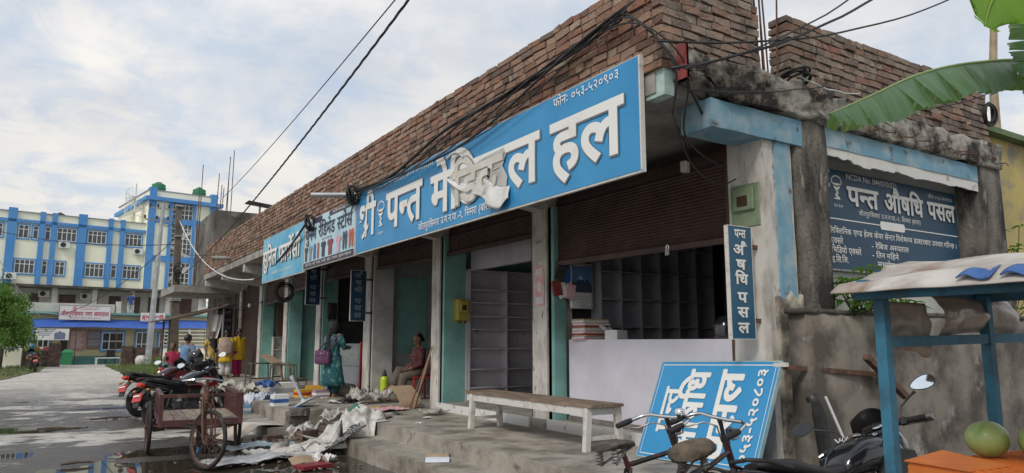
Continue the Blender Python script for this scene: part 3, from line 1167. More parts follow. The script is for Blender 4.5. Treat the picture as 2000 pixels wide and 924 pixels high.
# the long blue sign with a torn middle
t = shop_sign('long bright blue shop sign with big white letters and a torn white flap', 4.55, 11.66, 2.985, 4.03, M_SIGN, amp=0.008)
org = (4.205, 11.66, 0)
big_words = [('श्री', 0.17, 0.76, 3.235, 0.50), ('पन्त', 1.37, 1.30, 3.235, 0.52), ('मेडिकल', 2.95, 2.62, 3.215, 0.50), ('हल', 5.78, 1.14, 3.215, 0.50)]
b, c = MB(), MB()
for (s, x, w_, z, h) in big_words:
    letters(b, s, (org[0], org[1] - x, z), EX, EZ, width=w_, head=h, bold=0.026, z=SZ + 0.004)
    letters(c, s, (org[0], org[1] - x - 0.004, z - 0.010), EX, EZ, width=w_ * 1.006, head=h, bold=0.036, z=SZ)
c.build('letter_shadow', M_LSHADOW, t, world=True, recalc=False)
letters(b, 'फोनः ०५३-५२०९०३', (org[0], org[1] - 5.82, 3.905), EX, EZ, width=1.03, head=0.085, bold=0.006, z=SZ)
letters(b, 'जीतपुरसिमरा उ.म.न.पा.-२, सिमरा (बारा)', (org[0], org[1] - 2.55, 3.045), EX, EZ, width=2.0, head=0.085, bold=0.006, z=SZ)
letters(b, 'N.C.D.A. No. 044/070/071, पान नं. ६१२०३६३७६', (org[0], org[1] - 0.75, 3.905), EX, EZ, width=2.25, head=0.055, z=SZ)
bowl_emblem(b, 1.13, 3.26, 0.44, org, EX, EZ, SZ)
letters(b, '२०३०', (org[0], org[1] - 1.01, 3.17), EX, EZ, width=0.24, head=0.05, z=SZ)
b.build('lettering', M_LETTER, t, world=True, recalc=False)
# exposed old backing, and the vinyl that has come away
b = MB()
edge = [(3.50, 3.63), (3.62, 3.68), (4.1, 3.655), (4.4, 3.69), (4.62, 3.70), (4.84, 3.71), (4.9, 3.62), (4.82, 3.5), (4.93, 3.36), (4.9, 3.2), (4.62, 3.22), (4.3, 3.24), (3.9, 3.26), (3.66, 3.3), (3.55, 3.44)]
patch(b, edge, org, EX, EZ, SZ + 0.0085)
b.build('exposed_backing', mat('weathered grey vinyl', (0.50, 0.49, 0.46), 0.7, c2=(0.36, 0.35, 0.33), scale=4), t, world=True, recalc=False)
b, c = MB(), MB()
letters(b, 'डिक', (org[0], org[1] - 3.62, 3.23), EX, EZ, width=1.22, head=0.40, bold=0.03, z=SZ + 0.0145)
letters(c, 'डिक', (org[0], org[1] - 3.65, 3.215), EX, EZ, width=1.22, head=0.41, bold=0.036, z=SZ + 0.0115)
b.build('old_lettering', mat('yellowed lettering', (0.56, 0.53, 0.46), 0.6, c2=(0.66, 0.64, 0.58), scale=4), t, world=True, recalc=False)
c.build('letter_shadow', mat('worn letter outline', (0.25, 0.25, 0.24), 0.7), t, world=True, recalc=False)


def flap(u, v):
    # u along the tear from upper left to right, v downwards
    s = 3.52 + 1.46 * u
    top = 3.60 - 0.34 * u - 0.05 * math.sin(u * 9)
    drop = (0.03 + 0.30 * math.sin(min(1, u * 1.15) ** 1.3 * math.pi * 0.62) + 0.02 * math.sin(u * 23)) * 0.85 * (1 - 0.35 * max(0, u - 0.75) * 4)
    z = top - drop * v + 0.02 * math.sin(u * 17 + v * 3) * v
    outw = 0.022 + 0.045 * math.sin(v * 2.2) * (0.4 + 0.6 * math.sin(u * 8 + 1)) * v + 0.035 * math.sin(u * 26 + v * 2.0) * v * 0.6
    return (4.205 - max(0.016, outw), 11.66 - s - 0.04 * math.sin(u * 15) * v, z)


b = MB()
b.grid(flap, 48, 10, 0.002)
b.build('torn_flap', mat('white vinyl backing', (0.72, 0.71, 0.69), 0.6, c2=(0.58, 0.56, 0.53), scale=5), t, world=True, smooth='all')


def curl(u, v):
    s = 3.40 + 0.5 * u
    return (4.205 - 0.016 - 0.025 * math.sin(v * 3.0) * (0.3 + 0.7 * u), 11.66 - s, 3.87 + 0.05 * math.sin(u * 3.1) + 0.045 * v - 0.10 * u * u)


b = MB()
b.grid(curl, 16, 6, 0.002)
b.build('torn_flap', MATS['white vinyl backing'], t, world=True, smooth='all')

# clothes shop sign
t = shop_sign('pale blue clothing shop sign with dark writing and small garment pictures', 11.72, 14.66, 2.975, 3.95, M_SIGNSKY, seed=5, amp=0.004)
org = (4.205, 14.66, 0)
b = MB()
patch(b, [(0.0, 2.98), (2.93, 2.98), (2.93, 3.085), (0.0, 3.085)], org, EX, EZ, SZ)
patch(b, [(1.55, 3.855), (2.93, 3.855), (2.93, 3.945), (1.55, 3.945)], org, EX, EZ, SZ)
patch(b, [(0.5, 3.84), (1.1, 3.84), (1.1, 3.94), (0.5, 3.94)], org, EX, EZ, SZ)
b.build('dark_band', mat('plum sign print', (0.045, 0.03, 0.06), 0.5), t, world=True, recalc=False)
b = MB()
for (s, x, w_) in (('पुनम', 0.06, 0.72), ('रेडिमेड', 0.92, 0.98), ('स्टोर्स', 2.02, 0.85)):
    letters(b, s, (org[0], org[1] - x, 3.52), EX, EZ, width=w_, head=0.225, bold=0.012, z=SZ)
letters(b, 'हाम्रा सामानहरु', (org[0], org[1] - 1.15, 3.435), EX, EZ, width=0.6, head=0.035, z=SZ)
b.build('lettering', M_LDARK, t, world=True, recalc=False)
b = MB()
letters(b, 'यहाँ पेन्ट, सर्ट, टिसर्ट, साडी, कुर्ता, चप्पल, जुत्ता पाइन्छ', (org[0], org[1] - 0.12, 3.01), EX, EZ, width=2.7, head=0.04, z=SZ + 0.003)
letters(b, 'प्रोपाइटर', (org[0], org[1] - 1.75, 3.88), EX, EZ, width=1.0, head=0.035, z=SZ + 0.003)
b.build('lettering', M_LETTER, t, world=True, recalc=False)
TEE = [(-0.5, 0.86), (-0.2, 1.0), (-0.1, 0.93), (0.1, 0.93), (0.2, 1.0), (0.5, 0.86), (0.42, 0.60), (0.29, 0.66), (0.30, 0.0), (-0.30, 0.0), (-0.29, 0.66), (-0.42, 0.60)]
PANT = [(-0.24, 1.0), (0.24, 1.0), (0.28, 0.0), (0.07, 0.0), (0.0, 0.7), (-0.07, 0.0), (-0.28, 0.0)]
SOLE = arc(0, 0.74, 0.2, 0.26, 0, 180, 8) + arc(0, 0.2, 0.15, 0.2, 180, 360, 8)
for (shape, x, w_, cc) in ((TEE, 0.14, 0.2, (0.06, 0.06, 0.08)), (TEE, 0.42, 0.24, (0.27, 0.30, 0.30)), (PANT, 0.70, 0.26, (0.05, 0.16, 0.42)), (PANT, 0.93, 0.2, (0.5, 0.12, 0.10)), (TEE, 1.25, 0.28, (0.03, 0.03, 0.07)), (TEE, 1.66, 0.34, (0.25, 0.04, 0.06)),
                           (TEE, 2.13, 0.26, (0.68, 0.36, 0.45)), (SOLE, 2.40, 0.26, (0.05, 0.07, 0.10)), (SOLE, 2.53, 0.26, (0.05, 0.07, 0.10)), (SOLE, 2.72, 0.28, (0.55, 0.10, 0.06)), (SOLE, 2.85, 0.28, (0.55, 0.10, 0.06))):
    b = MB()
    k = 0.34 if shape is SOLE else 0.30
    patch(b, [(x + p[0] * w_, 3.115 + p[1] * k) for p in shape], org, EX, EZ, SZ)
    b.build('garment_picture', mat('print %d %d %d' % tuple(int(q * 100) for q in cc), cc, 0.5), t, world=True, recalc=False)

# left blue sign
t = shop_sign('faded sky blue shop sign with white writing, left of the clothing sign', 14.75, 18.2, 2.94, 4.0, M_SIGNPALE, seed=9, amp=0.004)
org = (4.205, 18.2, 0)
b, c = MB(), MB()
for (s, x, w_) in (('सुनिल', 0.08, 1.28), ('फार्मेसी', 1.55, 1.72)):
    letters(b, s, (org[0], org[1] - x, 3.30), EX, EZ, width=w_, head=0.36, bold=0.008, z=SZ + 0.006, fat=0.02)
    letters(c, s, (org[0], org[1] - x - 0.015, 3.285), EX, EZ, width=w_, head=0.36, bold=0.008, z=SZ - 0.001, fat=0.03)
letters(b, 'जीतपुरसिमरा उ.म.न.पा.-२ सिमरा बारा', (org[0], org[1] - 0.95, 3.07), EX, EZ, width=1.7, head=0.05, z=SZ)
b.build('lettering', M_LETTER, t, world=True, recalc=False)
c.build('letter_shadow', M_LSHADOW, t, world=True, recalc=False)


# blade signs that stick out from the pillars
def blade_sign(label, x0, x1, y, z0, z1, rows, head, m=M_SIGNDARK, lm=M_LETTER):
    t = thing('blade_sign', label, 'sign', ((x0 + x1) / 2, y, z0))
    b = MB()
    b.box(x0, x1, y - 0.018, y + 0.018, z0, z1)
    b.build('panel', m, t, world=True)
    b = MB()
    e = 0.008
    b.box(x0 - e, x0 - 0.001, y - 0.022, y + 0.022, z0 - e, z1 + e)
    b.box(x1 + 0.001, x1 + e * 0.6, y - 0.022, y + 0.022, z0 - e, z1 + e)
    b.box(x0, x1, y - 0.022, y + 0.022, z1 + 0.001, z1 + e)
    b.box(x0, x1, y - 0.022, y + 0.022, z0 - e, z0 - 0.001)
    b.build('frame', M_OFFW, t, world=True)
    for z in (z0 + 0.16 * (z1 - z0), z0 + 0.83 * (z1 - z0)):
        b = MB()
        b.box(x1 + 0.009, XF + 0.02, y - 0.015, y + 0.015, z - 0.02, z + 0.02)
        b.build('bracket', M_RUST, t, world=True)
    b = MB()
    for (s, zc, hh, ww) in rows:
        letters(b, s, (0.5 * (x0 + x1) - ww / 2, y - 0.018, zc - hh / 2), (1, 0, 0), EZ, width=ww, head=hh, bold=0.006, z=0.003, fat=0.026)
    b.build('lettering', lm, t, world=True, recalc=False)
    return t


blade_sign('narrow vertical blue sign with white letters on the pillar below the green meter box', 5.10, 5.41, 4.42, 1.53, 2.55,
           [('पन्त', 2.485, 0.07, 0.15), ('औ', 2.335, 0.085, 0.20), ('ष', 2.20, 0.085, 0.13), ('धि', 2.065, 0.085, 0.17), ('प', 1.90, 0.085, 0.13), ('स', 1.765, 0.085, 0.15), ('ल', 1.625, 0.085, 0.15)], 0.085,
           m=mat('sea blue sign paint', (0.014, 0.085, 0.155), 0.45, c2=(0.02, 0.105, 0.185), scale=2))
dim = mat('grey blue lettering', (0.22, 0.27, 0.32), 0.6)
blade_sign('narrow vertical dark blue sign above the red ended glass counter', 5.05, 5.37, 14.2, 1.93, 2.955,
           [('औ', 2.86, 0.09, 0.21), ('ष', 2.71, 0.09, 0.14), ('धी', 2.56, 0.09, 0.18), ('प', 2.33, 0.09, 0.14), ('स', 2.19, 0.09, 0.16), ('ल', 2.04, 0.09, 0.16)], 0.09, lm=dim)
blade_sign('narrow vertical navy sign half hidden under the clothing shop sign', 5.0, 5.34, 17.2, 2.39, 3.42,
           [('औ', 3.33, 0.09, 0.2), ('ष', 3.18, 0.09, 0.14), ('धी', 3.03, 0.09, 0.18), ('प', 2.80, 0.09, 0.14), ('स', 2.65, 0.09, 0.16), ('ल', 2.49, 0.09, 0.16)], 0.09,
           m=mat('navy sign paint', (0.012, 0.035, 0.09), 0.5), lm=dim)

# recessed dark board on the end wall
t = thing('end_wall_sign', 'wide dark blue board with white writing recessed in the end wall', 'sign', (7.7, 4.52, 2.26))
ES = Matrix(((0.9516, 0, 0, 0), (0, 0.9516, 0, 0), (0, 0, 0.9516, 1.5 * (1 - 0.9516)), (0, 0, 0, 1)))   # laid out at 4.75, hung on the wall at 4.52
b = MB(ES)
b.box(6.3, 9.93, 4.752, 4.79, 2.3, 3.43)
b.build('panel', M_SIGNDARK, t, world=True)
b = MB(ES)
b.box(9.931, 9.95, 4.745, 4.79, 2.29, 3.44)
b.box(6.3, 9.93, 4.745, 4.79, 2.28, 2.299)
b.build('frame', M_STEEL, t, world=True)
X1 = (1, 0, 0)
b, c = MB(ES), MB(ES)
for (s, x, w_) in (('श्री', 6.58, 0.62), ('पन्त', 7.52, 0.62), ('औषधि', 8.26, 0.86), ('पसल', 9.22, 0.66)):
    letters(b, s, (x, 4.752, 3.05), X1, EZ, width=w_, head=0.205, bold=0.008, z=0.006, fat=0.022)
    letters(c, s, (x + 0.012, 4.752, 3.04), X1, EZ, width=w_, head=0.205, bold=0.008, z=0.001, fat=0.03)
c.build('letter_shadow', mat('black letter outline', (0.01, 0.015, 0.02), 0.6), t, world=True, recalc=False)
letters(b, 'No. 3197', (6.62, 4.752, 3.355), X1, EZ, width=0.6, head=0.06, z=0.004)
letters(b, 'NCDA No. 044/070/071', (7.52, 4.752, 3.345), X1, EZ, width=1.02, head=0.06, z=0.004)
letters(b, 'फोनः ०५३-५२०९०३', (9.25, 4.752, 3.315), X1, EZ, width=0.58, head=0.045, z=0.004)
letters(b, 'जीतपुरसिमरा उ.म.न.पा.-२, सिमरा (बारा)', (7.72, 4.752, 2.945), X1, EZ, width=1.3, head=0.05, z=0.004)
bowl_emblem(b, 7.33, 3.06, 0.3, (0, 4.752, 0), X1, EZ, 0.004)
letters(b, '२०३०', (7.25, 4.752, 3.0), X1, EZ, width=0.17, head=0.035, z=0.004)
stroke(b, [(6.5, 2.865), (9.9, 2.865)], 0.012, (0, 4.752, 0), X1, EZ, 0.004)
patch(b, [(8.16, 2.815), (8.64, 2.815), (8.66, 2.84), (8.66, 2.895), (8.64, 2.915), (8.16, 2.915), (8.14, 2.895), (8.14, 2.84)], (0, 4.752, 0), X1, EZ, 0.006)
letters(b, 'पन्त पोलिक्लिनिक एण्ड हेल्थ केयर सेन्टर विशेषज्ञ डाक्टरबाट उपचार गरिन्छ ।', (6.85, 4.752, 2.70), X1, EZ, width=3.0, head=0.058, bold=0.006, z=0.004)
for k, (s, s2) in enumerate((('एक्सरे', '- रेबिज अस्पताल'), ('भिडियो एक्सरे', '- तिन महिने'), ('इ.सि.जि.', '- मधुमेह'))):
    z = 2.585 - 0.105 * k
    letters(b, s, (7.16, 4.752, z), X1, EZ, width=(0.22, 0.56, 0.3)[k], head=0.062, bold=0.008, z=0.004)
    letters(b, s2, (7.93, 4.752, z - 0.01), X1, EZ, width=(0.78, 0.55, 0.45)[k], head=0.058, bold=0.006, z=0.004)
b.build('lettering', M_LETTER, t, world=True, recalc=False)

# the board taken down and leant on the counter, its writing lying on its side
O_ = Vector((4.98, 5.56, 0.392))
ub = Vector((0.02, -1.41, 0.035))
vb = Vector((0.33, -0.06, 0.90))
un, vn = ub.normalized(), vb.normalized()
nb = un.cross(vn).normalized()
t = thing('leaning_sign_board', 'bright blue sign board leaning on the counter, its white writing turned on end', 'sign', tuple(O_ + ub / 2))
Mb = Matrix(((un.x, vn.x, nb.x, O_.x), (un.y, vn.y, nb.y, O_.y), (un.z, vn.z, nb.z, O_.z), (0, 0, 0, 1)))
bw, bh_ = ub.length, vb.length
b = MB()
b.box(0.0, bw, 0.0, bh_, -0.035, 0.0, Mb)
b.build('panel', M_SIGNMID, t, world=True)
b = MB()
for (a0, a1, c0, c1) in ((-0.012, -0.001, -0.012, bh_ + 0.012), (bw + 0.001, bw + 0.014, -0.012, bh_ + 0.012), (0, bw, -0.012, -0.001), (0, bw, bh_ + 0.001, bh_ + 0.012)):
    b.box(a0, a1, c0, c1, -0.036, 0.004, Mb)
b.build('frame', mat('pale blue metal edge', (0.22, 0.40, 0.47), 0.5, c2=(0.4, 0.45, 0.45), scale=6), t, world=True)
b = MB()
m_ = 0.028
stroke(b, [(m_, m_), (bw - m_, m_), (bw - m_, bh_ - m_), (m_, bh_ - m_)], 0.010, O_, un, vn, 0.003, True)


def side_text(s, u_base, v0, v1, head, bold):
    letters(b, s, O_ + un * u_base + vn * v0, vn, -un, width=v1 - v0, head=head, bold=0.008, z=0.004, fat=bold * 0.85)


side_text('पन्त', 0.24 * bw, 0.27 * bh_, 0.74 * bh_, 0.17, 0.03)
side_text('औषधि', 0.475 * bw, 0.04 * bh_, 0.93 * bh_, 0.23, 0.032)
side_text('पसल', 0.755 * bw, 0.04 * bh_, 0.93 * bh_, 0.235, 0.032)
side_text('०५३-५२०८०३', 0.925 * bw, 0.05 * bh_, 0.93 * bh_, 0.088, 0.02)
b.build('lettering', M_LETTER, t, world=True, recalc=False)
b = MB()
p = O_ + un * (bw - 0.02) + vn * (bh_ - 0.02) - nb * 0.01
b.beam(p - un * 0.04, p + un * 0.09, 0.035)
b.build('white_end', M_WHITE, t, world=True)


# ------------------------------------------------------------------ hospital at the end of the road
HR = R(8.28)
hosp = thing('hospital_building', 'cream and blue three storey hospital with a stair tower at the end of the road', 'building', (0, 75, 0), HR)
b = MB()
b.box(-30, 6.6, 0, 16, 6.42, 12.68)
b.build('wall', M_CREAM, hosp)
b = MB()
b.box(6.6, 12.9, -0.35, 12, 6.42, 15.95)
b.build('stair_tower', M_CREAM, hosp)
b = MB()
b.box(-30, 13.0, 1.4, 16, 0, 6.25)
b.build('lower_wall', mat('grey white hospital wall', (0.50, 0.49, 0.47), 0.85, c2=(0.36, 0.35, 0.33), scale=0.6, c3=(0.2, 0.19, 0.17), scale3=1.3, mix3=(0.6, 0.75)), hosp)
b = MB()
b.box(-30, 12.95, -0.9, 1.5, 6.2, 6.41)
b.build('balcony_slab', mat('black stained slab', (0.10, 0.09, 0.08), 0.9, c2=(0.04, 0.038, 0.035), scale=1.2), hosp)
for s, w_ in ((-11.2, 0.55), (-9.4, 0.8), (-7.0, 0.55), (-5.9, 0.55), (-3.95, 0.8), (-1.75, 0.5), (-0.85, 0.5), (1.32, 0.85), (3.6, 0.5), (4.6, 0.5)):
    b = MB()
    w2 = w_ * 0.8
    b.box(s - w2 / 2, s + w2 / 2, -0.2, 0.1, 6.42, 12.98 if w_ > 0.6 else 12.84)
    b.build('pilaster', M_HBLUE, hosp)
b = MB()
b.box(-30, 6.59, -0.2, 0.1, 11.75, 12.02)
b.build('blue_band', M_HBLUE, hosp)
b = MB()
b.box(-30, 6.59, -0.12, 0.3, 12.681, 12.74)
b.build('coping', mat('grey coping', (0.28, 0.28, 0.28), 0.8), hosp)
for (s0, s1) in ((6.55, 7.3), (12.25, 13.0)):
    b = MB()
    b.box(s0 + 0.06, s1 - 0.06, -0.52, 0.3, 6.42, 16.25)
    b.build('pilaster', M_HBLUE, hosp)
for (z0, z1, y) in ((9.15, 9.7, -0.5), (12.85, 13.4, -0.5), (14.95, 15.3, -0.95)):
    b = MB()
    if y < -0.9:
        b.box(6.2, 13.4, y, 12.3, z0, z1)
    else:
        b.box(7.301, 12.249, y, 0, z0, z1)
    b.build('blue_band', M_HBLUE, hosp)
b = MB()
b.box(6.5, 13.05, -0.40, 12.1, 15.951, 16.04)
b.build('coping', MATS['grey coping'], hosp)


def window(parent, s0, s1, z0, z1, y=-0.03, cols=3, split=0.68):
    f = MB()
    f.box(s0 - 0.09, s1 + 0.09, y - 0.05, y + 0.05, z0 - 0.12, z0 - 0.001)
    f.box(s0 - 0.09, s1 + 0.09, y - 0.05, y + 0.05, z1 + 0.001, z1 + 0.1)
    f.box(s0 - 0.09, s0 - 0.001, y - 0.05, y + 0.05, z0, z1)
    f.box(s1 + 0.001, s1 + 0.09, y - 0.05, y + 0.05, z0, z1)
    w_ = f.build('window', M_HBLUE, parent)
    p = MB()
    p.box(s0, s1, y - 0.005, y + 0.02, z0, z1)
    p.build('pane', M_GLASS, w_)
    q = MB()
    for k in range(cols + 1):
        x = s0 + 0.03 + (s1 - s0 - 0.06) * k / cols
        q.box(x - 0.03, x + 0.03, y - 0.035, y - 0.006, z0, z1)
    zz = z0 + (z1 - z0) * split
    for z in (z0 + 0.03, zz, z1 - 0.03):
        q.box(s0 + 0.061, s1 - 0.061, y - 0.033, y - 0.008, z - 0.028, z + 0.028)
    q.build('bars', M_FRAMEW, w_)
    return w_


for (s0, s1, c) in ((-12.8, -11.7, 2), (-9.0, -8.0, 2), (-5.6, -4.55, 2), (-3.45, -2.7, 2), (-2.4, -1.98, 1), (-1.5, -1.08, 1), (-0.6, 0.92, 4), (1.8, 3.3, 4), (4.85, 6.3, 4)):
    window(hosp, s0, s1, 10.4, 11.55, cols=c)
for (s0, s1, c) in ((-12.8, -11.2, 4), (-8.6, -7.3, 3), (-3.5, -2.05, 4), (-1.52, -1.12, 1), (-0.55, 0.2, 2), (1.8, 3.3, 4), (3.88, 4.33, 1), (4.85, 6.3, 4)):
    window(hosp, s0, s1, 7.35, 8.55, cols=c)
# tall stair window: a grid of white bars over dark glass, flights of stairs showing behind
f = MB()
for (a, c) in ((8.45, 8.72), (10.65, 10.92)):
    f.box(a, c, -0.60, -0.35, 6.5, 14.94)
sw = f.build('window', M_HBLUE, hosp)
f = MB()
f.box(8.721, 10.649, -0.40, -0.352, 6.5, 14.94)
f.build('pane', M_GLASS, sw)
f = MB()
for k in range(6):
    x = 8.76 + 1.85 * k / 5
    f.box(x - 0.03, x + 0.03, -0.46, -0.42, 6.5, 14.94)
for k in range(18):
    z = 6.7 + 8.1 * k / 17
    f.box(8.722, 10.648, -0.455, -0.425, z - 0.03, z + 0.03)
f.build('bars', M_FRAMEW, sw)
for (z0, z1) in ((7.4, 8.7), (10.9, 12.2), (10.7, 9.6)):
    f = MB()
    f.beam((8.75, -0.412, z0), (10.62, -0.412, z1), 0.015, 0.34)
    f.build('stair_flight', mat('pale stair', (0.5, 0.5, 0.48), 0.8), hosp)
# lower storey openings and pillars on the balcony
for (s0, s1) in ((-6.0, -4.6), (-2.1, -1.3), (0.2, 1.5), (3.0, 3.3), (4.2, 5.2), (6.2, 6.9), (7.6, 8.6), (10.4, 11.6)):
    b = MB()
    b.box(s0, s1, 1.36, 1.41, 4.2, 5.75)
    b.build('doorway', mat('dark opening shade', (0.06, 0.04, 0.035), 0.7, c2=(0.1, 0.06, 0.05), scale=2), hosp)  # dark panel on the solid wall stands for the shade inside a doorway
for s in (-3.3, -0.4, 2.7, 5.8, 8.9, 11.9):
    b = MB()
    b.box(s - 0.2, s + 0.2, -0.4, 0.0, 0, 6.199)
    b.build('column', MATS['grey white hospital wall'], hosp)
# spiral stair beside the tower
b = MB()
cx, cy = 5.75, 1.2
b.tube([(cx, cy, 12.6), (cx, cy, 16.7)], 0.07, 8)
b.build('spiral_stair_post', M_FRAMEW, hosp)
b = MB()
rail = []
for k in range(25):
    a = R(20 + k * 24)
    z = 12.7 + k * 0.11
    p0, p1 = (cx + 0.08 * math.cos(a), cy + 0.08 * math.sin(a), z), (cx + 0.85 * math.cos(a), cy + 0.85 * math.sin(a), z)
    b.cbox(((p0[0] + p1[0]) / 2, (p0[1] + p1[1]) / 2, z), (0.8, 0.22, 0.03), a)
    b.tube([p1, (p1[0], p1[1], z + 0.85)], 0.02, 5)
    rail.append((p1[0], p1[1], z + 0.85))
b.tube(rail, 0.03, 5)
b.build('spiral_stair_steps', M_FRAMEW, hosp)
b = MB()
b.loft([[(-2.2, 4, 12.6), (2.0, 4, 12.6), (0.1, 4, 13.6)], [(-2.2, 12, 12.6), (2.0, 12, 12.6), (0.1, 12, 13.6)]])
b.build('roof_shed', mat('dark roof sheet', (0.05, 0.04, 0.04), 0.8), hosp)


def local_to(o, p):
    return world_matrix(o) @ Vector(p)


# air conditioners on the wall
acg = 'air conditioner units on the hospital front'


def aircon(s, y, z, label):
    p = local_to(hosp, (s, y, z))
    t = thing('air_conditioner', label, 'air conditioner', tuple(p), HR, acg)
    b = MB()
    b.box(-0.42, 0.42, -0.3, 0, 0, 0.58).bevel(0.02)
    b.build('case', M_FRAMEW, t)
    b = MB()
    b.lathe([(0.22, 0), (0.22, 0.012), (0.06, 0.02), (0.02, 0.02)], 20, Matrix.Translation((-0.1, -0.301, 0.29)) @ Matrix.Rotation(R(90), 4, 'X'))
    b.build('fan_grille', M_BLACK, t)
    return t


aircon(0.0, -0.1, 9.75, 'white air conditioner under the wide upper window left of the hospital middle')
aircon(6.0, -0.1, 9.65, 'white air conditioner under the upper window next to the stair tower')
aircon(-3.75, -0.3, 6.75, 'white air conditioner low on the leftmost wide blue pilaster')
aircon(2.25, 1.4, 5.35, 'white air conditioner under the dark balcony slab, above the hospital name board')
aircon(-1.0, 1.4, 5.45, 'dim air conditioner under the dark slab behind the tree')
aircon(9.6, 1.4, 5.2, 'white air conditioner under the slab behind the concrete pole')

# roof tanks
for (s, y, z, lb) in ((7.75, 1.2, 16.0, 'green water tank on the left corner of the stair tower roof'), (11.6, 1.2, 16.0, 'green water tank on the right corner of the stair tower roof')):
    t = thing('water_tank', lb, 'water tank', tuple(local_to(hosp, (s, y, z))), HR, 'green roof tanks')
    b = MB()
    b.lathe([(0.66, 0), (0.66, 0.12), (0.62, 0.14), (0.62, 0.4), (0.66, 0.42), (0.66, 0.55), (0.62, 0.57), (0.62, 0.86), (0.4, 0.98), (0.3, 1.0)], 22)
    b.build('tank_body', mat('green tank plastic', (0.02, 0.19, 0.10), 0.55), t, smooth=True)
    b = MB()
    b.lathe([(0.28, 1.0), (0.28, 1.09), (0.05, 1.12)], 18)
    b.build('tank_lid', M_BLACK, t)

# ------------------------------------------------------------------ entrance block in front of the hospital
ent = thing('entrance_building', 'low yellow hospital entrance building with a blue corrugated awning', 'building', (0, 57, 0), HR)
b = MB()
b.box(-6.5, 13, 0, 10, 0.55, 3.36)
b.build('wall', M_YELLOWW, ent)
b = MB()
b.box(-6.52, 13.02, -0.03, 9.9, 0, 0.549)
b.build('plinth', mat('sea green plinth', (0.10, 0.27, 0.25), 0.8, c2=(0.07, 0.18, 0.17), scale=1.2), ent)
b = MB()
b.box(-6.6, 13.1, -0.35, 10, 3.361, 3.50)
b.build('cornice', mat('jade cornice', (0.16, 0.36, 0.32), 0.8), ent)
b = MB()
b.box(-2.0, 3.35, -0.25, 0.0, 3.501, 4.08)
b.build('balcony_parapet', mat('pale parapet', (0.60, 0.60, 0.55), 0.8, c2=(0.48, 0.48, 0.43), scale=0.9), ent)
for (s0, s1, z) in ((3.45, 3.75, 4.3), (9.0, 13.0, 4.1)):
    b = MB()
    b.box(s0, s1, -0.25, 0.0, 3.501, z)
    b.build('balcony_parapet', MATS['pale parapet'], ent)
b = MB()


def tin(u, v):
    s = -1.5 + 11.1 * u
    return (s, -0.05 - 1.25 * v, 3.06 - 0.60 * v + 0.022 * math.sin(s * 2 * math.pi / 0.11) + 0.03 * math.sin(s * 0.9))


b.grid(tin, 600, 2)
b.build('awning', M_TIN, ent, smooth='all')
for s in (-1.2, 1.0, 3.4, 6.2, 9.2):
    b = MB()
    b.tube([(s, -1.2, 0), (s, -1.2, 2.44)], 0.03, 8)
    b.build('awning_post', M_RUST, ent)
for (s0, s1, z0, z1) in ((-1.3, -0.35, 1.1, 2.25), (2.75, 4.1, 0.95, 2.15), (4.9, 6.0, 0.5, 2.2), (6.4, 7.3, 0.9, 2.1)):
    window(ent, s0, s1, z0, z1, y=-0.04, cols=3, split=0.5)
for (s0, s1, z0, z1) in ((0.3, 0.72, 0.55, 2.35),):
    b = MB()
    b.box(s0, s1, -0.03, 0.01, z0, z1)
    b.build('doorway', M_DARK, ent)


def poster(name, label, loc, rz, w_, h, m, cat='poster', thick=0.012, deco=None):
    t = thing(name, label, cat, loc, rz)
    b = MB()
    b.box(0, w_, -thick, 0, 0, h)
    b.build('sheet', m, t)
    if deco:
        deco(t, w_, h, -thick)
    return t


def deco_lines(m, rows, x0=0.08, x1=0.92, y0=0.1, y1=0.9, fill=0.5):
    def f(t, w_, h, y):
        b = MB()
        for k in range(rows):
            z = h * (y0 + (y1 - y0) * (k + 0.2) / rows)
            xe = x1 - (0.25 * random.random() if rows > 2 else 0)
            patch(b, [(w_ * x0, z), (w_ * xe, z), (w_ * xe, z + h * (y1 - y0) / rows * fill), (w_ * x0, z + h * (y1 - y0) / rows * fill)], (0, y, 0), (1, 0, 0), (0, 0, 1), 0.003)
        b.build('print', m, t, recalc=False)
    return f


def at_ent(s, y, z):
    return tuple(local_to(ent, (s, y, z)))


M_PINKB = mat('faded pink notice', (0.40, 0.24, 0.24), 0.8, c2=(0.32, 0.2, 0.2), scale=2)
M_GREYN = mat('grey print', (0.22, 0.22, 0.26), 0.7)
poster('notice_board', 'pink notice board of narrow rows on the yellow entrance wall', at_ent(0.82, -0.06, 0.95), HR, 0.95, 1.4, M_PINKB, 'notice', deco=deco_lines(mat('pale notice strips', (0.52, 0.40, 0.38), 0.8), 8, fill=0.62))
poster('notice_board', 'dark framed picture notice right of the pink notice board', at_ent(1.86, -0.06, 1.0), HR, 0.82, 1.32, mat('brown notice frame', (0.2, 0.14, 0.12), 0.8), 'notice', deco=deco_lines(M_GREYN, 2, fill=0.8))


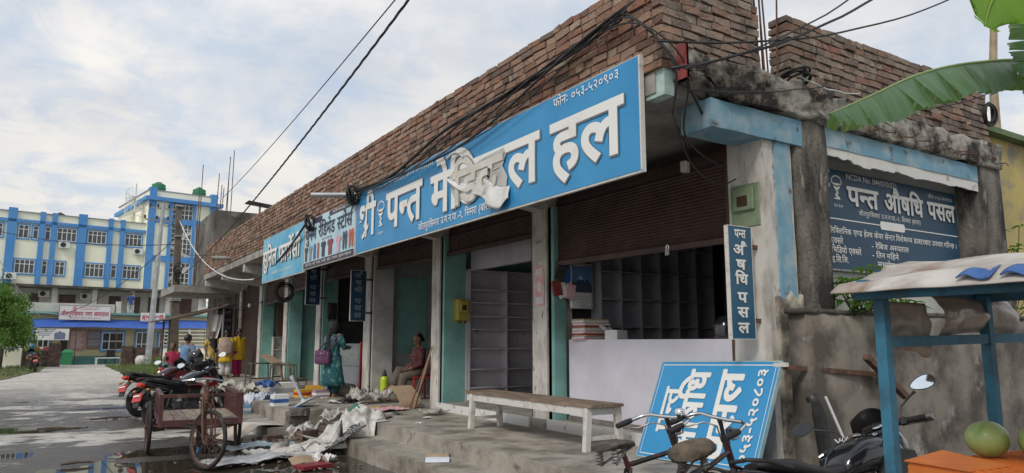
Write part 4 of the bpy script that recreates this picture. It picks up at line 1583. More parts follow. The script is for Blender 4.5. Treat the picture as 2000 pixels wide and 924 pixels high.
def banner_deco(t, w_, h, y):
    b = MB()
    for k in range(4):
        patch(b, [(0.1, h * 0.88 - k * 0.12), (w_ * (0.6 - 0.06 * k), h * 0.88 - k * 0.12), (w_ * (0.6 - 0.06 * k), h * 0.88 - k * 0.12 + 0.05), (0.1, h * 0.88 - k * 0.12 + 0.05)], (0, y, 0), (1, 0, 0), (0, 0, 1), 0.003)
    for k in range(3):
        patch(b, arc(w_ * (0.62 + 0.1 * k), h * (0.42 + 0.1 * (k % 2)), 0.14, 0.2, 0, 360, 12)[:-1], (0, y, 0), (1, 0, 0), (0, 0, 1), 0.003 + 0.001 * k)
        patch(b, [(w_ * (0.55 + 0.1 * k), 0.05), (w_ * (0.69 + 0.1 * k), 0.05), (w_ * (0.67 + 0.1 * k), h * 0.4), (w_ * (0.57 + 0.1 * k), h * 0.4)], (0, y, 0), (1, 0, 0), (0, 0, 1), 0.006 + 0.001 * k)
    b.build('print', mat('slate print', (0.16, 0.20, 0.30), 0.7), t, recalc=False)


poster('banner', 'white printed banner hung under the left end of the blue awning', at_ent(-1.28, -1.28, 1.62), HR, 1.85, 0.74, M_PAPER, 'banner', deco=banner_deco)
poster('banner', 'small red lettered banner below the white printed banner', at_ent(-1.35, -0.12, 0.92), HR, 1.3, 0.3, M_PINKB, 'banner', deco=deco_lines(M_LRED, 1, fill=0.5))


def hosp_name(t, w_, h, y):
    b = MB()
    letters(b, 'जीतपुरसिमरा नगर अस्पताल', (0.09, y, 0.26), (1, 0, 0), EZ, width=w_ - 0.18, head=0.26, bold=0.022, z=0.006)
    letters(b, 'जीतपुरसिमरा उपमहानगरपालिका, सिमरा, बारा', (w_ * 0.22, y, 0.09), (1, 0, 0), EZ, width=w_ * 0.6, head=0.06, z=0.006)
    letters(b, 'नेपाल सरकार स्वास्थ्य मन्त्रालय', (w_ * 0.36, y, h - 0.14), (1, 0, 0), EZ, width=w_ * 0.42, head=0.06, z=0.006)
    letters(b, 'नगर कार्यपालिकाको कार्यालय', (w_ * 0.39, y, h - 0.26), (1, 0, 0), EZ, width=w_ * 0.36, head=0.06, z=0.006)
    stroke(b, arc(w_ * 0.29, h - 0.16, 0.11, 0.10, 0, 360, 18)[:-1], 0.035, (0, y, 0), (1, 0, 0), EZ, 0.006, True)
    patch(b, arc(w_ * 0.29, h - 0.16, 0.05, 0.045, 0, 360, 10)[:-1], (0, y, 0), (1, 0, 0), EZ, 0.006)
    b.build('lettering', M_LRED, t, recalc=False)
    b = MB()
    for (a, c, e, g_) in ((-0.03, 0, -0.03, h + 0.03), (w_, w_ + 0.03, -0.03, h + 0.03), (0, w_, h, h + 0.03), (0, w_, -0.03, 0)):
        b.box(a, c, y - 0.01, 0.03, e, g_)
    b.build('frame', M_STEEL, t)


poster('name_board', 'white hospital name board with a line of big red letters above the blue awning', at_ent(0.0, -0.62, 2.98), HR, 3.02, 0.92, mat('name board white', (0.70, 0.69, 0.70), 0.5), 'sign', 0.05, hosp_name)


def emg_name(t, w_, h, y):
    b = MB()
    letters(b, 'ईमर्जेन्सी', (0.08, y, 0.17), (1, 0, 0), EZ, width=w_ - 0.16, head=0.22, bold=0.025, z=0.006)
    letters(b, 'यो ढोका बाट प्रवेश गर्नुहोस', (0.08, y, 0.05), (1, 0, 0), EZ, width=w_ * 0.7, head=0.06, bold=0.01, z=0.006)
    b.build('lettering', M_LRED, t, recalc=False)


poster('name_board', 'small white sign with red letters on the awning behind the steel lamp pole', at_ent(4.95, -0.62, 2.95), HR, 1.6, 0.6, MATS['name board white'], 'sign', 0.05, emg_name)

# things standing by the entrance
t = thing('waste_bin', 'green wheeled waste bin beside the brick gate pillar', 'bin', (0.75, 55.6, 0.0))
b = MB()
b.loft([[(-0.24, -0.24, 0.05), (0.24, -0.24, 0.05), (0.24, 0.24, 0.05), (-0.24, 0.24, 0.05)], [(-0.32, -0.32, 0.78), (0.32, -0.32, 0.78), (0.32, 0.32, 0.78), (-0.32, 0.32, 0.78)]])
b.build('bin_body', M_PGREEN, t)
b = MB()
b.loft([[(-0.34, -0.34, 0.785), (0.34, -0.34, 0.785), (0.34, 0.34, 0.785), (-0.34, 0.34, 0.785)], [(-0.33, -0.33, 0.86), (0.33, -0.33, 0.86), (0.33, 0.33, 0.86), (-0.33, 0.33, 0.86)], [(-0.15, -0.2, 1.02), (0.2, -0.2, 1.02), (0.2, 0.2, 1.02), (-0.15, 0.2, 1.02)]])
b.build('bin_lid', M_PGREEN, t)
t = thing('white_bench', 'long white bench in front of the entrance wall', 'bench', at_ent(2.15, -1.6, 0), HR)
b = MB()
b.box(0, 1.6, -0.2, 0.2, 0.41, 0.47)
b.build('seat', M_FRAMEW, t)
for x in (0.06, 1.54):
    for y in (-0.16, 0.16):
        b = MB()
        b.box(x - 0.03, x + 0.03, y - 0.03, y + 0.03, 0, 0.409)
        b.build('leg', M_FRAMEW, t)
t = thing('wheelchair', 'black wheelchair behind the white bench by the entrance', 'wheelchair', at_ent(3.2, -1.05, 0), HR)
b = MB()
b.box(-0.24, 0.24, -0.25, 0.2, 0.46, 0.52)
b.build('seat', M_BLACK, t)
b = MB()
b.box(-0.25, 0.25, 0.2, 0.24, 0.52, 0.98)
b.build('backrest', M_BLACK, t)
for x in (-0.29, 0.29):
    b = MB()
    b.torus((x, 0.1, 0.3), 0.28, 0.02, (1, 0, 0), 24, 6)
    b.build('wheel', M_RUBBER, t)
    b = MB()
    b.tube([(x * 0.9, 0.24, 1.02), (x * 0.9, 0.22, 0.3), (x * 0.9, -0.3, 0.3), (x * 0.9, -0.34, 0.1)], 0.014, 6)
    b.build('frame_tube', M_STEEL, t)

# gate walls and boundary walls
def low_wall(label, x0, x1, y, h, depth=0.25, name='brick_gate_wall', pillar=None, mm=None):
    t = thing(name, label, 'wall', ((x0 + x1) / 2, y, 0))
    b = MB()
    brick_run(b, (x0, y, 0), (1, 0, 0), (0, -1, 0), x1 - x0, int(h / 0.084), 0.0, bl=0.225, bh=0.066, gap=0.018, depth=depth)
    if pillar:
        (p0, p1, ph) = pillar
        brick_run(b, (p0, y - 0.14, 0), (1, 0, 0), (0, -1, 0), p1 - p0, int(ph / 0.084), 0.0, bl=0.225, bh=0.066, gap=0.018, depth=0.5)
    b.build('brickwork', mat('damp brick', (0.2, 0.12, 0.09), 0.9, c2=(0.05, 0.04, 0.035), scale=3, island=[(0.10, 0.06, 0.045), (0.17, 0.09, 0.065), (0.21, 0.13, 0.10), (0.12, 0.085, 0.07)]), t, world=True)
    b = MB()
    b.box(x0 + 0.02, x1 - 0.02, y + 0.02, y + depth - 0.02, 0, h - 0.05)
    if pillar:
        b.box(p0 + 0.03, p1 - 0.03, y - 0.12, y + 0.32, 0, ph - 0.05)
    b.build('mortar_core', M_MORTAR, t, world=True)
    return t


low_wall('old low brick wall with a gate pillar behind the parked far motorcycle', -1.62, -0.28, 52.6, 1.05, pillar=(-0.3, 0.36, 1.5))
low_wall('old low brick gate wall right of the path, behind the white sack', 4.1, 5.85, 52.4, 1.22, pillar=(3.62, 4.3, 1.32))


def boundary(label, x0, x1, y, h, rail_h, bars):
    t = thing('boundary_wall', label, 'wall', ((x0 + x1) / 2, y, 0))
    b = MB()
    b.box(x0, x1, y, y + 0.22, 0, h)
    b.build('wall', M_CREAM, t, world=True)
    b = MB()
    b.box(x0 - 0.03, x1 + 0.03, y - 0.03, y + 0.25, h + 0.001, h + 0.10)
    b.build('coping', mat('blue grey coping', (0.20, 0.30, 0.42), 0.8), t, world=True)
    n = max(2, int((x1 - x0) / 1.3) + 1)
    for k in range(n):
        x = x0 + 0.08 + (x1 - x0 - 0.16) * k / (n - 1)
        b = MB()
        b.box(x - 0.045, x + 0.045, y + 0.06, y + 0.15, h + 0.101, h + rail_h + 0.06)
        b.build('rail_post', M_FRAMEW, t, world=True)
    for k in range(bars):
        z = h + 0.2 + (rail_h - 0.22) * k / (bars - 1)
        b = MB()
        b.box(x0 + 0.02, x1 - 0.02, y + 0.085, y + 0.125, z - 0.03, z + 0.03)
        b.build('rail', M_FRAMEW, t, world=True)
    return t


boundary('cream boundary wall with white railing on the left below the tree', -12.0, -1.64, 52.4, 1.08, 1.12, 5)
boundary('cream boundary wall with white railing behind the man in blue', 5.92, 9.2, 52.2, 1.10, 1.15, 5)

# bag of rubbish by the gate
t = thing('white_sack', 'pale plastic sack slumped by the gate wall near the steel pole', 'sack', (4.65, 51.3, 0))
b = MB()
b.ball((0, 0, 0.33), (0.34, 0.26, 0.36), 16, 12).rough(0.06, 3.5)
b.build('sack_body', M_SACK, t, smooth='all')

# ------------------------------------------------------------------ poles
t = thing('steel_pole', 'tall slim galvanised street pole with small brackets in front of the hospital', 'pole', (5.05, 51.2, 0))
top = Vector((5.32, 51.2, 10.4))
bot = Vector((5.05, 51.2, -0.1))
b = MB()
b.tube([bot, bot.lerp(top, 0.33), bot.lerp(top, 0.331), bot.lerp(top, 0.66), bot.lerp(top, 0.661), top], [0.20, 0.19, 0.165, 0.155, 0.13, 0.12], 12)
b.build('shaft', M_GALV, t, world=True, smooth=True)
for (f, l_) in ((0.975, 0.75), (0.90, 1.0)):
    p = bot.lerp(top, f)
    b = MB()
    b.beam(p - Vector((l_, 0, 0.0)), p + Vector((l_, 0, 0)), 0.09)
    b.build('cross_arm', M_STEEL, t, world=True)
    for dx in (-l_, -0.3, 0.35, l_):
        b = MB()
        b.lathe([(0.03, 0), (0.08, 0.05), (0.05, 0.11), (0.08, 0.17), (0.02, 0.24)], 10, Matrix.Translation(p + Vector((dx, 0, 0.05))))
        b.build('insulator', M_BLACK, t, world=True)
t = thing('concrete_pole', 'thick weathered concrete electricity pole in front of the stair tower', 'pole', (4.23, 33.0, 0))
b = MB()
b.loft([[(4.06, 32.86, -0.1), (4.40, 32.86, -0.1), (4.40, 33.14, -0.1), (4.06, 33.14, -0.1)], [(3.92, 32.9, 7.3), (4.14, 32.9, 7.3), (4.14, 33.1, 7.3), (3.92, 33.1, 7.3)]]).split(0.4).rough(0.012, 2)
b.build('shaft', mat('brown weathered concrete', (0.16, 0.135, 0.11), 0.9, c2=(0.09, 0.075, 0.06), scale=2.5, bump=0.4), t, world=True)
b = MB()
for z in (3.2, 3.28, 5.9, 7.2):
    b.box(4.02 - z * 0.017, 4.44 - z * 0.034, 32.82, 33.18, z, z + 0.06)
b.build('bands', M_GALV, t, world=True)
b = MB()
for k in range(5):
    a = k * 1.1
    b.torus((4.15 + 0.04 * math.cos(a), 32.8, 4.1 + 0.13 * k), 0.15 + 0.03 * math.sin(a * 2), 0.02, (0.3 * math.sin(a), 1, 0.3), 16, 5)
tag(b.build('cable_coil', M_CABLE), 'black cable coiled on the concrete pole', 'cable')

# ------------------------------------------------------------------ older building past the shops
old = thing('old_building', 'blackened old building with a low canopy next to the shop row', 'building', (6.5, 29.5, 0))
b = MB()
b.box(5.5, 9.5, 27.3, 33.5, 0, 3.4)
b.build('wall', mat('sooty plaster', (0.17, 0.155, 0.14), 0.92, c2=(0.05, 0.045, 0.04), scale=1.3, mix=(0.4, 0.58), c3=(0.3, 0.28, 0.26), scale3=2.2, mix3=(0.62, 0.72), bump=0.4), old, world=True)
b = MB()
b.box(3.35, 5.7, 27.25, 31.0, 3.22, 3.46).split(0.3).rough(0.02, 2, seed=4)
b.build('canopy_slab', M_CONC, old, world=True)
b = MB()
b.box(4.6, 9.5, 27.3, 33.0, 3.401, 3.85)
b.build('wall_top', MATS['sooty plaster'], old, world=True)
b = MB()
b.box(4.75, 7.4, 28.6, 33.0, 3.851, 6.45).split(0.8).rough(0.03, 0.8)
b.build('roof_room', mat('dark weathered concrete', (0.15, 0.135, 0.12), 0.92, c2=(0.05, 0.045, 0.04), scale=0.9, mix=(0.4, 0.62), c3=(0.26, 0.24, 0.22), scale3=1.4), old, world=True)
for (x, y) in ((4.8, 28.7), (4.95, 28.8), (5.15, 28.7), (5.25, 29.0), (5.32, 28.7), (5.1, 29.3), (4.3, 29.5), (4.4, 29.9)):
    b = MB()
    b.tube([(x, y, 3.5 if x < 4.6 else 6.4), (x + random.uniform(-.08, .08), y, random.uniform(7.3, 8.9))], 0.016, 5)
    b.build('reinforcing_rod', M_RUST, old, world=True)
b = MB()
b.box(5.46, 5.52, 27.5, 28.5, 0.38, 2.7)
b.build('door', M_DWOOD, old, world=True)
t = thing('solar_panel', 'flat panel on a post on the roof beyond the brick parapet', 'solar panel', (6.6, 29.6, 6.42))
b = MB()
b.tube([(0, 0, 0), (0, 0, 0.55)], 0.04, 8)
b.build('post', M_STEEL, t)
b = MB()
b.cbox((0, 0, 0.58), (1.05, 0.7, 0.04), rot=Matrix.Rotation(R(6), 3, 'Y'))
b.build('panel', M_BLACK, t)

# tin awning on poles of the roadside stall beyond the shops
t = thing('tin_lean_to', 'sagging dark tin roof on thin posts in front of the old building', 'shelter', (3.7, 27.0, 0))
b = MB()


def lean(u, v):
    x = 2.75 + 2.3 * u
    return (x, 26.3 + 1.9 * v, 2.18 + 0.62 * u - 0.12 * math.sin(u * 3.1) * (1 - v) + 0.02 * math.sin(v * 44))


b.grid(lean, 14, 40, 0.012)
b.build('roof_sheet', mat('rusted dark tin', (0.085, 0.06, 0.05), 0.75, c2=(0.16, 0.12, 0.10), scale=1.6), t, world=True)
for (x, y, z) in ((3.2, 26.5, 2.25), (4.9, 26.6, 2.72), (3.2, 28.1, 2.3)):
    b = MB()
    b.tube([(x, y, 0), (x, y, z)], 0.035, 8)
    b.build('post', M_BARK if x < 4 else M_GALV, t, world=True)
b = MB()
b.tube([(3.0, 26.35, 2.2), (5.0, 26.35, 2.72)], 0.03, 6)
b.build('rafter', M_BARK, t, world=True)


def chalk(t, w_, h, y):
    b = MB()
    for k, s in enumerate(('यहाँ', 'मोबाइल', 'रिपेयरिङ')):
        letters(b, s, (0.05, y, h * (0.78 - 0.18 * k)), (1, 0, 0), EZ, width=w_ - 0.1, head=0.09, bold=0.01, z=0.004)
    b.build('lettering', mat('chalky lettering', (0.25, 0.27, 0.29), 0.8), t, recalc=False)


poster('hanging_board', 'black board with faint chalky words behind the women at the old building', (4.78, 27.0, 1.35), 0, 0.5, 1.45, mat('blackboard paint', (0.02, 0.021, 0.022), 0.7), 'sign', 0.03, chalk)
t = thing('white_cloth', 'white cloth hanging from the tin roof post', 'cloth', (4.55, 26.6, 1.6))
b = MB()
b.grid(lambda u, v: (0.02 * math.sin(v * 5) + 0.32 * u * (1 - 0.45 * v), 0.04 * math.sin(u * 9 + v * 2), 0.85 - 0.95 * v), 12, 12, 0.004)
b.build('cloth_sheet', M_PAPER, t, smooth='all')

# yellow house behind the end wall, far right
t = thing('yellow_house', 'yellow plastered house with a green roof edge behind the end wall at the right', 'house', (14.0, 7.5, 0))
b = MB()
b.box(12.0, 22.0, 6.3, 14.0, 0, 5.35)
b.build('wall', mat('stained yellow plaster', (0.50, 0.40, 0.14), 0.85, c2=(0.36, 0.30, 0.14), scale=0.9, c3=(0.24, 0.22, 0.18), scale3=1.2, mix3=(0.54, 0.66)), t, world=True)
b = MB()
b.box(11.8, 22.0, 6.1, 14.2, 5.351, 5.46)
b.build('roof_edge', mat('mossy green paint', (0.13, 0.20, 0.09), 0.85, c2=(0.08, 0.11, 0.06), scale=1.4), t, world=True)
b = MB()
b.box(13.4, 14.6, 6.22, 6.3, 2.4, 4.2)
b.build('grey_strip', M_CONC, t, world=True)


# ------------------------------------------------------------------ inside the shops
def shelf_unit(label, loc, rz, w_, d, h, cols, zs, m, back=True):
    """front along local x facing -y"""
    t = thing('shelf_cabinet', label, 'shelves', loc, rz)
    b = MB()
    for k in range(cols + 1):
        x = w_ * k / cols
        b.box(x - 0.012, x + 0.012, 0, d, 0, h)
    b.build('uprights', m, t)
    if back:
        b = MB()
        b.box(0, w_, d + 0.001, d + 0.015, 0, h)
        b.build('back_panel', m, t)
    for z in zs:
        for k in range(cols):
            b = MB()
            b.box(w_ * k / cols + 0.0125, w_ * (k + 1) / cols - 0.0125, 0.008, d, z - 0.011, z + 0.011)
            b.build('shelf', m, t)
    return t


shelf_unit('tall empty lilac shelves against the wall of the shop left of the counter shop', (6.0, 10.86, 0.505), 0, 1.5, 0.21, 2.25, 2, (0.22, 0.53, 0.88, 1.21, 1.43, 1.67, 1.89, 2.23), mat('lilac shelf board', (0.55, 0.52, 0.56), 0.65, c2=(0.44, 0.42, 0.45), scale=2, c3=(0.13, 0.12, 0.12), scale3=6, mix3=(0.66, 0.75)))
M_DSHELF = mat('grey lilac shelf board', (0.34, 0.33, 0.36), 0.7, c2=(0.27, 0.26, 0.29), scale=2)
shelf_unit('pigeonhole shelves along the side wall behind the papers on the lilac counter', (6.25, 7.62, 0.505), 0, 2.2, 0.22, 2.6, 6, (0.02, 0.42, 0.82, 1.2, 1.58, 1.96, 2.34), M_DSHELF)
shelf_unit('wall of empty pigeonhole shelves deep behind the lilac counter', (8.7, 7.55, 0.505), R(-90), 2.75, 0.24, 2.6, 7, (0.02, 0.42, 0.82, 1.2, 1.58, 1.96, 2.34), M_DSHELF)
shelf_unit('dim shelves inside the shop behind the woman with the purple bag', (8.2, 17.4, 0.41), R(-90), 2.6, 0.3, 2.3, 3, (0.1, 0.55, 1.0, 1.45, 1.9, 2.28), mat('grey shelf board', (0.22, 0.23, 0.24), 0.7))
shelf_unit('white low shelf beside the teal wall of the farthest open shop', (5.86, 23.45, 0.41), 0, 0.42, 0.18, 1.25, 1, (0.05, 0.45, 0.85, 1.24), M_OFFW)
t = thing('plywood_panel', 'brown plywood panel above the white low shelf', 'panel', (5.9, 23.3, 1.68))
b = MB()
b.box(0, 0.4, 0, 0.03, 0, 1.0)
b.build('sheet', mat('brown plywood', (0.13, 0.065, 0.045), 0.6), t)

# the lilac-white counter
t = thing('shop_counter', 'wide pale lilac shop counter under the half lowered brown shutter', 'counter', (5.85, 6.2, 0.5))
b = MB()
b.box(5.72, 5.76, 4.78, 7.66, 0.505, 1.53)
b.build('front_panel', M_LAVW, t, world=True)
b = MB()
b.box(5.765, 6.3, 4.78, 7.66, 1.48, 1.525)
b.build('counter_top', M_LAVW, t, world=True)
b = MB()
b.box(5.765, 6.2, 7.62, 7.655, 0.505, 1.479)
b.build('side_panel', M_LAVW, t, world=True)
b = MB()
b.box(5.7, 5.718, 4.78, 7.66, 0.505, 0.56)
b.build('kick_board', mat('grey kick board', (0.25, 0.23, 0.22), 0.7, c2=(0.15, 0.13, 0.12), scale=5), t, world=True)

# on and above the counter
t = thing('helmet', 'black helmet lying on the lilac counter', 'helmet', (6.1, 5.35, 1.527), R(200))
M_HELM = mat('helmet shell', (0.02, 0.02, 0.024), 0.2, coat=0.5)
b = MB()
b.lathe([(0.10, 0.0), (0.135, 0.03), (0.14, 0.10), (0.125, 0.18), (0.085, 0.235), (0.02, 0.255)], 20, Matrix.Diagonal((1.12, 0.95, 1, 1)))
b.build('shell', M_HELM, t, smooth=True)
b = MB()
b.loft([[(0.12 * math.cos(a) * 1.2, 0.13 * math.sin(a), z) for a in [R(-60 + 12 * k) for k in range(11)]] for z in (0.06, 0.11, 0.155)], cap=False, closed=False)
b.build('visor', mat('smoke visor', (0.10, 0.11, 0.12), 0.08), t, smooth='all')
t = thing('paper_stack', 'untidy stack of red edged papers and books left on the counter', 'papers', (5.9, 7.42, 1.527))
for k in range(13):
    b = MB()
    b.cbox((random.uniform(-.012, .012), random.uniform(-.01, .01), 0.012 + 0.0205 * k), (0.42 - 0.01 * (k % 3), 0.26, 0.018), random.uniform(-.07, .07))
    b.build('booklet', (M_PPINK, M_PAPER, M_CARD, M_PRED, M_PAPER)[k % 5], t)
t = thing('white_box_fan', 'small white torn carton on the counter beside the papers', 'carton', (5.95, 6.98, 1.527), 0.3)
b = MB()
b.box(-0.12, 0.12, -0.09, 0.09, 0, 0.12)
b.build('box_body', M_PAPER, t)
b = MB()
b.grid(lambda u, v: (-0.12 + 0.24 * u, 0.095 + 0.08 * v, 0.12 + 0.05 * v + 0.02 * math.sin(u * 6)), 8, 3, 0.003)
b.build('flap', M_PAPER, t)
t = thing('calendar', 'wall calendar with a snowy mountain picture hanging beside the counter', 'calendar', (5.76, 7.70, 1.94))
b = MB()
b.grid(lambda u, v: (0.40 * u, -0.01 - 0.04 * v * v * 0.3 - 0.012 * math.sin(u * 5), 0.62 * (1 - v)), 10, 10, 0.003)
b.build('sheet', M_PAPER, t, smooth='all')
b = MB()
patch(b, [(0.03, 0.22), (0.37, 0.22), (0.37, 0.57), (0.03, 0.57)], (0, -0.03, 0), X1, EZ, 0.001)
b.build('picture_sky', mat('calendar blue', (0.10, 0.22, 0.42), 0.5), t, recalc=False)
b = MB()
patch(b, [(0.03, 0.22), (0.37, 0.22), (0.37, 0.30), (0.29, 0.41), (0.24, 0.36), (0.17, 0.46), (0.09, 0.34), (0.03, 0.38)], (0, -0.03, 0), X1, EZ, 0.003)
b.build('picture_mountain', mat('calendar dark rock', (0.05, 0.07, 0.11), 0.5), t, recalc=False)
b = MB()
patch(b, [(0.13, 0.40), (0.17, 0.455), (0.21, 0.40), (0.185, 0.385), (0.165, 0.41), (0.15, 0.38)], (0, -0.03, 0), X1, EZ, 0.005)
for r_ in range(4):
    for c_ in range(7):
        patch(b, [(0.05 + 0.046 * c_, 0.04 + 0.038 * r_), (0.075 + 0.046 * c_, 0.04 + 0.038 * r_), (0.075 + 0.046 * c_, 0.055 + 0.038 * r_), (0.05 + 0.046 * c_, 0.055 + 0.038 * r_)], (0, -0.034, 0), X1, EZ, 0.002)
b.build('picture_snow', mat('calendar pale print', (0.55, 0.56, 0.6), 0.6), t, recalc=False)
t = thing('hanging_packets', 'bundle of small packets and a red card hanging beside the calendar', 'packets', (5.6, 7.66, 2.1))
for k, (dx, dz, m_) in enumerate(((0.0, 0.0, M_PAPER), (-0.09, 0.02, M_RED), (0.05, 0.2, M_PBLUE), (0.12, -0.02, M_PPINK), (-0.05, 0.22, M_DARK))):
    b = MB()
    b.cbox((dx, -0.02 - 0.008 * k, dz + 0.08), (0.14, 0.03, 0.2), rot=Matrix.Rotation(0.2 * (k - 2), 3, 'Y')).rough(0.008, 12)
    b.build('packet', m_, t)
t = thing('wall_poster', 'pink and white paper poster pasted on the pillar beside the wooden bench', 'poster', (5.495, 8.12, 1.98))
b = MB()
b.box(-0.004, 0, -0.22, 0.0, 0, 0.55)
b.build('sheet', M_PPINK, t)
b = MB()
patch(b, [(0.02, 0.03), (0.2, 0.03), (0.2, 0.12), (0.02, 0.12)], (-0.004, 0, 0), EX, EZ, 0.002)
patch(b, [(0.03, 0.4), (0.19, 0.42), (0.19, 0.52), (0.03, 0.50)], (-0.004, 0, 0), EX, EZ, 0.002)
patch(b, arc(0.11, 0.26, 0.05, 0.08, 0, 360, 12)[:-1], (-0.004, 0, 0), EX, EZ, 0.002)
b.build('print', mat('white and rose print', (0.66, 0.6, 0.6), 0.7), t, recalc=False)
t = thing('wall_poster', 'torn pale paper notice high on the pillar above the pink poster', 'poster', (5.495, 8.12, 2.58))
b = MB()
b.box(-0.004, 0, -0.2, 0.0, 0, 0.34)
b.build('sheet', mat('old notice paper', (0.50, 0.48, 0.46), 0.8), t)
b = MB()
letters(b, 'सूचना', (-0.004, -0.03, 0.26), EX, EZ, width=0.13, head=0.03, z=0.002)
b.build('print', M_LDARK, t, recalc=False)


def meter_box(label, loc, rz, w_, d, h, m):
    """electricity meter, front facing local -y"""
    t = thing('meter_box', label, 'meter box', loc, rz)
    b = MB()
    b.box(-w_ / 2, w_ / 2, 0, d, 0, h).bevel(0.008, 1)
    b.build('case', m, t)
    b = MB()
    b.box(-w_ * 0.36, w_ * 0.36, -0.03, -0.001, h * 0.38, h * 0.92).bevel(0.008, 1)
    o = b.build('cover', m, t)
    b = MB()
    b.box(-w_ * 0.2, w_ * 0.16, -0.034, -0.0305, h * 0.48, h * 0.72)
    b.build('glass_window', mat('brown meter glass', (0.06, 0.04, 0.02), 0.15), o)
    b = MB()
    b.box(-w_ * 0.5 - 0.02, w_ * 0.5 + 0.02, d + 0.001, d + 0.012, -0.03, h + 0.02)
    b.build('back_plate', m, t)
    b = MB()
    b.tube([(-w_ * 0.3, 0.03, 0), (-w_ * 0.3, 0.03, -0.05)], 0.018, 8)
    b.tube([(w_ * 0.2, 0.03, 0), (w_ * 0.2, 0.03, -0.05)], 0.018, 8)
    b.build('cable_glands', M_BLACK, t)
    return t


meter_box('sage green electricity meter box on the white pillar above the narrow vertical sign', (5.488, 4.52, 2.58), R(-90), 0.34, 0.2, 0.42, mat('sage green paint', (0.21, 0.27, 0.17), 0.5, c2=(0.16, 0.21, 0.13), scale=6))
meter_box('mustard yellow electricity meter box on the teal wall left of the empty shelves', (5.83, 10.77, 1.86), 0, 0.22, 0.13, 0.36, mat('mustard paint', (0.42, 0.36, 0.07), 0.55, c2=(0.33, 0.28, 0.07), scale=5))
meter_box('dark meter box on the inner wall of the shop behind the woman', (5.75, 17.44, 2.05), 0, 0.22, 0.1, 0.4, M_BLACK)
t = thing('padlock', 'small steel padlock hanging on the brown shutter near the green meter box', 'padlock', (5.56, 5.63, 2.43))
b = MB()
b.box(-0.02, 0.0, -0.03, 0.03, 0, 0.07)
b.build('lock_body', M_STEEL, t)
b = MB()
b.tube([(-0.01, -0.018, 0.07), (-0.01, -0.018, 0.1), (-0.01, 0, 0.115), (-0.01, 0.018, 0.1), (-0.01, 0.018, 0.07)], 0.005, 6)
b.build('shackle', M_CHROME, t)


def bulb(label, loc):
    t = thing('light_bulb', label, 'bulb', loc, group=None)
    b = MB()
    b.lathe([(0.02, 0.0), (0.02, 0.07), (0.012, 0.08)], 10)
    b.build('socket', M_BLACK, t)
    b = MB()
    b.lathe([(0.018, 0), (0.045, -0.05), (0.05, -0.09), (0.03, -0.125), (0.004, -0.135)], 12)
    b.build('glass', M_FRAMEW, t, smooth=True)
    b = MB()
    b.tube([(0, 0, 0.08), (0, 0, 0.5)], 0.004, 5)
    b.build('flex', M_CABLE, t)


bulb('unlit white bulb on a wire over the women by the old doors', (5.1, 23.6, 2.7))
t = thing('junction_box', 'small pale box hanging in wires under the near end of the slab', 'box', (5.1, 4.9, 3.2))
b = MB()
b.cbox((0, 0, 0), (0.09, 0.07, 0.11), 0.4).bevel(0.008)
b.build('box_body', mat('grimy plastic', (0.42, 0.39, 0.34), 0.5), t)
b = MB()
b.tube([(0, 0, 0.05), (0.04, 0.02, 0.25), (0.02, 0.1, 0.44)], 0.006, 5)
b.build('flex', M_CABLE, t)

# ------------------------------------------------------------------ bench, stools, chairs
t = thing('wooden_bench', 'long wooden bench with white legs and a bare plank seat before the counter shop', 'bench', (4.93, 7.3, P_TOP))
b = MB()
b.box(-0.23, 0.22, -1.36, 1.36, 0.445, 0.475).split(0.2).rough(0.004, 4)
b.build('seat', M_WOOD, t)
for x in (-0.2, 0.19):
    b = MB()
    b.box(x - 0.014, x + 0.014, -1.30, 1.30, 0.355, 0.443)
    b.build('apron', M_OFFW, t)
for y in (-1.28, 1.16):
    for x in (-0.2, 0.19):
        b = MB()
        sx = -0.03 if x < 0 else 0.03
        b.loft([[(x + sx - 0.032, y - 0.03, 0.002), (x + sx + 0.032, y - 0.03, 0.002), (x + sx + 0.032, y + 0.03, 0.002), (x + sx - 0.032, y + 0.03, 0.002)],
                [(x - 0.034, y - 0.032, 0.44), (x + 0.034, y - 0.032, 0.44), (x + 0.034, y + 0.032, 0.44), (x - 0.034, y + 0.032, 0.44)]])
        b.build('leg', M_OFFW, t)
    b = MB()
    b.beam((-0.21, y, 0.13), (0.2, y, 0.13), 0.03, 0.04)
    b.build('stretcher', M_OFFW, t)
    b = MB()
    b.beam((-0.19, y, 0.40), (0.18, y, 0.40), 0.03, 0.07)
    b.build('apron', M_OFFW, t)


def frame_stool(label, loc, rz, w_, d, h, m, top=True):
    t = thing('metal_stool', label, 'stool', loc, rz)
    for x in (-w_ / 2, w_ / 2):
        for y in (-d / 2, d / 2):
            b = MB()
            b.tube([(x * 1.12, y * 1.12, 0), (x, y, h)], 0.018, 6)
            b.build('leg', m, t)
    b = MB()
    for a, c in (((-w_ / 2, -d / 2), (w_ / 2, -d / 2)), ((-w_ / 2, d / 2), (w_ / 2, d / 2)), ((-w_ / 2, -d / 2), (-w_ / 2, d / 2)), ((w_ / 2, -d / 2), (w_ / 2, d / 2))):
        b.tube([(a[0], a[1], h), (c[0], c[1], h)], 0.018, 6)
        b.tube([(a[0] * 1.08, a[1] * 1.08, h * 0.3), (c[0] * 1.08, c[1] * 1.08, h * 0.3)], 0.012, 6)
    b.build('rails', m, t)
    if top:
        b = MB()
        b.box(-w_ / 2, w_ / 2, -d / 2, d / 2, h + 0.018, h + 0.035)
        b.build('seat', M_WOOD, t)
    return t


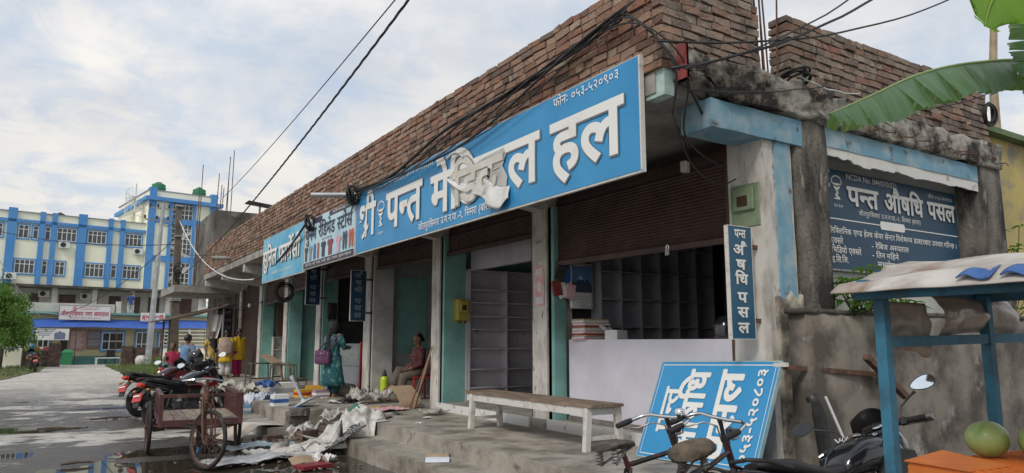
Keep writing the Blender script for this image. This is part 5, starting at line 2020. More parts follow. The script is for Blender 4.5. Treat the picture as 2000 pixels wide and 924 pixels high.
M_GREENF = mat('drab green metal', (0.10, 0.105, 0.075), 0.6, c2=(0.07, 0.06, 0.045), scale=8)
frame_stool('drab metal frame stool, left one of the pair carrying the plank', (4.65, 19.9, P_TOP), 0.1, 0.55, 0.35, 0.56, M_GREENF, False)
frame_stool('drab metal frame stool, right one of the pair carrying the plank', (4.85, 18.3, P_TOP), -0.1, 0.55, 0.35, 0.56, M_GREENF, False)
t = thing('plank', 'bare plank resting tilted on two metal stools', 'plank', (4.72, 19.1, P_TOP + 0.6))
b = MB()
b.beam((0.05, 0.85, 0.18), (-0.02, -0.75, 0.0), 0.26, 0.035)
b.build('board', M_WOODY, t)
t = thing('low_chair', 'low brown wooden chair with a curved back near the cartons', 'chair', (4.55, 16.25, P_TOP), R(100))
M_CHW = mat('olive brown wood', (0.15, 0.115, 0.075), 0.6, c2=(0.1, 0.075, 0.05), scale=6)
b = MB()
b.box(-0.22, 0.22, -0.2, 0.2, 0.30, 0.33)
b.build('seat', M_CHW, t)
for x in (-0.2, 0.2):
    for y in (-0.18, 0.18):
        b = MB()
        b.tube([(x, y, 0), (x, y, 0.30)], 0.022, 6)
        b.build('leg', M_CHW, t)
b = MB()
b.tube([(-0.21, 0.19, 0.33), (-0.22, 0.22, 0.55), (-0.15, 0.235, 0.64), (0.15, 0.235, 0.64), (0.22, 0.22, 0.55), (0.21, 0.19, 0.33)], 0.028, 8)
b.build('back_frame', M_CHW, t)
t = thing('glass_counter', 'glass display counter with a red end panel inside the doorway', 'display counter', (5.85, 15.9, 0.405))
b = MB()
b.box(-0.16, 0.25, -0.7, 0.9, 0.0, 0.55)
b.build('base', mat('grey counter base', (0.22, 0.23, 0.25), 0.5), t)
b = MB()
b.box(-0.16, -0.15, -0.7, 0.9, 0.56, 1.05)
b.box(-0.149, 0.25, -0.7, 0.9, 1.05, 1.06)
b.build('glass', mat('pale display glass', (0.35, 0.40, 0.42), 0.08, alpha=0.55), t)
b = MB()
b.box(-0.2, 0.26, -0.76, -0.705, 0.0, 1.1)
b.build('end_panel', M_PRED, t)
b = MB()
for k in range(9):
    b.cbox((0.06, -0.55 + 0.17 * k, 0.62 + 0.0 * k), (0.12, 0.09, 0.12 + 0.05 * (k % 3)))
b.build('goods', mat('pale goods', (0.5, 0.5, 0.52), 0.6), t)
t = thing('plastic_chair', 'red plastic chair under the seated person', 'chair', (6.0, 12.85, 0.405), R(-92))
b = MB()
b.box(-0.22, 0.22, -0.22, 0.2, 0.41, 0.44).bevel(0.01)
b.build('seat', M_PRED, t)
b = MB()
b.grid(lambda u, v: (-0.22 + 0.44 * u, 0.2 + 0.1 * v - 0.03 * math.cos((u - 0.5) * 3), 0.44 + 0.42 * v), 10, 6, 0.015)
b.build('backrest', M_PRED, t, smooth=True)
for x in (-0.2, 0.2):
    for y in (-0.2, 0.19):
        b = MB()
        b.tube([(x * 1.1, y * 1.1, 0), (x, y, 0.41)], 0.02, 6)
        b.build('leg', M_PRED, t)

# ------------------------------------------------------------------ litter and goods on the platform
def crumple(label, name, loc, rz, sx, sy, h, m, seed, folds=1.0, cat='sheet', drape=None, nu=34, nv=24):
    """a crumpled sheet with ragged outline lying on what is below it"""
    t = thing(name, label, cat, loc, rz)
    b = MB()

    def fn(u, v):
        e = 1 + 0.16 * noise.noise(Vector((u * 4, v * 4, seed)))
        x, y = (u - 0.5) * sx * e, (v - 0.5) * sy * e
        z = h * (0.35 + 0.65 * noise.noise(Vector((u * 3 * folds, v * 2.4 * folds, seed + 3)))) + 0.35 * h * abs(noise.noise(Vector((u * 9 * folds, v * 8 * folds, seed)))) + 0.18 * h * noise.noise(Vector((u * 21, v * 19, seed)))
        z = max(0.004, z)
        if drape:
            z += drape(x, y)
        return (x, y, z)
    b.grid(fn, nu, nv, 0.004)
    b.build('sheet', m, t, smooth='all')
    return t


# big crumpled sack cloth slid over the steps
t = thing('sack_cloth', 'big crumpled white woven sacks slid down over the step corner onto the road', 'sacks', (3.45, 10.0, 0))
prof = [(4.15, 10.35, 0.46), (3.9, 10.25, 0.52), (3.7, 10.2, 0.50), (3.5, 10.05, 0.38), (3.3, 9.95, 0.28), (3.1, 9.9, 0.18), (2.85, 9.95, 0.09), (2.55, 10.05, 0.05), (2.3, 10.2, 0.03)]


def spine(f):
    k = min(len(prof) - 2, int(f * (len(prof) - 1)))
    r_ = f * (len(prof) - 1) - k
    return Vector(prof[k]).lerp(Vector(prof[k + 1]), r_)


def sackfn(u, v):
    p = spine(u)
    wd = 0.36 + 0.16 * math.sin(u * 5 + 1) - 0.10 * u
    q = (v - 0.5) * 2
    hump = max(0.0, 1 - q * q) ** 0.8
    n1 = noise.noise(Vector((u * 7, v * 5, 2.0)))
    n2 = noise.noise(Vector((u * 16, v * 13, 5.0)))
    z = p.z * (0.22 + 0.78 * hump) + (0.09 * n1 + 0.05 * n2 + 0.05 * abs(noise.noise(Vector((u * 11, v * 9, 8.0))))) * (0.35 + hump) * (1 - 0.5 * u)
    fl = 0.385 if p.x > 3.95 else (0.205 if p.x > 3.5 and p.y < 9.8 else 0.004)
    return (p.x + 0.10 * noise.noise(Vector((u * 5, v * 6, 9.0))), p.y + q * wd + 0.06 * n1, max(fl + 0.004, z))


b = MB()
b.grid(sackfn, 84, 40, 0.004)
b.build('cloth', M_SACK, t, world=True, smooth='all')
b = MB()


def netfn(u, v):
    return (3.66 - 0.55 * v + 0.04 * noise.noise(Vector((u * 6, v * 6, 1))), 9.86 - 0.33 * u + 0.15 * v - 0.05 * math.sin(v * 3), max(0.01, 0.34 * (1 - v) ** 0.8 + 0.02 + 0.05 * noise.noise(Vector((u * 5, v * 5, 4)))))


b.grid(netfn, 16, 20, 0.006)
M_NET = mat('black and white woven net', (0.03, 0.03, 0.03), 0.8, c2=(0.4, 0.4, 0.38), scale=55, mix=(0.52, 0.6), detail=1.0)
b.build('woven_strip', M_NET, t, world=True, smooth='all')
b = MB()
b.ball((3.82, 10.3, 0.53), (0.13, 0.11, 0.06), 14, 10).rough(0.03, 9)
b.build('green_bundle', mat('green cloth', (0.05, 0.16, 0.11), 0.8), t, world=True, smooth='all')

crumple('grey silvery plastic sheet spread flat at the puddle edge below the sacks', 'plastic_sheet', (2.35, 9.75, 0.01), 0.25, 1.5, 0.5, 0.08, mat('silvery plastic', (0.55, 0.55, 0.55), 0.3, c2=(0.40, 0.41, 0.42), scale=5), 3.0, 1.4)
crumple('pale blue and white plastic wrapper at the foot of the cart', 'plastic_sheet', (2.55, 10.75, 0.01), -0.1, 1.0, 0.24, 0.09, mat('pale blue plastic', (0.50, 0.56, 0.60), 0.35, c2=(0.38, 0.48, 0.55), scale=4), 8.0)
crumple('white rice sack in folds on the platform behind the big sacks', 'white_sack', (3.95, 11.3, P_TOP * 0.75), 0.9, 0.9, 0.45, 0.22, M_SACK, 13.0)
crumple('torn white cloth strip on the rubble between the bricks', 'cloth_strip', (3.35, 11.2, 0.12), 0.9, 0.95, 0.26, 0.2, M_SACK, 17.0)
crumple('pinkish flattened wrapper on the platform edge in front of the seated person', 'plastic_sheet', (4.6, 11.3, P_TOP + 0.004), 0.25, 0.9, 0.45, 0.06, M_PPINK, 21.0)
crumple('clear crumpled plastic bag on the platform in front of the yellow green bottle', 'plastic_bag', (5.05, 12.9, P_TOP + 0.004), 0.2, 0.75, 0.5, 0.30, M_PLAST, 25.0, 1.3)
crumple('clear plastic bag bulging beside the black cloth', 'plastic_bag', (5.15, 13.7, P_TOP + 0.004), 0.8, 0.5, 0.4, 0.3, M_PLAST, 29.0, 1.3)
crumple('black rag on the platform before the seated person', 'rag', (4.75, 13.1, P_TOP + 0.004), 0.2, 0.5, 0.22, 0.12, M_DARK, 33.0, 1.2)
crumple('white paper scrap beside the black rag', 'paper_scrap', (4.5, 13.15, P_TOP + 0.004), 0.5, 0.3, 0.3, 0.08, M_PAPER, 37.0)
crumple('big cream sack slumped on the platform edge behind the cart', 'white_sack', (3.7, 16.9, P_TOP * 0.9), -0.35, 1.1, 0.8, 0.42, mat('cream sack', (0.55, 0.53, 0.46), 0.75, c2=(0.42, 0.39, 0.33), scale=4), 41.0, 0.9)
crumple('white and blue plastic bags in a heap by the platform corner', 'plastic_bag', (3.45, 15.1, P_TOP * 0.6), 0.4, 0.9, 0.55, 0.34, mat('white blue plastic', (0.62, 0.65, 0.70), 0.4, c2=(0.25, 0.38, 0.60), scale=4, mix=(0.55, 0.62)), 45.0, 1.3)
crumple('blue plastic bag on top of the white plastic heap', 'plastic_bag', (3.75, 15.3, P_TOP + 0.2), 0.6, 0.45, 0.3, 0.2, M_PBLUE, 49.0, 1.2)
crumple('dark rubbish bag by the cart wheel', 'rubbish_bag', (3.0, 15.6, 0.01), 0.2, 0.5, 0.5, 0.4, M_DARK, 53.0)
crumple('crumpled white tissue by the puddle above the red book', 'paper_scrap', (2.95, 9.15, 0.01), 0.5, 0.32, 0.22, 0.14, M_PAPER, 57.0, 1.2)
crumple('clear plastic scrap at the foot of the pillar right of the sticks', 'plastic_bag', (5.1, 10.35, P_TOP + 0.004), 0.4, 0.4, 0.3, 0.12, M_PLAST, 61.0, 1.2)
for k, (x, y, s, m_, lb) in enumerate(((4.35, 9.3, 0.1, M_PAPER, 'tiny white paper bit on the near platform'), (4.75, 9.9, 0.13, M_PAPER, 'white paper bit near the pillar base'), (4.2, 10.15, 0.5, M_DWOOD, 'thin dark strip of wood on the platform edge'), (4.5, 12.2, 0.3, M_CARD, 'brown carton scrap in front of the rag'), (5.0, 12.0, 0.22, M_CARD, 'brown carton scrap near the leaning sticks'))):
    t = thing('litter_scrap', lb, 'litter', (x, y, P_TOP + 0.006), 0.4 * k)
    b = MB()
    b.grid(lambda u, v: ((u - 0.5) * s, (v - 0.5) * (0.06 if s > 0.4 else s * 0.6), 0.01 + 0.02 * noise.noise(Vector((u * 3, v * 3, k)))), 6, 4, 0.003)
    b.build('scrap', m_, t)

for k in range(34):
    x, y = random.uniform(3.4, 5.2), random.uniform(10.6, 16.8)
    if 3.4 < x < 4.05 and 10.4 < y < 12.3:
        continue
    z = P_TOP + 0.006 if (x > 4.05 or 12.3 < y < 14.6) else 0.17
    s = random.uniform(0.05, 0.2)
    t = thing('litter_scrap', 'small scrap of litter strewn over the broken platform in front of the open shops', 'litter', (x, y, z), random.uniform(0, 6), 'litter strewn over the platform')
    b = MB()
    b.grid(lambda u, v: ((u - 0.5) * s, (v - 0.5) * s * 0.7, 0.012 + 0.25 * s * abs(noise.noise(Vector((u * 3 + k, v * 3, k))))), 6, 5, 0.002)
    b.build('scrap', (M_PAPER, M_CARD, M_PPINK, M_SACK, M_DARK, M_PBLUE, M_PYEL, M_CARD)[k % 8], t)

# cartons
def carton(label, loc, rz, s, m, mark=None):
    t = thing('carton', label, 'carton', loc, rz)
    b = MB()
    b.box(-s[0] / 2, s[0] / 2, -s[1] / 2, s[1] / 2, 0, s[2])
    b.build('box_body', m, t)
    b = MB()
    b.box(-s[0] / 2 - 0.002, s[0] / 2 + 0.002, -s[1] / 2 - 0.003, s[1] / 2 + 0.003, s[2] * 0.3, s[2] * 0.62)
    b.build('printed_band', mark or M_PAPER, t)
    return t


carton('white medicine carton on its side in front of the low chair', (4.1, 15.5, P_TOP), 0.2, (0.5, 0.35, 0.28), M_PAPER, mat('grey carton print', (0.4, 0.4, 0.42), 0.6))
carton('yellow carton nearest the woman, right of the white carton', (4.45, 15.1, P_TOP), 0.3, (0.36, 0.24, 0.15), M_PYEL, M_PRED)
carton('yellow carton lying behind, against the low chair', (4.75, 15.45, P_TOP), -0.2, (0.34, 0.2, 0.2), M_PYEL, M_PYEL)
carton('mauve carton beside the yellow cartons', (4.7, 14.8, P_TOP), 0.1, (0.3, 0.2, 0.15), mat('mauve carton', (0.36, 0.24, 0.32), 0.6), M_PAPER)
carton('blue and white carton on the platform corner', (3.45, 13.2, P_TOP), 0.1, (0.26, 0.2, 0.2), M_PAPER, M_PBLUE)
carton('small blue carton under the white plastic heap', (3.15, 14.6, 0.165), 0.2, (0.2, 0.18, 0.14), mat('light blue carton', (0.2, 0.42, 0.62), 0.6), M_PAPER)
carton('white carton under the low chair', (4.75, 16.5, P_TOP), 0.1, (0.22, 0.18, 0.16), M_PAPER, M_PPINK)

# a round table foot lying on its side
t = thing('table_base', 'pale grey round metal stand with its pole tipped on its side', 'stand', (3.78, 12.85, P_TOP - 0.06))
ax = Vector((-0.40, 0.22, 0.86)).normalized()
Mx = Matrix.Translation((0, 0, 0.14)) @ Vector((0, 0, 1)).rotation_difference(ax).to_matrix().to_4x4()
M_STAND = mat('pale grey enamel', (0.46, 0.52, 0.55), 0.4, c2=(0.38, 0.42, 0.45), scale=4)
b = MB()
b.lathe([(0.02, -0.03), (0.205, -0.03), (0.215, -0.015), (0.205, 0.0), (0.05, 0.02), (0.03, 0.05)], 28, Mx)
b.build('base_disc', M_STAND, t, smooth=True)
b = MB()
b.lathe([(0.026, 0.04), (0.026, 0.42), (0.036, 0.43), (0.036, 0.50), (0.01, 0.51)], 14, Mx)
b.build('pole', M_STAND, t, smooth=True)

# bricks, rubble, cardboard
def brick_pile(label, spots):
    for k, (x, y, z, rz, s) in enumerate(spots):
        t = thing('loose_brick', label[k] if isinstance(label, list) else label, 'brick', (x, y, z), rz, 'loose bricks and rubble')
        b = MB()
        b.box(-0.115 * s, 0.115 * s, -0.055 * s, 0.055 * s, 0, 0.07 * s).split(0.06).rough(0.007, 11, seed=k)
        b.build('brick_body', mat('muddy brick', (0.18, 0.105, 0.08), 0.9, c2=(0.10, 0.08, 0.065), scale=6, mix=(0.45, 0.6), bump=0.5), t)


brick_pile(['muddy brick lying flat beside the folded cardboard', 'red brick half buried left of the cardboard', 'brick on the rubble under the cloth strip', 'dark brick leaning by the platform stub', 'wet brick at the foot of the steps', 'brick end near the plastic sheet', 'broken brick against the step', 'brick chip beside the white sacks'],
           [(2.95, 11.55, 0.0, 0.3, 1.25), (2.5, 12.0, 0.0, 1.2, 1.0), (3.25, 10.85, 0.12, 0.5, 1.3), (3.5, 11.4, 0.0, 0.9, 1.1), (3.2, 10.6, 0.0, 0.2, 1.1), (2.9, 10.9, 0.0, 0.7, 0.9), (3.35, 10.45, 0.0, 1.4, 1.0), (3.05, 11.05, 0.0, 2.0, 0.8)])
r_ = MB()
for k in range(150):
    x, y = random.gauss(3.35, 0.38), random.gauss(11.1, 0.5)
    if x > 3.95 or y > 12.0:
        continue
    s = random.uniform(0.02, 0.08)
    z = max(0.0, 0.14 - 0.25 * abs(x - 3.75)) * random.random()
    r_.cbox((x, y, z + s * 0.25), (s * random.uniform(1, 2), s, s * 0.7), random.uniform(0, 3), rot=Matrix.Rotation(random.uniform(0, 3), 3, 'Z') @ Matrix.Rotation(random.uniform(-.4, .4), 3, 'X'))
for k in range(260):
    x, y = random.uniform(2.2, 3.9), random.uniform(5.5, 16.5)
    if x > 3.4 and y < 9.9:
        x -= 0.6
    s = random.uniform(0.01, 0.035)
    r_.cbox((x, y, s * 0.2), (s * 1.5, s, s * 0.7), rot=Matrix.Rotation(random.uniform(0, 3), 3, 'Z') @ Matrix.Rotation(random.uniform(-.4, .4), 3, 'X'))
r_.rough(0.004, 20)
tag(r_.build('rubble', mat('rubble', (0.2, 0.15, 0.12), 0.95, island=[(0.20, 0.11, 0.08), (0.26, 0.24, 0.21), (0.13, 0.11, 0.095), (0.32, 0.29, 0.25)])), 'scattered brick and concrete rubble between the broken steps', 'rubble', kind='stuff')
# mound that carries the rubble in the gap of the platform
b = MB()
b.grid(lambda u, v: (2.75 + 1.3 * u, 10.0 + 2.15 * v, max(-0.03, 0.20 * u * u * math.sin(min(1, max(0, v)) * math.pi) ** 0.5 + 0.05 * noise.noise(Vector((u * 5, v * 7, 0))) - 0.02)), 26, 40)
tag(b.build('rubble_slope', mat('wet brick earth', (0.15, 0.115, 0.09), 0.8, c2=(0.085, 0.07, 0.058), scale=5, bump=0.9, bscale=30, rough2=0.4), smooth='all'), kind='structure')
t = thing('brick_stack', 'short stack of dark concrete blocks at the broken platform corner', 'brick stack', (3.42, 11.85, 0))
for k in range(4):
    b = MB()
    b.cbox((0.02 * math.sin(k * 2), 0.03 * math.cos(k * 3), 0.055 + 0.112 * k), (0.30, 0.24, 0.108), 0.15 * math.sin(k * 1.7)).split(0.08).rough(0.008, 8, seed=k)
    b.build('block', M_MOULD if k % 2 else mat('dark wet block', (0.10, 0.085, 0.075), 0.7), t)
t = thing('cardboard', 'opened white faced cardboard carton bent like a tent on the rubble', 'cardboard', (2.72, 12.05, 0.0), 0.35)
b = MB()
b.grid(lambda u, v: (-0.42 + 0.36 * u, -0.3 + 0.6 * v, 0.02 + 0.2 * u), 4, 4, 0.006)
b.build('brown_flap', mat('pale cardboard', (0.50, 0.42, 0.34), 0.8), t)
b = MB()
b.grid(lambda u, v: (-0.06 + 0.55 * u, -0.32 + 0.66 * v, 0.225 - 0.06 * u * u), 6, 4, 0.006)
b.build('printed_face', mat('printed carton face', (0.62, 0.60, 0.55), 0.6, c2=(0.5, 0.34, 0.34), scale=3.2, mix=(0.58, 0.7)), t)
t = thing('book', 'dark red book cover lying open at the puddle edge', 'book', (2.75, 8.85, 0.004), 0.25)
b = MB()
b.box(-0.2, 0.2, -0.12, 0.12, 0, 0.04)
b.build('cover', mat('dark red cover', (0.22, 0.02, 0.03), 0.5), t)
b = MB()
b.grid(lambda u, v: (-0.2 + 0.5 * u, 0.125 + 0.12 * v, 0.03 + 0.07 * v + 0.02 * math.sin(u * 5)), 8, 4, 0.004)
b.build('loose_page', M_CARD, t)
t = thing('exercise_book', 'open white and brown paper lying on the lower step', 'paper', (3.72, 7.45, 0.204), R(62))
b = MB()
b.grid(lambda u, v: (-0.24 + 0.24 * u, -0.13 + 0.26 * v, 0.006 + 0.03 * math.sin(u * 2.6)), 8, 4, 0.004)
b.build('white_page', mat('bluish paper', (0.66, 0.70, 0.78), 0.6), t)
b = MB()
b.grid(lambda u, v: (0.003 + 0.22 * u, -0.12 + 0.25 * v, 0.008 + 0.03 * math.sin(u * 2.4)), 8, 4, 0.004)
b.build('brown_cover', M_CARD, t)
stick_lb = ['thin stick leaning on the pillar beside the seated person, tallest of the bundle', 'dark stick leaning on the pillar, second of the bundle', 'red brown stick leaning on the pillar, shortest of the bundle']
for k, (dx, dy, h, m_) in enumerate(((0.0, 0.0, 1.05, M_WOODY), (0.06, 0.10, 0.95, M_DWOOD), (-0.06, 0.05, 0.8, mat('red brown stick', (0.2, 0.07, 0.05), 0.7)))):
    t = thing('stick', stick_lb[k], 'stick', (5.2 + dx, 11.35 + dy, P_TOP), group='sticks leaning on the pillar')
    b = MB()
    b.tube([(0, 0, 0), (0.14, -0.05, h * 0.5), (0.27, -0.12, h)], 0.014, 6)
    b.build('stick_body', m_, t)
t = thing('cardboard', 'bent brown cardboard leaning on the pillar behind the sticks', 'cardboard', (5.2, 11.6, P_TOP), 0.2)
b = MB()
b.grid(lambda u, v: (-0.25 + 0.45 * u, -0.15 + 0.35 * v * v, 0.02 + 0.35 * v), 8, 6, 0.006)
b.build('sheet', M_CARD, t)
t = thing('drink_bottle', 'tall yellow green bottle with a black top in the doorway', 'bottle', (5.75, 14.0, 0.405))
b = MB()
b.lathe([(0.075, 0), (0.085, 0.02)] + [(0.085 - 0.006 * (k % 2), 0.05 + 0.035 * k) for k in range(10)] + [(0.05, 0.40)], 18)
b.build('bottle_body', mat('lime plastic', (0.50, 0.62, 0.03), 0.35), t, smooth=True)
b = MB()
b.lathe([(0.05, 0.401), (0.045, 0.45), (0.022, 0.49), (0.02, 0.53), (0.005, 0.535)], 14)
b.build('bottle_top', M_BLACK, t, smooth=True)
t = thing('spray_bottle', 'clear plastic bottle standing right of the yellow green bottle', 'bottle', (5.95, 14.0, 0.405))
b = MB()
b.lathe([(0.06, 0), (0.065, 0.3), (0.03, 0.38), (0.02, 0.47), (0.005, 0.48)], 14)
b.build('bottle_body', M_PLAST, t, smooth=True)
t = thing('stone', 'smooth grey boulder of cement by the glass counter', 'stone', (5.25, 15.1, P_TOP))
b = MB()
b.ball((0, 0, 0.1), (0.36, 0.3, 0.16), 20, 12).rough(0.03, 3)
b.build('stone_body', M_CONC, t, smooth='all')
for k, (x, y, rz, l_, lb) in enumerate(((1.05, 16.4, 0.25, 0.75, 'brown stick lying on the wet road left of the cart'), (0.35, 10.6, 0.1, 0.35, 'short dark twig on the road near the puddle'), (0.1, 15.0, -0.2, 0.5, 'twig beside the left puddle'))):
    t = thing('fallen_stick', lb, 'stick', (x, y, 0.02), rz)
    b = MB()
    b.tube([(-l_ / 2, 0, 0), (0, 0.04, 0.012), (l_ / 2, 0, 0.0)], [0.016, 0.022, 0.012], 6)
    b.build('stick_body', M_BARK, t)
t = thing('sandal', 'dark sandal left on the platform near the seated person', 'sandal', (5.5, 13.1, P_TOP), 0.6)
b = MB()
b.loft([[(p[0] * 0.2, p[1] * 0.25, z) for p in arc(0, 0, 0.25, 0.5, 0, 360, 16)[:-1]] for z in (0.0, 0.025)])
b.build('sole', M_BLACK, t)
b = MB()
b.tube([(-0.045, 0.0, 0.02), (-0.02, 0.02, 0.055), (0.02, 0.02, 0.055), (0.045, 0, 0.02)], 0.008, 6)
b.build('strap', M_RED, t)

# ------------------------------------------------------------------ boundary wall, pipes and the fruit stall at the right
t = thing('boundary_wall', 'stained grey plastered wall behind the fruit stall and the near motorcycle', 'wall', (9.0, 4.1, 0))
b = MB()
b.box(5.62, 16.0, 4.02, 4.2, -0.1, 1.77).split(0.3).rough(0.008, 2.4, seed=6)
b.build('wall', mat('damp stained plaster', (0.235, 0.21, 0.175), 0.9, c2=(0.085, 0.072, 0.06), scale=1.7, mix=(0.44, 0.60), c3=(0.36, 0.335, 0.30), scale3=3.2, mix3=(0.60, 0.72), bump=0.4, bscale=35), t, world=True, smooth='all')
b = MB()
for k in range(40):
    x = 5.7 + k * 0.25
    w_ = 0.16
    b.cbox((x, 4.11, 1.775), (0.26, 0.19, 0.045 + 0.02 * noise.noise(Vector((k, 0, 0)))))
b.split(0.12).rough(0.012, 6)
b.build('coping', mat('blackened coping', (0.10, 0.09, 0.075), 0.95, c2=(0.04, 0.036, 0.032), scale=3, bump=0.7), t, world=True, smooth='all')
t = thing('rusty_pipe', 'thin rusty pipe running out level from the leaning sign board', 'pipe', (5.3, 4.0, 1.27))
b = MB()
b.beam((5.36, 4.08, 1.285), (6.7, 3.96, 1.19), 0.042)
b.build('pipe_body', M_RUST, t, world=True)
t = thing('rusty_pipe', 'square rusty pipe slanting across the end of the level pipe', 'pipe', (6.3, 3.85, 1.2))
b = MB()
b.beam((6.20, 3.84, 1.37), (6.95, 3.93, 0.98), 0.055)
b.build('pipe_body', M_RUST, t, world=True)
t = thing('umbrella', 'closed black umbrella with a white shaft standing against the corner column', 'umbrella', (5.75, 3.9, 0))
b = MB()
b.tube([(5.66, 4.06, 1.06), (5.68, 4.05, 1.02), (5.72, 4.03, 0.85), (5.76, 4.0, 0.5), (5.78, 3.98, 0.05)], [0.03, 0.065, 0.085, 0.08, 0.03], 14)
b.split(0.08).rough(0.008, 9)
b.build('canopy', M_BLACK, t, world=True, smooth='all')
b = MB()
b.tube([(5.70, 3.93, 1.03), (5.96, 3.80, 0.3)], 0.012, 8)
b.build('shaft', mat('white shaft', (0.7, 0.7, 0.7), 0.4), t, world=True)

stall = thing('fruit_stall', 'blue framed roadside stall with a dirty white tarpaulin roof', 'market stall', (3.9, 1.3, 0))
M_BLUEW = mat('worn blue stall paint', (0.035, 0.17, 0.27), 0.65, c2=(0.03, 0.10, 0.15), scale=5, mix=(0.45, 0.62), c3=(0.09, 0.065, 0.045), scale3=11, mix3=(0.62, 0.70), bump=0.25, bscale=50)
for (x, y) in ((3.385, 2.0), (4.4, 2.0), (3.385, 0.3), (4.4, 0.3)):
    b = MB()
    b.box(x - 0.026, x + 0.026, y - 0.026, y + 0.026, 0, 1.755)
    b.build('post', M_BLUEW, stall, world=True)
for (a, c, w_, h) in (((3.42, 2.0, 1.50), (5.1, 2.0, 1.53), 0.04, 0.05), ((3.36, 2.08, 1.775), (4.6, 2.08, 1.775), 0.05, 0.06), ((3.34, 2.1, 1.74), (3.34, 0.1, 1.74), 0.05, 0.07), ((4.45, 2.1, 1.755), (4.45, 0.1, 1.755), 0.05, 0.06), ((3.36, 0.3, 1.77), (4.6, 0.3, 1.77), 0.05, 0.06)):
    b = MB()
    b.beam(a, c, w_, h)
    b.build('rail', M_BLUEW, stall, world=True)
b = MB()
b.box(3.43, 5.0, 0.2, 2.1, 0.66, 0.70)
b.build('table_top', M_WOOD, stall, world=True)


def roof(u, v):
    # u along y towards the camera side, v from the street edge up to the ridge and down
    y = 2.16 - 2.2 * u
    x = 3.22 + 1.5 * v
    ridge = 1.80 + 0.14 * (1 - abs(v - 0.52) / 0.52) - 0.02
    sag = 0.014 * math.sin(u * 9) * math.sin(v * 3.1) + 0.022 * noise.noise(Vector((u * 5, v * 5, 2)))
    e = 0.03 * noise.noise(Vector((u * 13, 0, 1))) if v < 0.08 else 0
    lip = -0.04 * max(0, 0.06 - v) / 0.06
    return (x + e, y + (0.05 * noise.noise(Vector((v * 9, 3, 0))) if u < 0.04 else 0), ridge + sag + lip + (0.03 * max(0, 0.08 - u) / 0.08 * (1 if 0.3 < v < 0.62 else 0)))


b = MB()
b.grid(roof, 60, 34, 0.006)
b.build('tarpaulin_roof', M_TARP, stall, world=True, smooth='all')
for (y0, w_, lbl) in ((1.57, 0.13, 0), (1.40, 0.14, 0)):
    b = MB()
    b.grid(lambda u, v: (3.225 + 0.11 * v * (0.4 + u * 0.6), y0 - w_ * u, 1.772 + 0.055 * v * (0.4 + u * 0.6) + 0.012 * math.sin(u * 6)), 10, 6, 0.006)
    b.build('blue_patch', M_PBLUE, stall, world=True, smooth='all')


def sheet_hang(x0, x1, y, zt, zb, seed, name, m, belly=0.05):
    b = MB()

    def fn(u, v):
        x = x0 + (x1 - x0) * u
        zz = zt - (zt - zb) * v * (1 - 0.12 * math.sin(u * 3.1) - 0.12 * noise.noise(Vector((u * 3, 1, seed))))
        return (x, y - belly * math.sin(v * 3.1) - 0.03 * noise.noise(Vector((u * 5, v * 4, seed))), zz)
    b.grid(fn, 24, 14, 0.003)
    return b.build(name, m, stall, world=True, smooth='all')


sheet_hang(3.44, 3.86, 2.045, 1.70, 1.42, 1, 'hanging_sheet', mat('dusty brown plastic', (0.27, 0.235, 0.19), 0.5, c2=(0.36, 0.33, 0.29), scale=6, bump=0.4, bscale=18), 0.02)
sheet_hang(3.93, 4.75, 2.04, 1.74, 1.52, 5, 'hanging_sheet', mat('grey clear plastic', (0.40, 0.36, 0.31), 0.3, c2=(0.28, 0.25, 0.21), scale=7, bump=0.6, bscale=18), 0.06)

cr = thing('fruit_crate', 'orange plastic crate turned upside down on the stall table', 'crate', (3.93, 1.62, 0.70), R(-6))
cw, cd, ch = 0.44, 0.34, 0.225
b = MB()
b.box(-cw, cw, -cd, cd, ch - 0.012, ch)
for k in range(14):
    x = -cw + 0.03 + (2 * cw - 0.06) * k / 13
    b.box(x - 0.006, x + 0.006, -cd + 0.02, cd - 0.02, ch + 0.0005, ch + 0.006)
b.build('crate_base', M_ORANGE, cr)
b = MB()
for s in (-1, 1):
    b.box(-cw, cw, s * cd - 0.008, s * cd + 0.008, ch - 0.05, ch - 0.0125)
    b.box(s * cw - 0.008, s * cw + 0.008, -cd, cd, ch - 0.05, ch - 0.0125)
    b.box(-cw, cw, s * cd - 0.012, s * cd + 0.012, 0, 0.05)
    b.box(s * cw - 0.012, s * cw + 0.012, -cd, cd, 0, 0.05)
    for k in range(15):
        x = -cw + 2 * cw * k / 14
        b.box(x - 0.012, x + 0.012, s * cd - 0.007, s * cd + 0.007, 0.05, ch - 0.05)
    for k in range(11):
        y = -cd + 2 * cd * k / 10
        b.box(s * cw - 0.007, s * cw + 0.007, y - 0.012, y + 0.012, 0.05, ch - 0.05)
b.build('crate_sides', M_ORANGE, cr)
b = MB()
b.grid(lambda u, v: (-cw - 0.01 + 0.3 * u, cd - 0.30 + 0.32 * v, ch + 0.008 + 0.03 * u * v), 4, 4, 0.005)
b.build('broken_flap', M_ORANGE, cr)


def melon(label, loc, rz, r):
    t = thing('watermelon', label, 'watermelon', loc, rz, 'watermelons on the orange crate')
    b = MB()
    b.ball((0, 0, r * 0.93), (r * 1.12, r, r * 0.95), 32, 20)
    m = mat('melon rind', (0.33, 0.42, 0.15), 0.42, c2=(0.22, 0.33, 0.10), scale=9, mix=(0.42, 0.6), c3=(0.30, 0.36, 0.12), scale3=5, mix3=(0.55, 0.75), coat=0.1)
    b.build('rind', m, t, smooth='all')
    b = MB()
    b.tube([(r * 1.1, 0, r * 0.93), (r * 1.15, 0, r * 0.95), (r * 1.19, 0.012, r)], 0.006, 6)
    b.build('stalk', M_BARK, t)


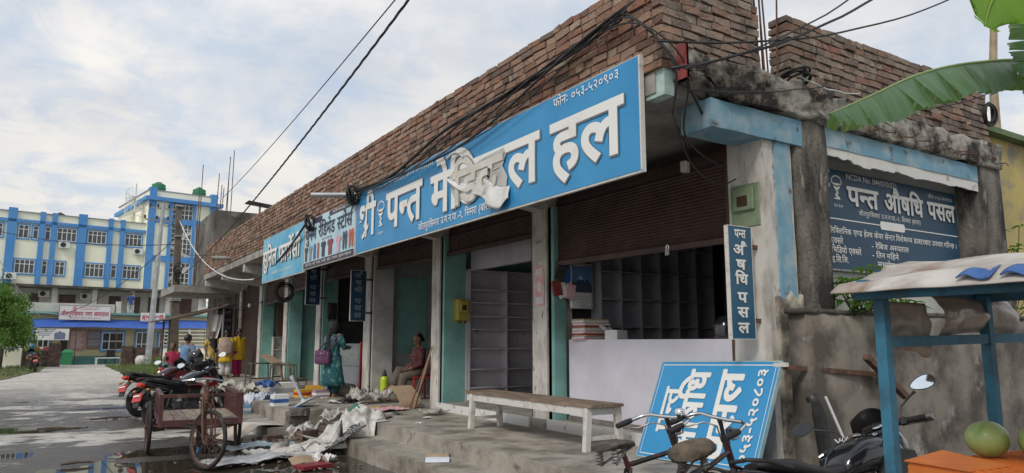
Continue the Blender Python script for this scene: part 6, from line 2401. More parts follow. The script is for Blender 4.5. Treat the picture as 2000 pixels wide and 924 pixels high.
melon('big green watermelon on the orange crate, left one in front of the blue post', (3.99, 1.86, 0.932), R(-15), 0.094)
melon('green watermelon cut off by the right picture edge on the crate', (4.06, 1.65, 0.932), R(30), 0.096)


# ------------------------------------------------------------------ two wheelers (local axes: x forward, y left, z up, rear axle over the origin)
def pose(loc, heading, lean=0.0):
    return (Matrix.Translation(loc) @ Matrix.Rotation(R(heading), 4, 'Z') @ Matrix.Rotation(R(lean), 4, 'X'))


def posed(name, label, cat, loc, heading, lean, group=None):
    t = thing(name, label, cat, loc, 0, group)
    t.rotation_euler = (Matrix.Rotation(R(heading), 3, 'Z') @ Matrix.Rotation(R(lean), 3, 'X')).to_euler()
    return t


def steer_matrix(head, angle):
    return Matrix.Translation(head) @ Matrix.Rotation(R(angle), 4, Vector((-0.4, 0, 0.92))) @ Matrix.Translation(-Vector(head))


def wheel(parent, c, r, tyre_r, S=None, spokes=0, alloy=0, rim_m=None, hub_r=0.03, disc=False, hubw=0.06):
    S = S or Matrix.Identity(4)
    b = MB(S)
    b.torus(c, r - tyre_r, tyre_r, (0, 1, 0), 40, 10)
    if tyre_r > 0.03:
        for k in range(48):
            a = 2 * math.pi * k / 48
            p = Vector(c) + Vector((math.cos(a), 0, math.sin(a))) * (r - 0.004)
            b.cbox(p, (0.012, tyre_r * 1.1, 0.016), rot=Matrix.Rotation(-a, 3, 'Y'))
    o = b.build('wheel', M_RUBBER, parent, smooth=True)
    b = MB(S)
    b.torus(c, r - tyre_r * 1.9, tyre_r * 0.55, (0, 1, 0), 36, 6)
    b.build('rim', rim_m or M_STEEL, o, smooth=True)
    b = MB(S)
    b.tube([Vector(c) + Vector((0, -hubw, 0)), Vector(c) + Vector((0, hubw, 0))], hub_r, 12)
    for s in (-1, 1):
        b.tube([Vector(c) + Vector((0, s * hubw * 0.8, 0)), Vector(c) + Vector((0, s * hubw * 0.9, 0))], hub_r * 1.7, 14)
    b.build('hub', rim_m or M_STEEL, o, smooth=True)
    b = MB(S)
    for k in range(spokes):
        a = 2 * math.pi * k / spokes
        a2 = a + (0.5 if k % 4 < 2 else -0.5)
        s = 1 if k % 2 else -1
        b.tube([Vector(c) + Vector((hub_r * 1.5 * math.cos(a2), s * hubw * 0.8, hub_r * 1.5 * math.sin(a2))), Vector(c) + Vector(((r - tyre_r * 2) * math.cos(a), 0, (r - tyre_r * 2) * math.sin(a)))], 0.0018 if r > 0.3 and tyre_r < 0.03 else 0.0028, 4)
    for k in range(alloy):
        a = 2 * math.pi * k / alloy
        d = Vector((math.cos(a), 0, math.sin(a)))
        b.beam(Vector(c) + d * hub_r, Vector(c) + d * (r - tyre_r * 1.8), 0.045, 0.03, up=(0, 1, 0))
    if spokes or alloy:
        b.build('spokes', rim_m or M_STEEL, o)
    else:
        b.bm.free()
    if disc:
        b = MB(S)
        b.torus(Vector(c) + Vector((0, 0.05, 0)), 0.11, 0.012, (0, 1, 0), 24, 4)
        b.build('brake_disc', M_STEEL, o)
    return o


def superring(x, cy, cz, w_, h, n=16, p=2.6, skew=0.0):
    out = []
    for k in range(n):
        a = 2 * math.pi * k / n
        ca, sa = math.cos(a), math.sin(a)
        out.append((x + skew * sa, cy + w_ * math.copysign(abs(ca) ** (2 / p), ca), cz + h * math.copysign(abs(sa) ** (2 / p), sa)))
    return out


def motorcycle(label, loc, heading, lean, steer=0.0, body=None, accent=None, plate=None, visor=True, group='parked motorcycles', s=1.0, tank_hi=0.0, name='motorcycle', left_mirror=None):
    t = posed(name, label, 'motorcycle', loc, heading, lean, group)
    t.scale = (s, s, s)
    body = body or M_GLOSS
    accent = accent or M_BLACK
    S = steer_matrix((1.06, 0, 0.9), steer)
    wheel(t, (0, 0, 0.30), 0.30, 0.055, None, 0, 6, M_BLACK, 0.06)
    wheel(t, (1.28, 0, 0.30), 0.30, 0.045, S, 0, 6, M_BLACK, 0.05, disc=True)

    def part(name, m, fn, smooth=True, par=None, T=None):
        b = MB(T)
        fn(b)
        return b.build(name, m, par or t, smooth=smooth)
    # engine, frame, exhaust
    def eng(b):
        b.cbox((0.58, 0, 0.36), (0.36, 0.24, 0.24)).bevel(0.03, 2)
        b.tube([(0.52, -0.15, 0.36), (0.52, 0.15, 0.36)], 0.10, 18)
        b.tube([(0.68, -0.13, 0.33), (0.68, 0.13, 0.33)], 0.075, 18)
        for k in range(7):
            b.cbox((0.72 + 0.012 * k, 0, 0.48 + 0.026 * k), (0.17, 0.19, 0.012), rot=Matrix.Rotation(-0.4, 3, 'Y'))
        b.cbox((0.76, 0, 0.56), (0.12, 0.15, 0.18), rot=Matrix.Rotation(-0.4, 3, 'Y'))
    part('engine', mat('dark engine metal', (0.06, 0.06, 0.062), 0.5, metal=0.5, c2=(0.10, 0.10, 0.10), scale=12), eng)

    def frm(b):
        b.tube([(1.06, 0, 0.86), (0.9, 0, 0.66), (0.82, 0, 0.32), (0.55, 0, 0.2), (0.3, 0, 0.24)], 0.022, 8)
        b.tube([(1.04, 0, 0.88), (0.6, 0, 0.74), (0.25, 0, 0.70), (-0.2, 0, 0.76)], 0.022, 8)
        for y in (-0.12, 0.12):
            b.tube([(0.34, y * 0.7, 0.34), (0.0, y, 0.30)], 0.022, 8)
            b.tube([(0.06, y * 1.05, 0.32), (0.2, y, 0.66)], 0.024, 8)
            for q in range(9):
                b.torus((0.075 + 0.014 * q, y * 1.05 - y * 0.005 * q, 0.36 + 0.031 * q), 0.034, 0.006, (0.14, 0, 0.34), 12, 5)
        b.cbox((0.45, 0, 0.25), (0.1, 0.5, 0.03))
    part('frame', M_BLACK, frm)
    part('exhaust', mat('exhaust metal', (0.09, 0.09, 0.09), 0.35, metal=0.7), lambda b: b.tube([(0.82, -0.06, 0.5), (0.88, -0.12, 0.36), (0.7, -0.15, 0.22), (0.3, -0.16, 0.24), (0.15, -0.17, 0.29), (-0.25, -0.19, 0.42), (-0.36, -0.19, 0.45)], [0.018, 0.02, 0.02, 0.024, 0.05, 0.058, 0.045], 12))
    part('kick_stand', M_BLACK, lambda b: b.tube([(0.42, 0.14, 0.24), (0.38, 0.30, 0.03)], 0.012, 6))
    # tank, seat, tail
    part('fuel_tank', body, lambda b: b.loft([superring(0.50, 0, 0.755, 0.075, 0.05), superring(0.56, 0, 0.80, 0.12, 0.085), superring(0.70, 0, 0.845 + tank_hi * 0.5, 0.165, 0.115), superring(0.84, 0, 0.86 + tank_hi, 0.185, 0.125), superring(0.96, 0, 0.85 + tank_hi, 0.165, 0.115), superring(1.04, 0, 0.84, 0.10, 0.075), superring(1.07, 0, 0.835, 0.05, 0.04)]))
    part('tank_cap', M_STEEL, lambda b: b.lathe([(0.045, 0), (0.045, 0.012), (0.02, 0.02)], 16, Matrix.Translation((0.8, 0, 0.98 + tank_hi))))
    for y in (-1, 1):
        part('tank_shroud', accent, lambda b: b.loft([[(0.72, y * 0.17, 0.72), (0.92, y * 0.19, 0.66), (1.14, y * 0.20, 0.70), (1.10, y * 0.205, 0.84), (0.86, y * 0.20, 0.88)], [(0.72, y * 0.15, 0.72), (0.92, y * 0.165, 0.66), (1.14, y * 0.17, 0.70), (1.10, y * 0.17, 0.84), (0.86, y * 0.17, 0.88)]]), False)
        part('side_panel', body, lambda b: b.loft([[(0.14, y * 0.13, 0.62), (0.5, y * 0.13, 0.52), (0.54, y * 0.14, 0.72), (0.1, y * 0.13, 0.74)], [(0.14, y * 0.10, 0.62), (0.5, y * 0.10, 0.52), (0.54, y * 0.10, 0.72), (0.1, y * 0.10, 0.74)]]), False)
    part('seat', mat('black seat vinyl', (0.014, 0.014, 0.016), 0.5, c2=(0.025, 0.025, 0.027), scale=12), lambda b: b.loft([superring(-0.24, 0, 0.86, 0.06, 0.02), superring(-0.16, 0, 0.855, 0.105, 0.04), superring(0.05, 0, 0.83, 0.13, 0.055), superring(0.16, 0, 0.795, 0.135, 0.05), superring(0.32, 0, 0.765, 0.135, 0.045), superring(0.48, 0, 0.775, 0.105, 0.04), superring(0.55, 0, 0.79, 0.07, 0.03)]))
    part('tail_cowl', body, lambda b: b.loft([superring(-0.34, 0, 0.83, 0.035, 0.018), superring(-0.26, 0, 0.80, 0.085, 0.045), superring(-0.05, 0, 0.75, 0.125, 0.06), superring(0.14, 0, 0.70, 0.13, 0.055)]))
    part('tail_light', mat('red lamp lens', (0.62, 0.035, 0.02), 0.2, coat=0.5), lambda b: b.loft([superring(-0.355, 0, 0.80, 0.04, 0.022), superring(-0.345, 0, 0.80, 0.065, 0.032), superring(-0.29, 0, 0.785, 0.08, 0.038)]))
    part('grab_rail', M_BLACK, lambda b: b.tube([(-0.05, 0.15, 0.82), (-0.24, 0.14, 0.88), (-0.33, 0.07, 0.90), (-0.33, -0.07, 0.90), (-0.24, -0.14, 0.88), (-0.05, -0.15, 0.82)], 0.013, 8))
    part('rear_fender', M_BLACK, lambda b: b.loft([[(-0.18, -0.07, 0.74), (-0.18, 0.07, 0.74), (-0.16, 0.07, 0.73), (-0.16, -0.07, 0.73)], [(-0.36, -0.075, 0.60), (-0.36, 0.075, 0.60), (-0.34, 0.075, 0.59), (-0.34, -0.075, 0.59)], [(-0.43, -0.065, 0.44), (-0.43, 0.065, 0.44), (-0.41, 0.065, 0.43), (-0.41, -0.065, 0.43)]]), False)
    if plate:
        def pl_(b):
            b.cbox((-0.385, 0, 0.585), (0.012, 0.21, 0.14), rot=Matrix.Rotation(R(22), 3, 'Y'))
        o = part('number_plate', mat('red number plate', (0.45, 0.05, 0.05), 0.5), pl_, False)
        b = MB()
        for zz in (0.0, 0.055):
            b.cbox((-0.393 - 0.02 * (zz > 0) * 0 , 0, 0.56 + zz), (0.008, 0.15, 0.022), rot=Matrix.Rotation(R(22), 3, 'Y'))
        b.build('plate_marks', M_LETTER, o)
    for y in (-1, 1):
        part('rear_indicator', mat('amber lens', (0.55, 0.22, 0.03), 0.25), lambda b: b.ball((-0.30, y * 0.16, 0.70), (0.035, 0.028, 0.022), 10, 6))
        part('indicator_stalk', M_BLACK, lambda b: b.tube([(-0.27, y * 0.07, 0.72), (-0.29, y * 0.14, 0.70)], 0.008, 6))
    # front end, all of it turning with the bars
    for y in (-0.095, 0.095):
        part('fork_leg', M_STEEL, lambda b: b.tube([(1.28, y, 0.30), (1.22, y, 0.46), (1.221, y, 0.46), (1.02, y, 0.96)], [0.03, 0.03, 0.02, 0.02], 12), True, None, S)
    part('front_fender', body, lambda b: b.loft([[(1.28 + 0.335 * math.cos(R(a)), y, 0.30 + 0.335 * math.sin(R(a)) + (0.012 if abs(y) < 0.03 else 0)) for y in (-0.06, -0.02, 0.02, 0.06)] + [(1.28 + 0.325 * math.cos(R(a)), y, 0.30 + 0.325 * math.sin(R(a))) for y in (0.06, 0.02, -0.02, -0.06)] for a in range(20, 165, 12)]), True, None, S)
    part('triple_clamp', M_BLACK, lambda b: b.cbox((1.02, 0, 0.95), (0.10, 0.25, 0.035), rot=Matrix.Rotation(-0.4, 3, 'Y')).bevel(0.01), True, None, S)

    def cowl(b):
        n = 14
        rings = []
        for (x, cz, w_, h) in ((1.33, 0.80, 0.03, 0.06), (1.30, 0.83, 0.10, 0.12), (1.22, 0.87, 0.145, 0.16), (1.13, 0.90, 0.155, 0.16), (1.08, 0.91, 0.14, 0.13)):
            rings.append(superring(x, 0, cz, w_, h, 18, 2.4))
        b.loft(rings)
    part('headlight_cowl', body, cowl, True, None, S)
    part('headlight', mat('lamp glass', (0.5, 0.52, 0.55), 0.1), lambda b: b.loft([superring(1.34, 0, 0.79, 0.05, 0.035), superring(1.315, 0, 0.795, 0.085, 0.055)]), True, None, S)
    if visor:
        part('visor', M_BLACK, lambda b: b.grid(lambda u, v: (1.24 - 0.12 * v - 0.20 * (2 * u - 1) ** 2 * 0.5, (2 * u - 1) * (0.17 - 0.05 * v), 1.0 + 0.18 * v * (1 - 0.35 * (2 * u - 1) ** 2)), 14, 8, 0.006), True, None, S)
    part('instrument', M_BLACK, lambda b: b.cbox((1.12, 0, 1.01), (0.07, 0.17, 0.10), rot=Matrix.Rotation(-0.6, 3, 'Y')).bevel(0.012, 2), True, None, S)
    part('dial', M_CHROME, lambda b: b.lathe([(0.045, 0), (0.045, 0.008), (0.03, 0.014)], 18, Matrix.Translation((1.085, -0.03, 1.04)) @ Matrix.Rotation(R(-38), 4, 'Y')), True, None, S)
    part('ignition_lock', M_CHROME, lambda b: b.torus((1.00, 0, 0.982), 0.02, 0.006, (-0.35, 0, 0.9), 16, 6), True, None, S)
    part('handlebar', M_BLACK, lambda b: b.tube([(0.885, 0.37, 0.955), (0.94, 0.24, 0.985), (1.0, 0.12, 0.99), (1.02, 0.05, 0.98), (1.02, -0.05, 0.98), (1.0, -0.12, 0.99), (0.94, -0.24, 0.985), (0.885, -0.37, 0.955)], 0.013, 8), True, None, S)
    for y in (-1, 1):
        part('grip', M_RUBBER, lambda b: b.tube([(0.938, y * 0.245, 0.985), (0.888, y * 0.365, 0.957)], 0.021, 12), True, None, S)
        part('bar_end', M_CHROME if y > 0 else M_STEEL, lambda b: b.tube([(0.888, y * 0.366, 0.957), (0.874, y * 0.398, 0.949)], [0.021, 0.018], 12), True, None, S)
        part('switch_box', M_BLACK, lambda b: b.cbox((0.955, y * 0.215, 0.99), (0.05, 0.055, 0.055)).bevel(0.01), True, None, S)
        part('lever', M_STEEL, lambda b: b.tube([(0.975, y * 0.2, 0.975), (0.985, y * 0.26, 0.965), (0.955, y * 0.34, 0.945), (0.93, y * 0.40, 0.935)], [0.009, 0.009, 0.008, 0.009], 8), True, None, S)
        mo = part('mirror', M_BLACK, lambda b: (b.tube([(0.97, y * 0.19, 1.0), (1.0, y * 0.24, 1.09), (1.0, y * 0.33, 1.135), (0.99, y * 0.37, 1.15)], [0.008, 0.007, 0.007, 0.012], 8),
                                               b.loft([[(0.99 + dx, y * (0.44 + w_ * math.cos(2 * math.pi * k / 14)), 1.185 + (h + 0.012 * math.cos(2 * math.pi * k / 14)) * math.sin(2 * math.pi * k / 14)) for k in range(14)] for (dx, w_, h) in ((0.045, 0.03, 0.015), (0.03, 0.07, 0.036), (0.0, 0.088, 0.048))])), True, None, S)
        b = MB(S)
        b.bm.faces.new([b._v((0.987, y * (0.44 + 0.081 * math.cos(2 * math.pi * k / 14)), 1.185 + (0.042 + 0.012 * math.cos(2 * math.pi * k / 14)) * math.sin(2 * math.pi * k / 14))) for k in range(14)])
        b.build('mirror_glass', left_mirror if (left_mirror and y > 0) else M_MIRROR, mo)
    part('cables', M_CABLE, lambda b: (b.tube([(0.97, 0.2, 0.98), (1.12, 0.12, 1.05), (1.16, 0.03, 0.9), (1.0, 0.03, 0.7)], 0.006, 5), b.tube([(0.97, -0.2, 0.98), (1.13, -0.14, 1.04), (1.15, -0.05, 0.85), (1.28, -0.07, 0.5)], 0.006, 5)), True, None, S)
    return t


near = motorcycle('large black motorcycle with a bright right mirror behind the blue stall post', (3.72, 2.71, -0.01), -3.9, -15.0, 29.8, s=0.945, left_mirror=M_GLOSS)  # left mirror glass is plain black, a dark reflection put in as colour
b = MB()
stroke(b, [(-0.055, 0.02), (-0.02, -0.012), (0.0, 0.006), (0.02, -0.012), (0.055, 0.02)], 0.008, (0.655, 0.0, 0.957), (0, -1, 0), (0.5, 0, 0.87), 0.01)
stroke(b, [(-0.012, -0.006), (-0.012, 0.022)], 0.007, (0.655, 0.0, 0.957), (0, -1, 0), (0.5, 0, 0.87), 0.011)
stroke(b, [(0.012, -0.006), (0.012, 0.022)], 0.007, (0.655, 0.0, 0.957), (0, -1, 0), (0.5, 0, 0.87), 0.011)
b.build('tank_emblem', M_CHROME, near)
M_DRED = mat('dark red motorcycle paint', (0.20, 0.012, 0.018), 0.25, coat=0.5)
motorcycle('black motorcycle with a red number plate parked across behind the cargo tricycle', (1.60, 13.75, 0), 33, -9, 12, plate=True, accent=M_DRED)
motorcycle('black and red motorcycle with a helmet on its mirror, before the man in blue', (1.57, 16.6, 0), 35, -8, 18, accent=M_DRED, body=mat('red and black paint', (0.06, 0.007, 0.01), 0.25, coat=0.4, c2=(0.012, 0.012, 0.014), scale=2.0, mix=(0.4, 0.5)), plate=True)
motorcycle('dark motorcycle under the seated man in the blue shirt', (2.75, 21.4, 0), 25, -6, 10, visor=False)
motorcycle('motorcycle with a red plate parked against the left brick gate wall far down the road', (-0.72, 43.2, 0), 98, -7, -10, plate=True, accent=M_DRED)


def hung_helmet(label, loc, rz, c1, c2, tilt=0.3):
    t = thing('helmet', label, 'helmet', loc, rz)
    t.rotation_euler = (tilt, 0.15, rz)
    b = MB()
    b.lathe([(0.105, -0.06), (0.135, -0.02), (0.142, 0.06), (0.125, 0.135), (0.08, 0.19), (0.015, 0.205)], 20, Matrix.Diagonal((1.12, 0.98, 1, 1)))
    b.build('shell', c1, t, smooth=True)
    b = MB()
    b.loft([[(0.148 * math.cos(a) * 1.12, 0.146 * math.sin(a), z) for a in [R(-65 + 13 * k) for k in range(11)]] for z in (0.0, 0.05, 0.095)], cap=False, closed=False)
    b.build('visor', MATS['smoke visor'], t, smooth='all')
    b = MB()
    b.loft([[(0.10 * math.cos(a), 0.13 * math.sin(a), 0.16 + 0.03 * math.cos(3 * (a - R(90)))) for a in [R(20 + 14 * k) for k in range(11)]], [(0.13 * math.cos(a), 0.135 * math.sin(a), 0.11) for a in [R(20 + 14 * k) for k in range(11)]]], cap=False, closed=False)
    b.build('stripe', c2, t, smooth='all')
    return t


hung_helmet('dark helmet with red and pale patches hung on the mirror of the second motorcycle', (2.60, 16.85, 1.14), R(-50), MATS['helmet shell'], mat('pink red helmet print', (0.45, 0.10, 0.12), 0.3), 0.45)
hung_helmet('blue helmet hung on the far motorcycle by the gate wall', (-0.98, 44.2, 1.22), R(90), mat('deep teal helmet', (0.03, 0.12, 0.17), 0.25), M_PAPER)


# ------------------------------------------------------------------ bicycles
def bicycle(label, loc, heading, lean, steer, frame_m, cover=False, bell=True):
    t = posed('bicycle', label, 'bicycle', loc, heading, lean, 'bicycles in front of the leaning board')
    t.scale = (0.962, 0.962, 0.962)
    S = steer_matrix((0.86, 0, 0.9), steer)

    def part(name, m, fn, smooth=True, par=None, T=None):
        b = MB(T)
        fn(b)
        return b.build(name, m, par or t, smooth=smooth)
    wheel(t, (0, 0, 0.345), 0.345, 0.02, None, 36, 0, M_STEEL, 0.022, hubw=0.045)
    wheel(t, (1.10, 0, 0.345), 0.345, 0.02, S, 32, 0, M_STEEL, 0.018, hubw=0.04)
    part('frame', frame_m, lambda b: (b.tube([(0.30, 0, 0.83), (0.84, 0, 0.86)], 0.016, 10), b.tube([(0.42, 0, 0.30), (0.875, 0, 0.76)], 0.017, 10), b.tube([(0.42, 0, 0.30), (0.27, 0, 0.88)], 0.016, 10), b.tube([(0.835, 0, 0.93), (0.89, 0, 0.72)], 0.024, 12),
                                  b.tube([(0.42, 0.04, 0.30), (0, 0.055, 0.345)], 0.011, 8), b.tube([(0.42, -0.04, 0.30), (0, -0.055, 0.345)], 0.011, 8), b.tube([(0.29, 0.02, 0.81), (0, 0.055, 0.345)], 0.009, 8), b.tube([(0.29, -0.02, 0.81), (0, -0.055, 0.345)], 0.009, 8)))
    part('fork', frame_m, lambda b: (b.tube([(0.89, 0, 0.72), (0.905, 0.05, 0.68), (0.99, 0.055, 0.46), (1.10, 0.05, 0.345)], [0.016, 0.015, 0.013, 0.009], 8), b.tube([(0.89, 0, 0.72), (0.905, -0.05, 0.68), (0.99, -0.055, 0.46), (1.10, -0.05, 0.345)], [0.016, 0.015, 0.013, 0.009], 8)), True, None, S)
    part('stem', M_BLACK, lambda b: (b.tube([(0.835, 0, 0.93), (0.81, 0, 1.03), (0.795, 0, 1.075)], [0.015, 0.014, 0.018], 10), b.tube([(0.845, 0, 0.925), (0.83, 0, 0.965)], 0.026, 12)), True, None, S)
    part('handlebar', M_CHROME, lambda b: b.tube([(0.615, 0.265, 1.03), (0.70, 0.262, 1.05), (0.775, 0.235, 1.075), (0.81, 0.18, 1.085), (0.80, 0.06, 1.08), (0.80, -0.06, 1.08), (0.81, -0.18, 1.085), (0.775, -0.235, 1.075), (0.70, -0.262, 1.05), (0.615, -0.265, 1.03)], 0.0125, 10), True, None, S)
    for y in (-1, 1):
        part('grip', M_RUBBER, lambda b: b.tube([(0.70, y * 0.262, 1.05), (0.66, y * 0.264, 1.04), (0.58, y * 0.266, 1.02)], [0.018, 0.021, 0.019], 12), True, None, S)
        part('brake_rod', M_STEEL, lambda b: b.tube([(0.66, y * 0.245, 1.0), (0.73, y * 0.225, 1.0), (0.80, y * 0.15, 1.035), (0.82, y * 0.05, 1.02), (0.845, y * 0.035, 0.92)], 0.006, 6), True, None, S)
    if bell:
        part('bell', M_CHROME, lambda b: b.lathe([(0.036, 0), (0.036, 0.012), (0.028, 0.03), (0.012, 0.038), (0.004, 0.042)], 18, Matrix.Translation((0.78, -0.15, 1.11)) @ Matrix.Rotation(R(12), 4, 'X')), True, None, S)
        part('bell_bracket', M_BLACK, lambda b: b.cbox((0.785, -0.15, 1.09), (0.03, 0.03, 0.04)), False, None, S)
    part('head_lamp_bracket', M_BLACK, lambda b: b.cbox((0.88, 0, 0.985), (0.05, 0.02, 0.06)).bevel(0.005), False, None, S)
    # saddle: wide at the back, springs under it
    sad = part('saddle', mat('worn saddle leather', (0.06, 0.05, 0.042), 0.55, c2=(0.10, 0.085, 0.07), scale=8), lambda b: b.loft([superring(x, 0, z, w_, h, 16, 2.3) for (x, z, w_, h) in ((0.06, 0.955, 0.07, 0.02), (0.085, 0.96, 0.105, 0.032), (0.15, 0.962, 0.11, 0.032), (0.22, 0.958, 0.075, 0.028), (0.29, 0.955, 0.04, 0.024), (0.36, 0.948, 0.026, 0.02), (0.38, 0.942, 0.015, 0.012))]))
    for y in (-0.06, 0.06):
        part('saddle_spring', M_STEEL, lambda b: b.tube([(0.10 + 0.022 * math.cos(k * 0.8), y + 0.022 * math.sin(k * 0.8), 0.855 + 0.0022 * k) for k in range(34)], 0.005, 5), True, sad)
    part('seat_post', M_STEEL, lambda b: (b.tube([(0.27, 0, 0.88), (0.262, 0, 0.93)], 0.013, 8), b.tube([(0.10, 0.06, 0.85), (0.25, 0.02, 0.91), (0.36, 0, 0.93), (0.25, -0.02, 0.91), (0.10, -0.06, 0.85)], 0.007, 6)))
    if cover:
        def cov(b):
            b.loft([superring(x, 0.01 * math.sin(x * 40), z, w_, h, 18, 2.2) for (x, z, w_, h) in ((0.02, 0.94, 0.08, 0.03), (0.06, 0.955, 0.125, 0.052), (0.15, 0.965, 0.13, 0.056), (0.24, 0.96, 0.10, 0.05), (0.33, 0.955, 0.06, 0.04), (0.40, 0.945, 0.04, 0.03))]).split(0.03).rough(0.012, 16)
        part('saddle_cover', mat('torn brown black cover', (0.14, 0.105, 0.07), 0.85, c2=(0.025, 0.022, 0.02), scale=4, mix=(0.42, 0.62), bump=0.4), cov, True, sad)
    # mudguards, chain guard, rack, pedals
    for (cx, a0, a1, T) in ((0, 40, 200, None), (1.10, -5, 150, S)):
        part('mudguard', M_BLACK, lambda b: b.loft([[(cx + rr * math.cos(R(a)), y, 0.345 + rr * math.sin(R(a))) for (y, rr) in ((-0.03, 0.365), (-0.015, 0.38), (0.015, 0.38), (0.03, 0.365), (0.03, 0.36), (-0.03, 0.36))] for a in range(a0, a1, 8)]), True, None, T)
    part('chain_guard', M_BLACK, lambda b: b.loft([[(0.52, -0.045, 0.37), (0.42, -0.045, 0.41), (0.0, -0.045, 0.385), (0.0, -0.045, 0.31), (0.42, -0.045, 0.20), (0.52, -0.045, 0.24)], [(0.52, -0.055, 0.37), (0.42, -0.055, 0.41), (0.0, -0.055, 0.385), (0.0, -0.055, 0.31), (0.42, -0.055, 0.20), (0.52, -0.055, 0.24)]]), False)
    part('rear_rack', M_STEEL, lambda b: (b.tube([(0.24, 0.06, 0.75), (-0.28, 0.06, 0.76), (-0.32, 0, 0.76), (-0.28, -0.06, 0.76), (0.24, -0.06, 0.75)], 0.006, 6), b.tube([(-0.2, 0.06, 0.76), (0, 0.06, 0.345)], 0.005, 6), b.tube([(-0.2, -0.06, 0.76), (0, -0.06, 0.345)], 0.005, 6), b.tube([(-0.1, 0.06, 0.76), (-0.1, -0.06, 0.76)], 0.005, 6), b.tube([(0.08, 0.06, 0.76), (0.08, -0.06, 0.76)], 0.005, 6)))
    for y, dz in ((0.1, 0.16), (-0.1, -0.16)):
        part('crank', M_STEEL, lambda b: b.tube([(0.42, y * 0.6, 0.30), (0.42 + dz * 0.3, y * 0.7, 0.30 + dz)], 0.009, 6))
        part('pedal', M_RUBBER, lambda b: b.cbox((0.42 + dz * 0.3, y * 1.3, 0.30 + dz), (0.08, 0.09, 0.025)))
    part('stand', M_BLACK, lambda b: b.tube([(0.02, 0.07, 0.33), (0.05, 0.24, 0.02)], 0.008, 6))
    return t


bicycle('old bicycle with a bare wide saddle and chrome bell, left one before the leaning board', (2.66, 3.12, 0), 13.4, -10, -19, mat('black frame with maroon', (0.02, 0.015, 0.016), 0.4, c2=(0.14, 0.03, 0.035), scale=4, mix=(0.52, 0.58)))
bicycle('old bicycle with a torn brown saddle cover, right one before the leaning board', (3.0, 2.72, 0), 27.0, -10.9, -34, mat('dark maroon frame', (0.07, 0.022, 0.024), 0.45, c2=(0.02, 0.018, 0.018), scale=5), cover=True, bell=False)

# ------------------------------------------------------------------ cargo tricycle (local: forward = -y)
t = thing('cargo_tricycle', 'empty rusty maroon cargo tricycle with a slatted wooden bed standing in the wet road', 'cargo tricycle', (1.745, 11.12, 0), R(-4.3))
cart = t


def cwheel(c, r, rz):
    T = Matrix.Translation(c) @ Matrix.Rotation(rz, 4, 'Z') @ Matrix.Rotation(R(90), 4, 'Z')
    return wheel(cart, (0, 0, 0), r, 0.024, T, 36, 0, M_RUST, 0.028, hubw=0.05)


for x in (-0.575, 0.575):
    cwheel((x, 0, 0.35), 0.35, R(2) * (1 if x < 0 else -1))
FS = Matrix.Translation((0.0, -1.72, 0)) @ Matrix.Rotation(R(29.5), 4, 'Z') @ Matrix.Rotation(R(4), 4, 'Y')
M_CF = mat('rusty tricycle frame', (0.11, 0.05, 0.04), 0.65, c2=(0.2, 0.10, 0.07), scale=9, bump=0.15)
wheel(cart, (0, 0, 0), 0.35, 0.024, FS @ Matrix.Translation((0, 0, 0.35)) @ Matrix.Rotation(R(90), 4, 'Z'), 40, 0, M_RUST, 0.03, hubw=0.05)


def cpart(name, m, fn, smooth=True, T=None, par=None):
    b = MB(T)
    fn(b)
    return b.build(name, m, par or cart, smooth=smooth)


cpart('fork', M_CF, lambda b: [b.tube([(s * 0.05, 0.0, 0.35), (s * 0.06, 0.06, 0.6), (s * 0.05, 0.10, 0.74), (0, 0.12, 0.78)], [0.014, 0.016, 0.017, 0.018], 8) for s in (-1, 1)] + [b.tube([(s * 0.085, -0.02, 0.35), (s * 0.09, 0.05, 0.7), (s * 0.05, 0.12, 0.83)], 0.009, 6) for s in (-1, 1)], True, FS)
cpart('steering_column', M_CF, lambda b: (b.tube([(0, 0.115, 0.76), (0, 0.14, 0.98), (0, 0.145, 1.05)], 0.02, 10), b.tube([(0, 0.12, 0.80), (0, 0.135, 0.95)], 0.03, 12)), True, FS)
cpart('handlebar', M_CHROME, lambda b: b.tube([(-0.30, 0.36, 1.03), (-0.27, 0.22, 1.02), (-0.20, 0.12, 1.04), (-0.06, 0.12, 1.055), (0.06, 0.12, 1.055), (0.20, 0.12, 1.04), (0.27, 0.22, 1.02), (0.30, 0.36, 1.03)], 0.0125, 8), True, FS)
for s in (-1, 1):
    cpart('grip', M_RUBBER, lambda b: b.tube([(s * 0.272, 0.24, 1.02), (s * 0.302, 0.38, 1.032)], 0.02, 10), True, FS)
    cpart('brake_rod', M_RUST, lambda b: b.tube([(s * 0.22, 0.2, 0.98), (s * 0.12, 0.1, 0.99), (s * 0.05, 0.10, 0.95), (s * 0.06, 0.05, 0.72)], 0.006, 5), True, FS)
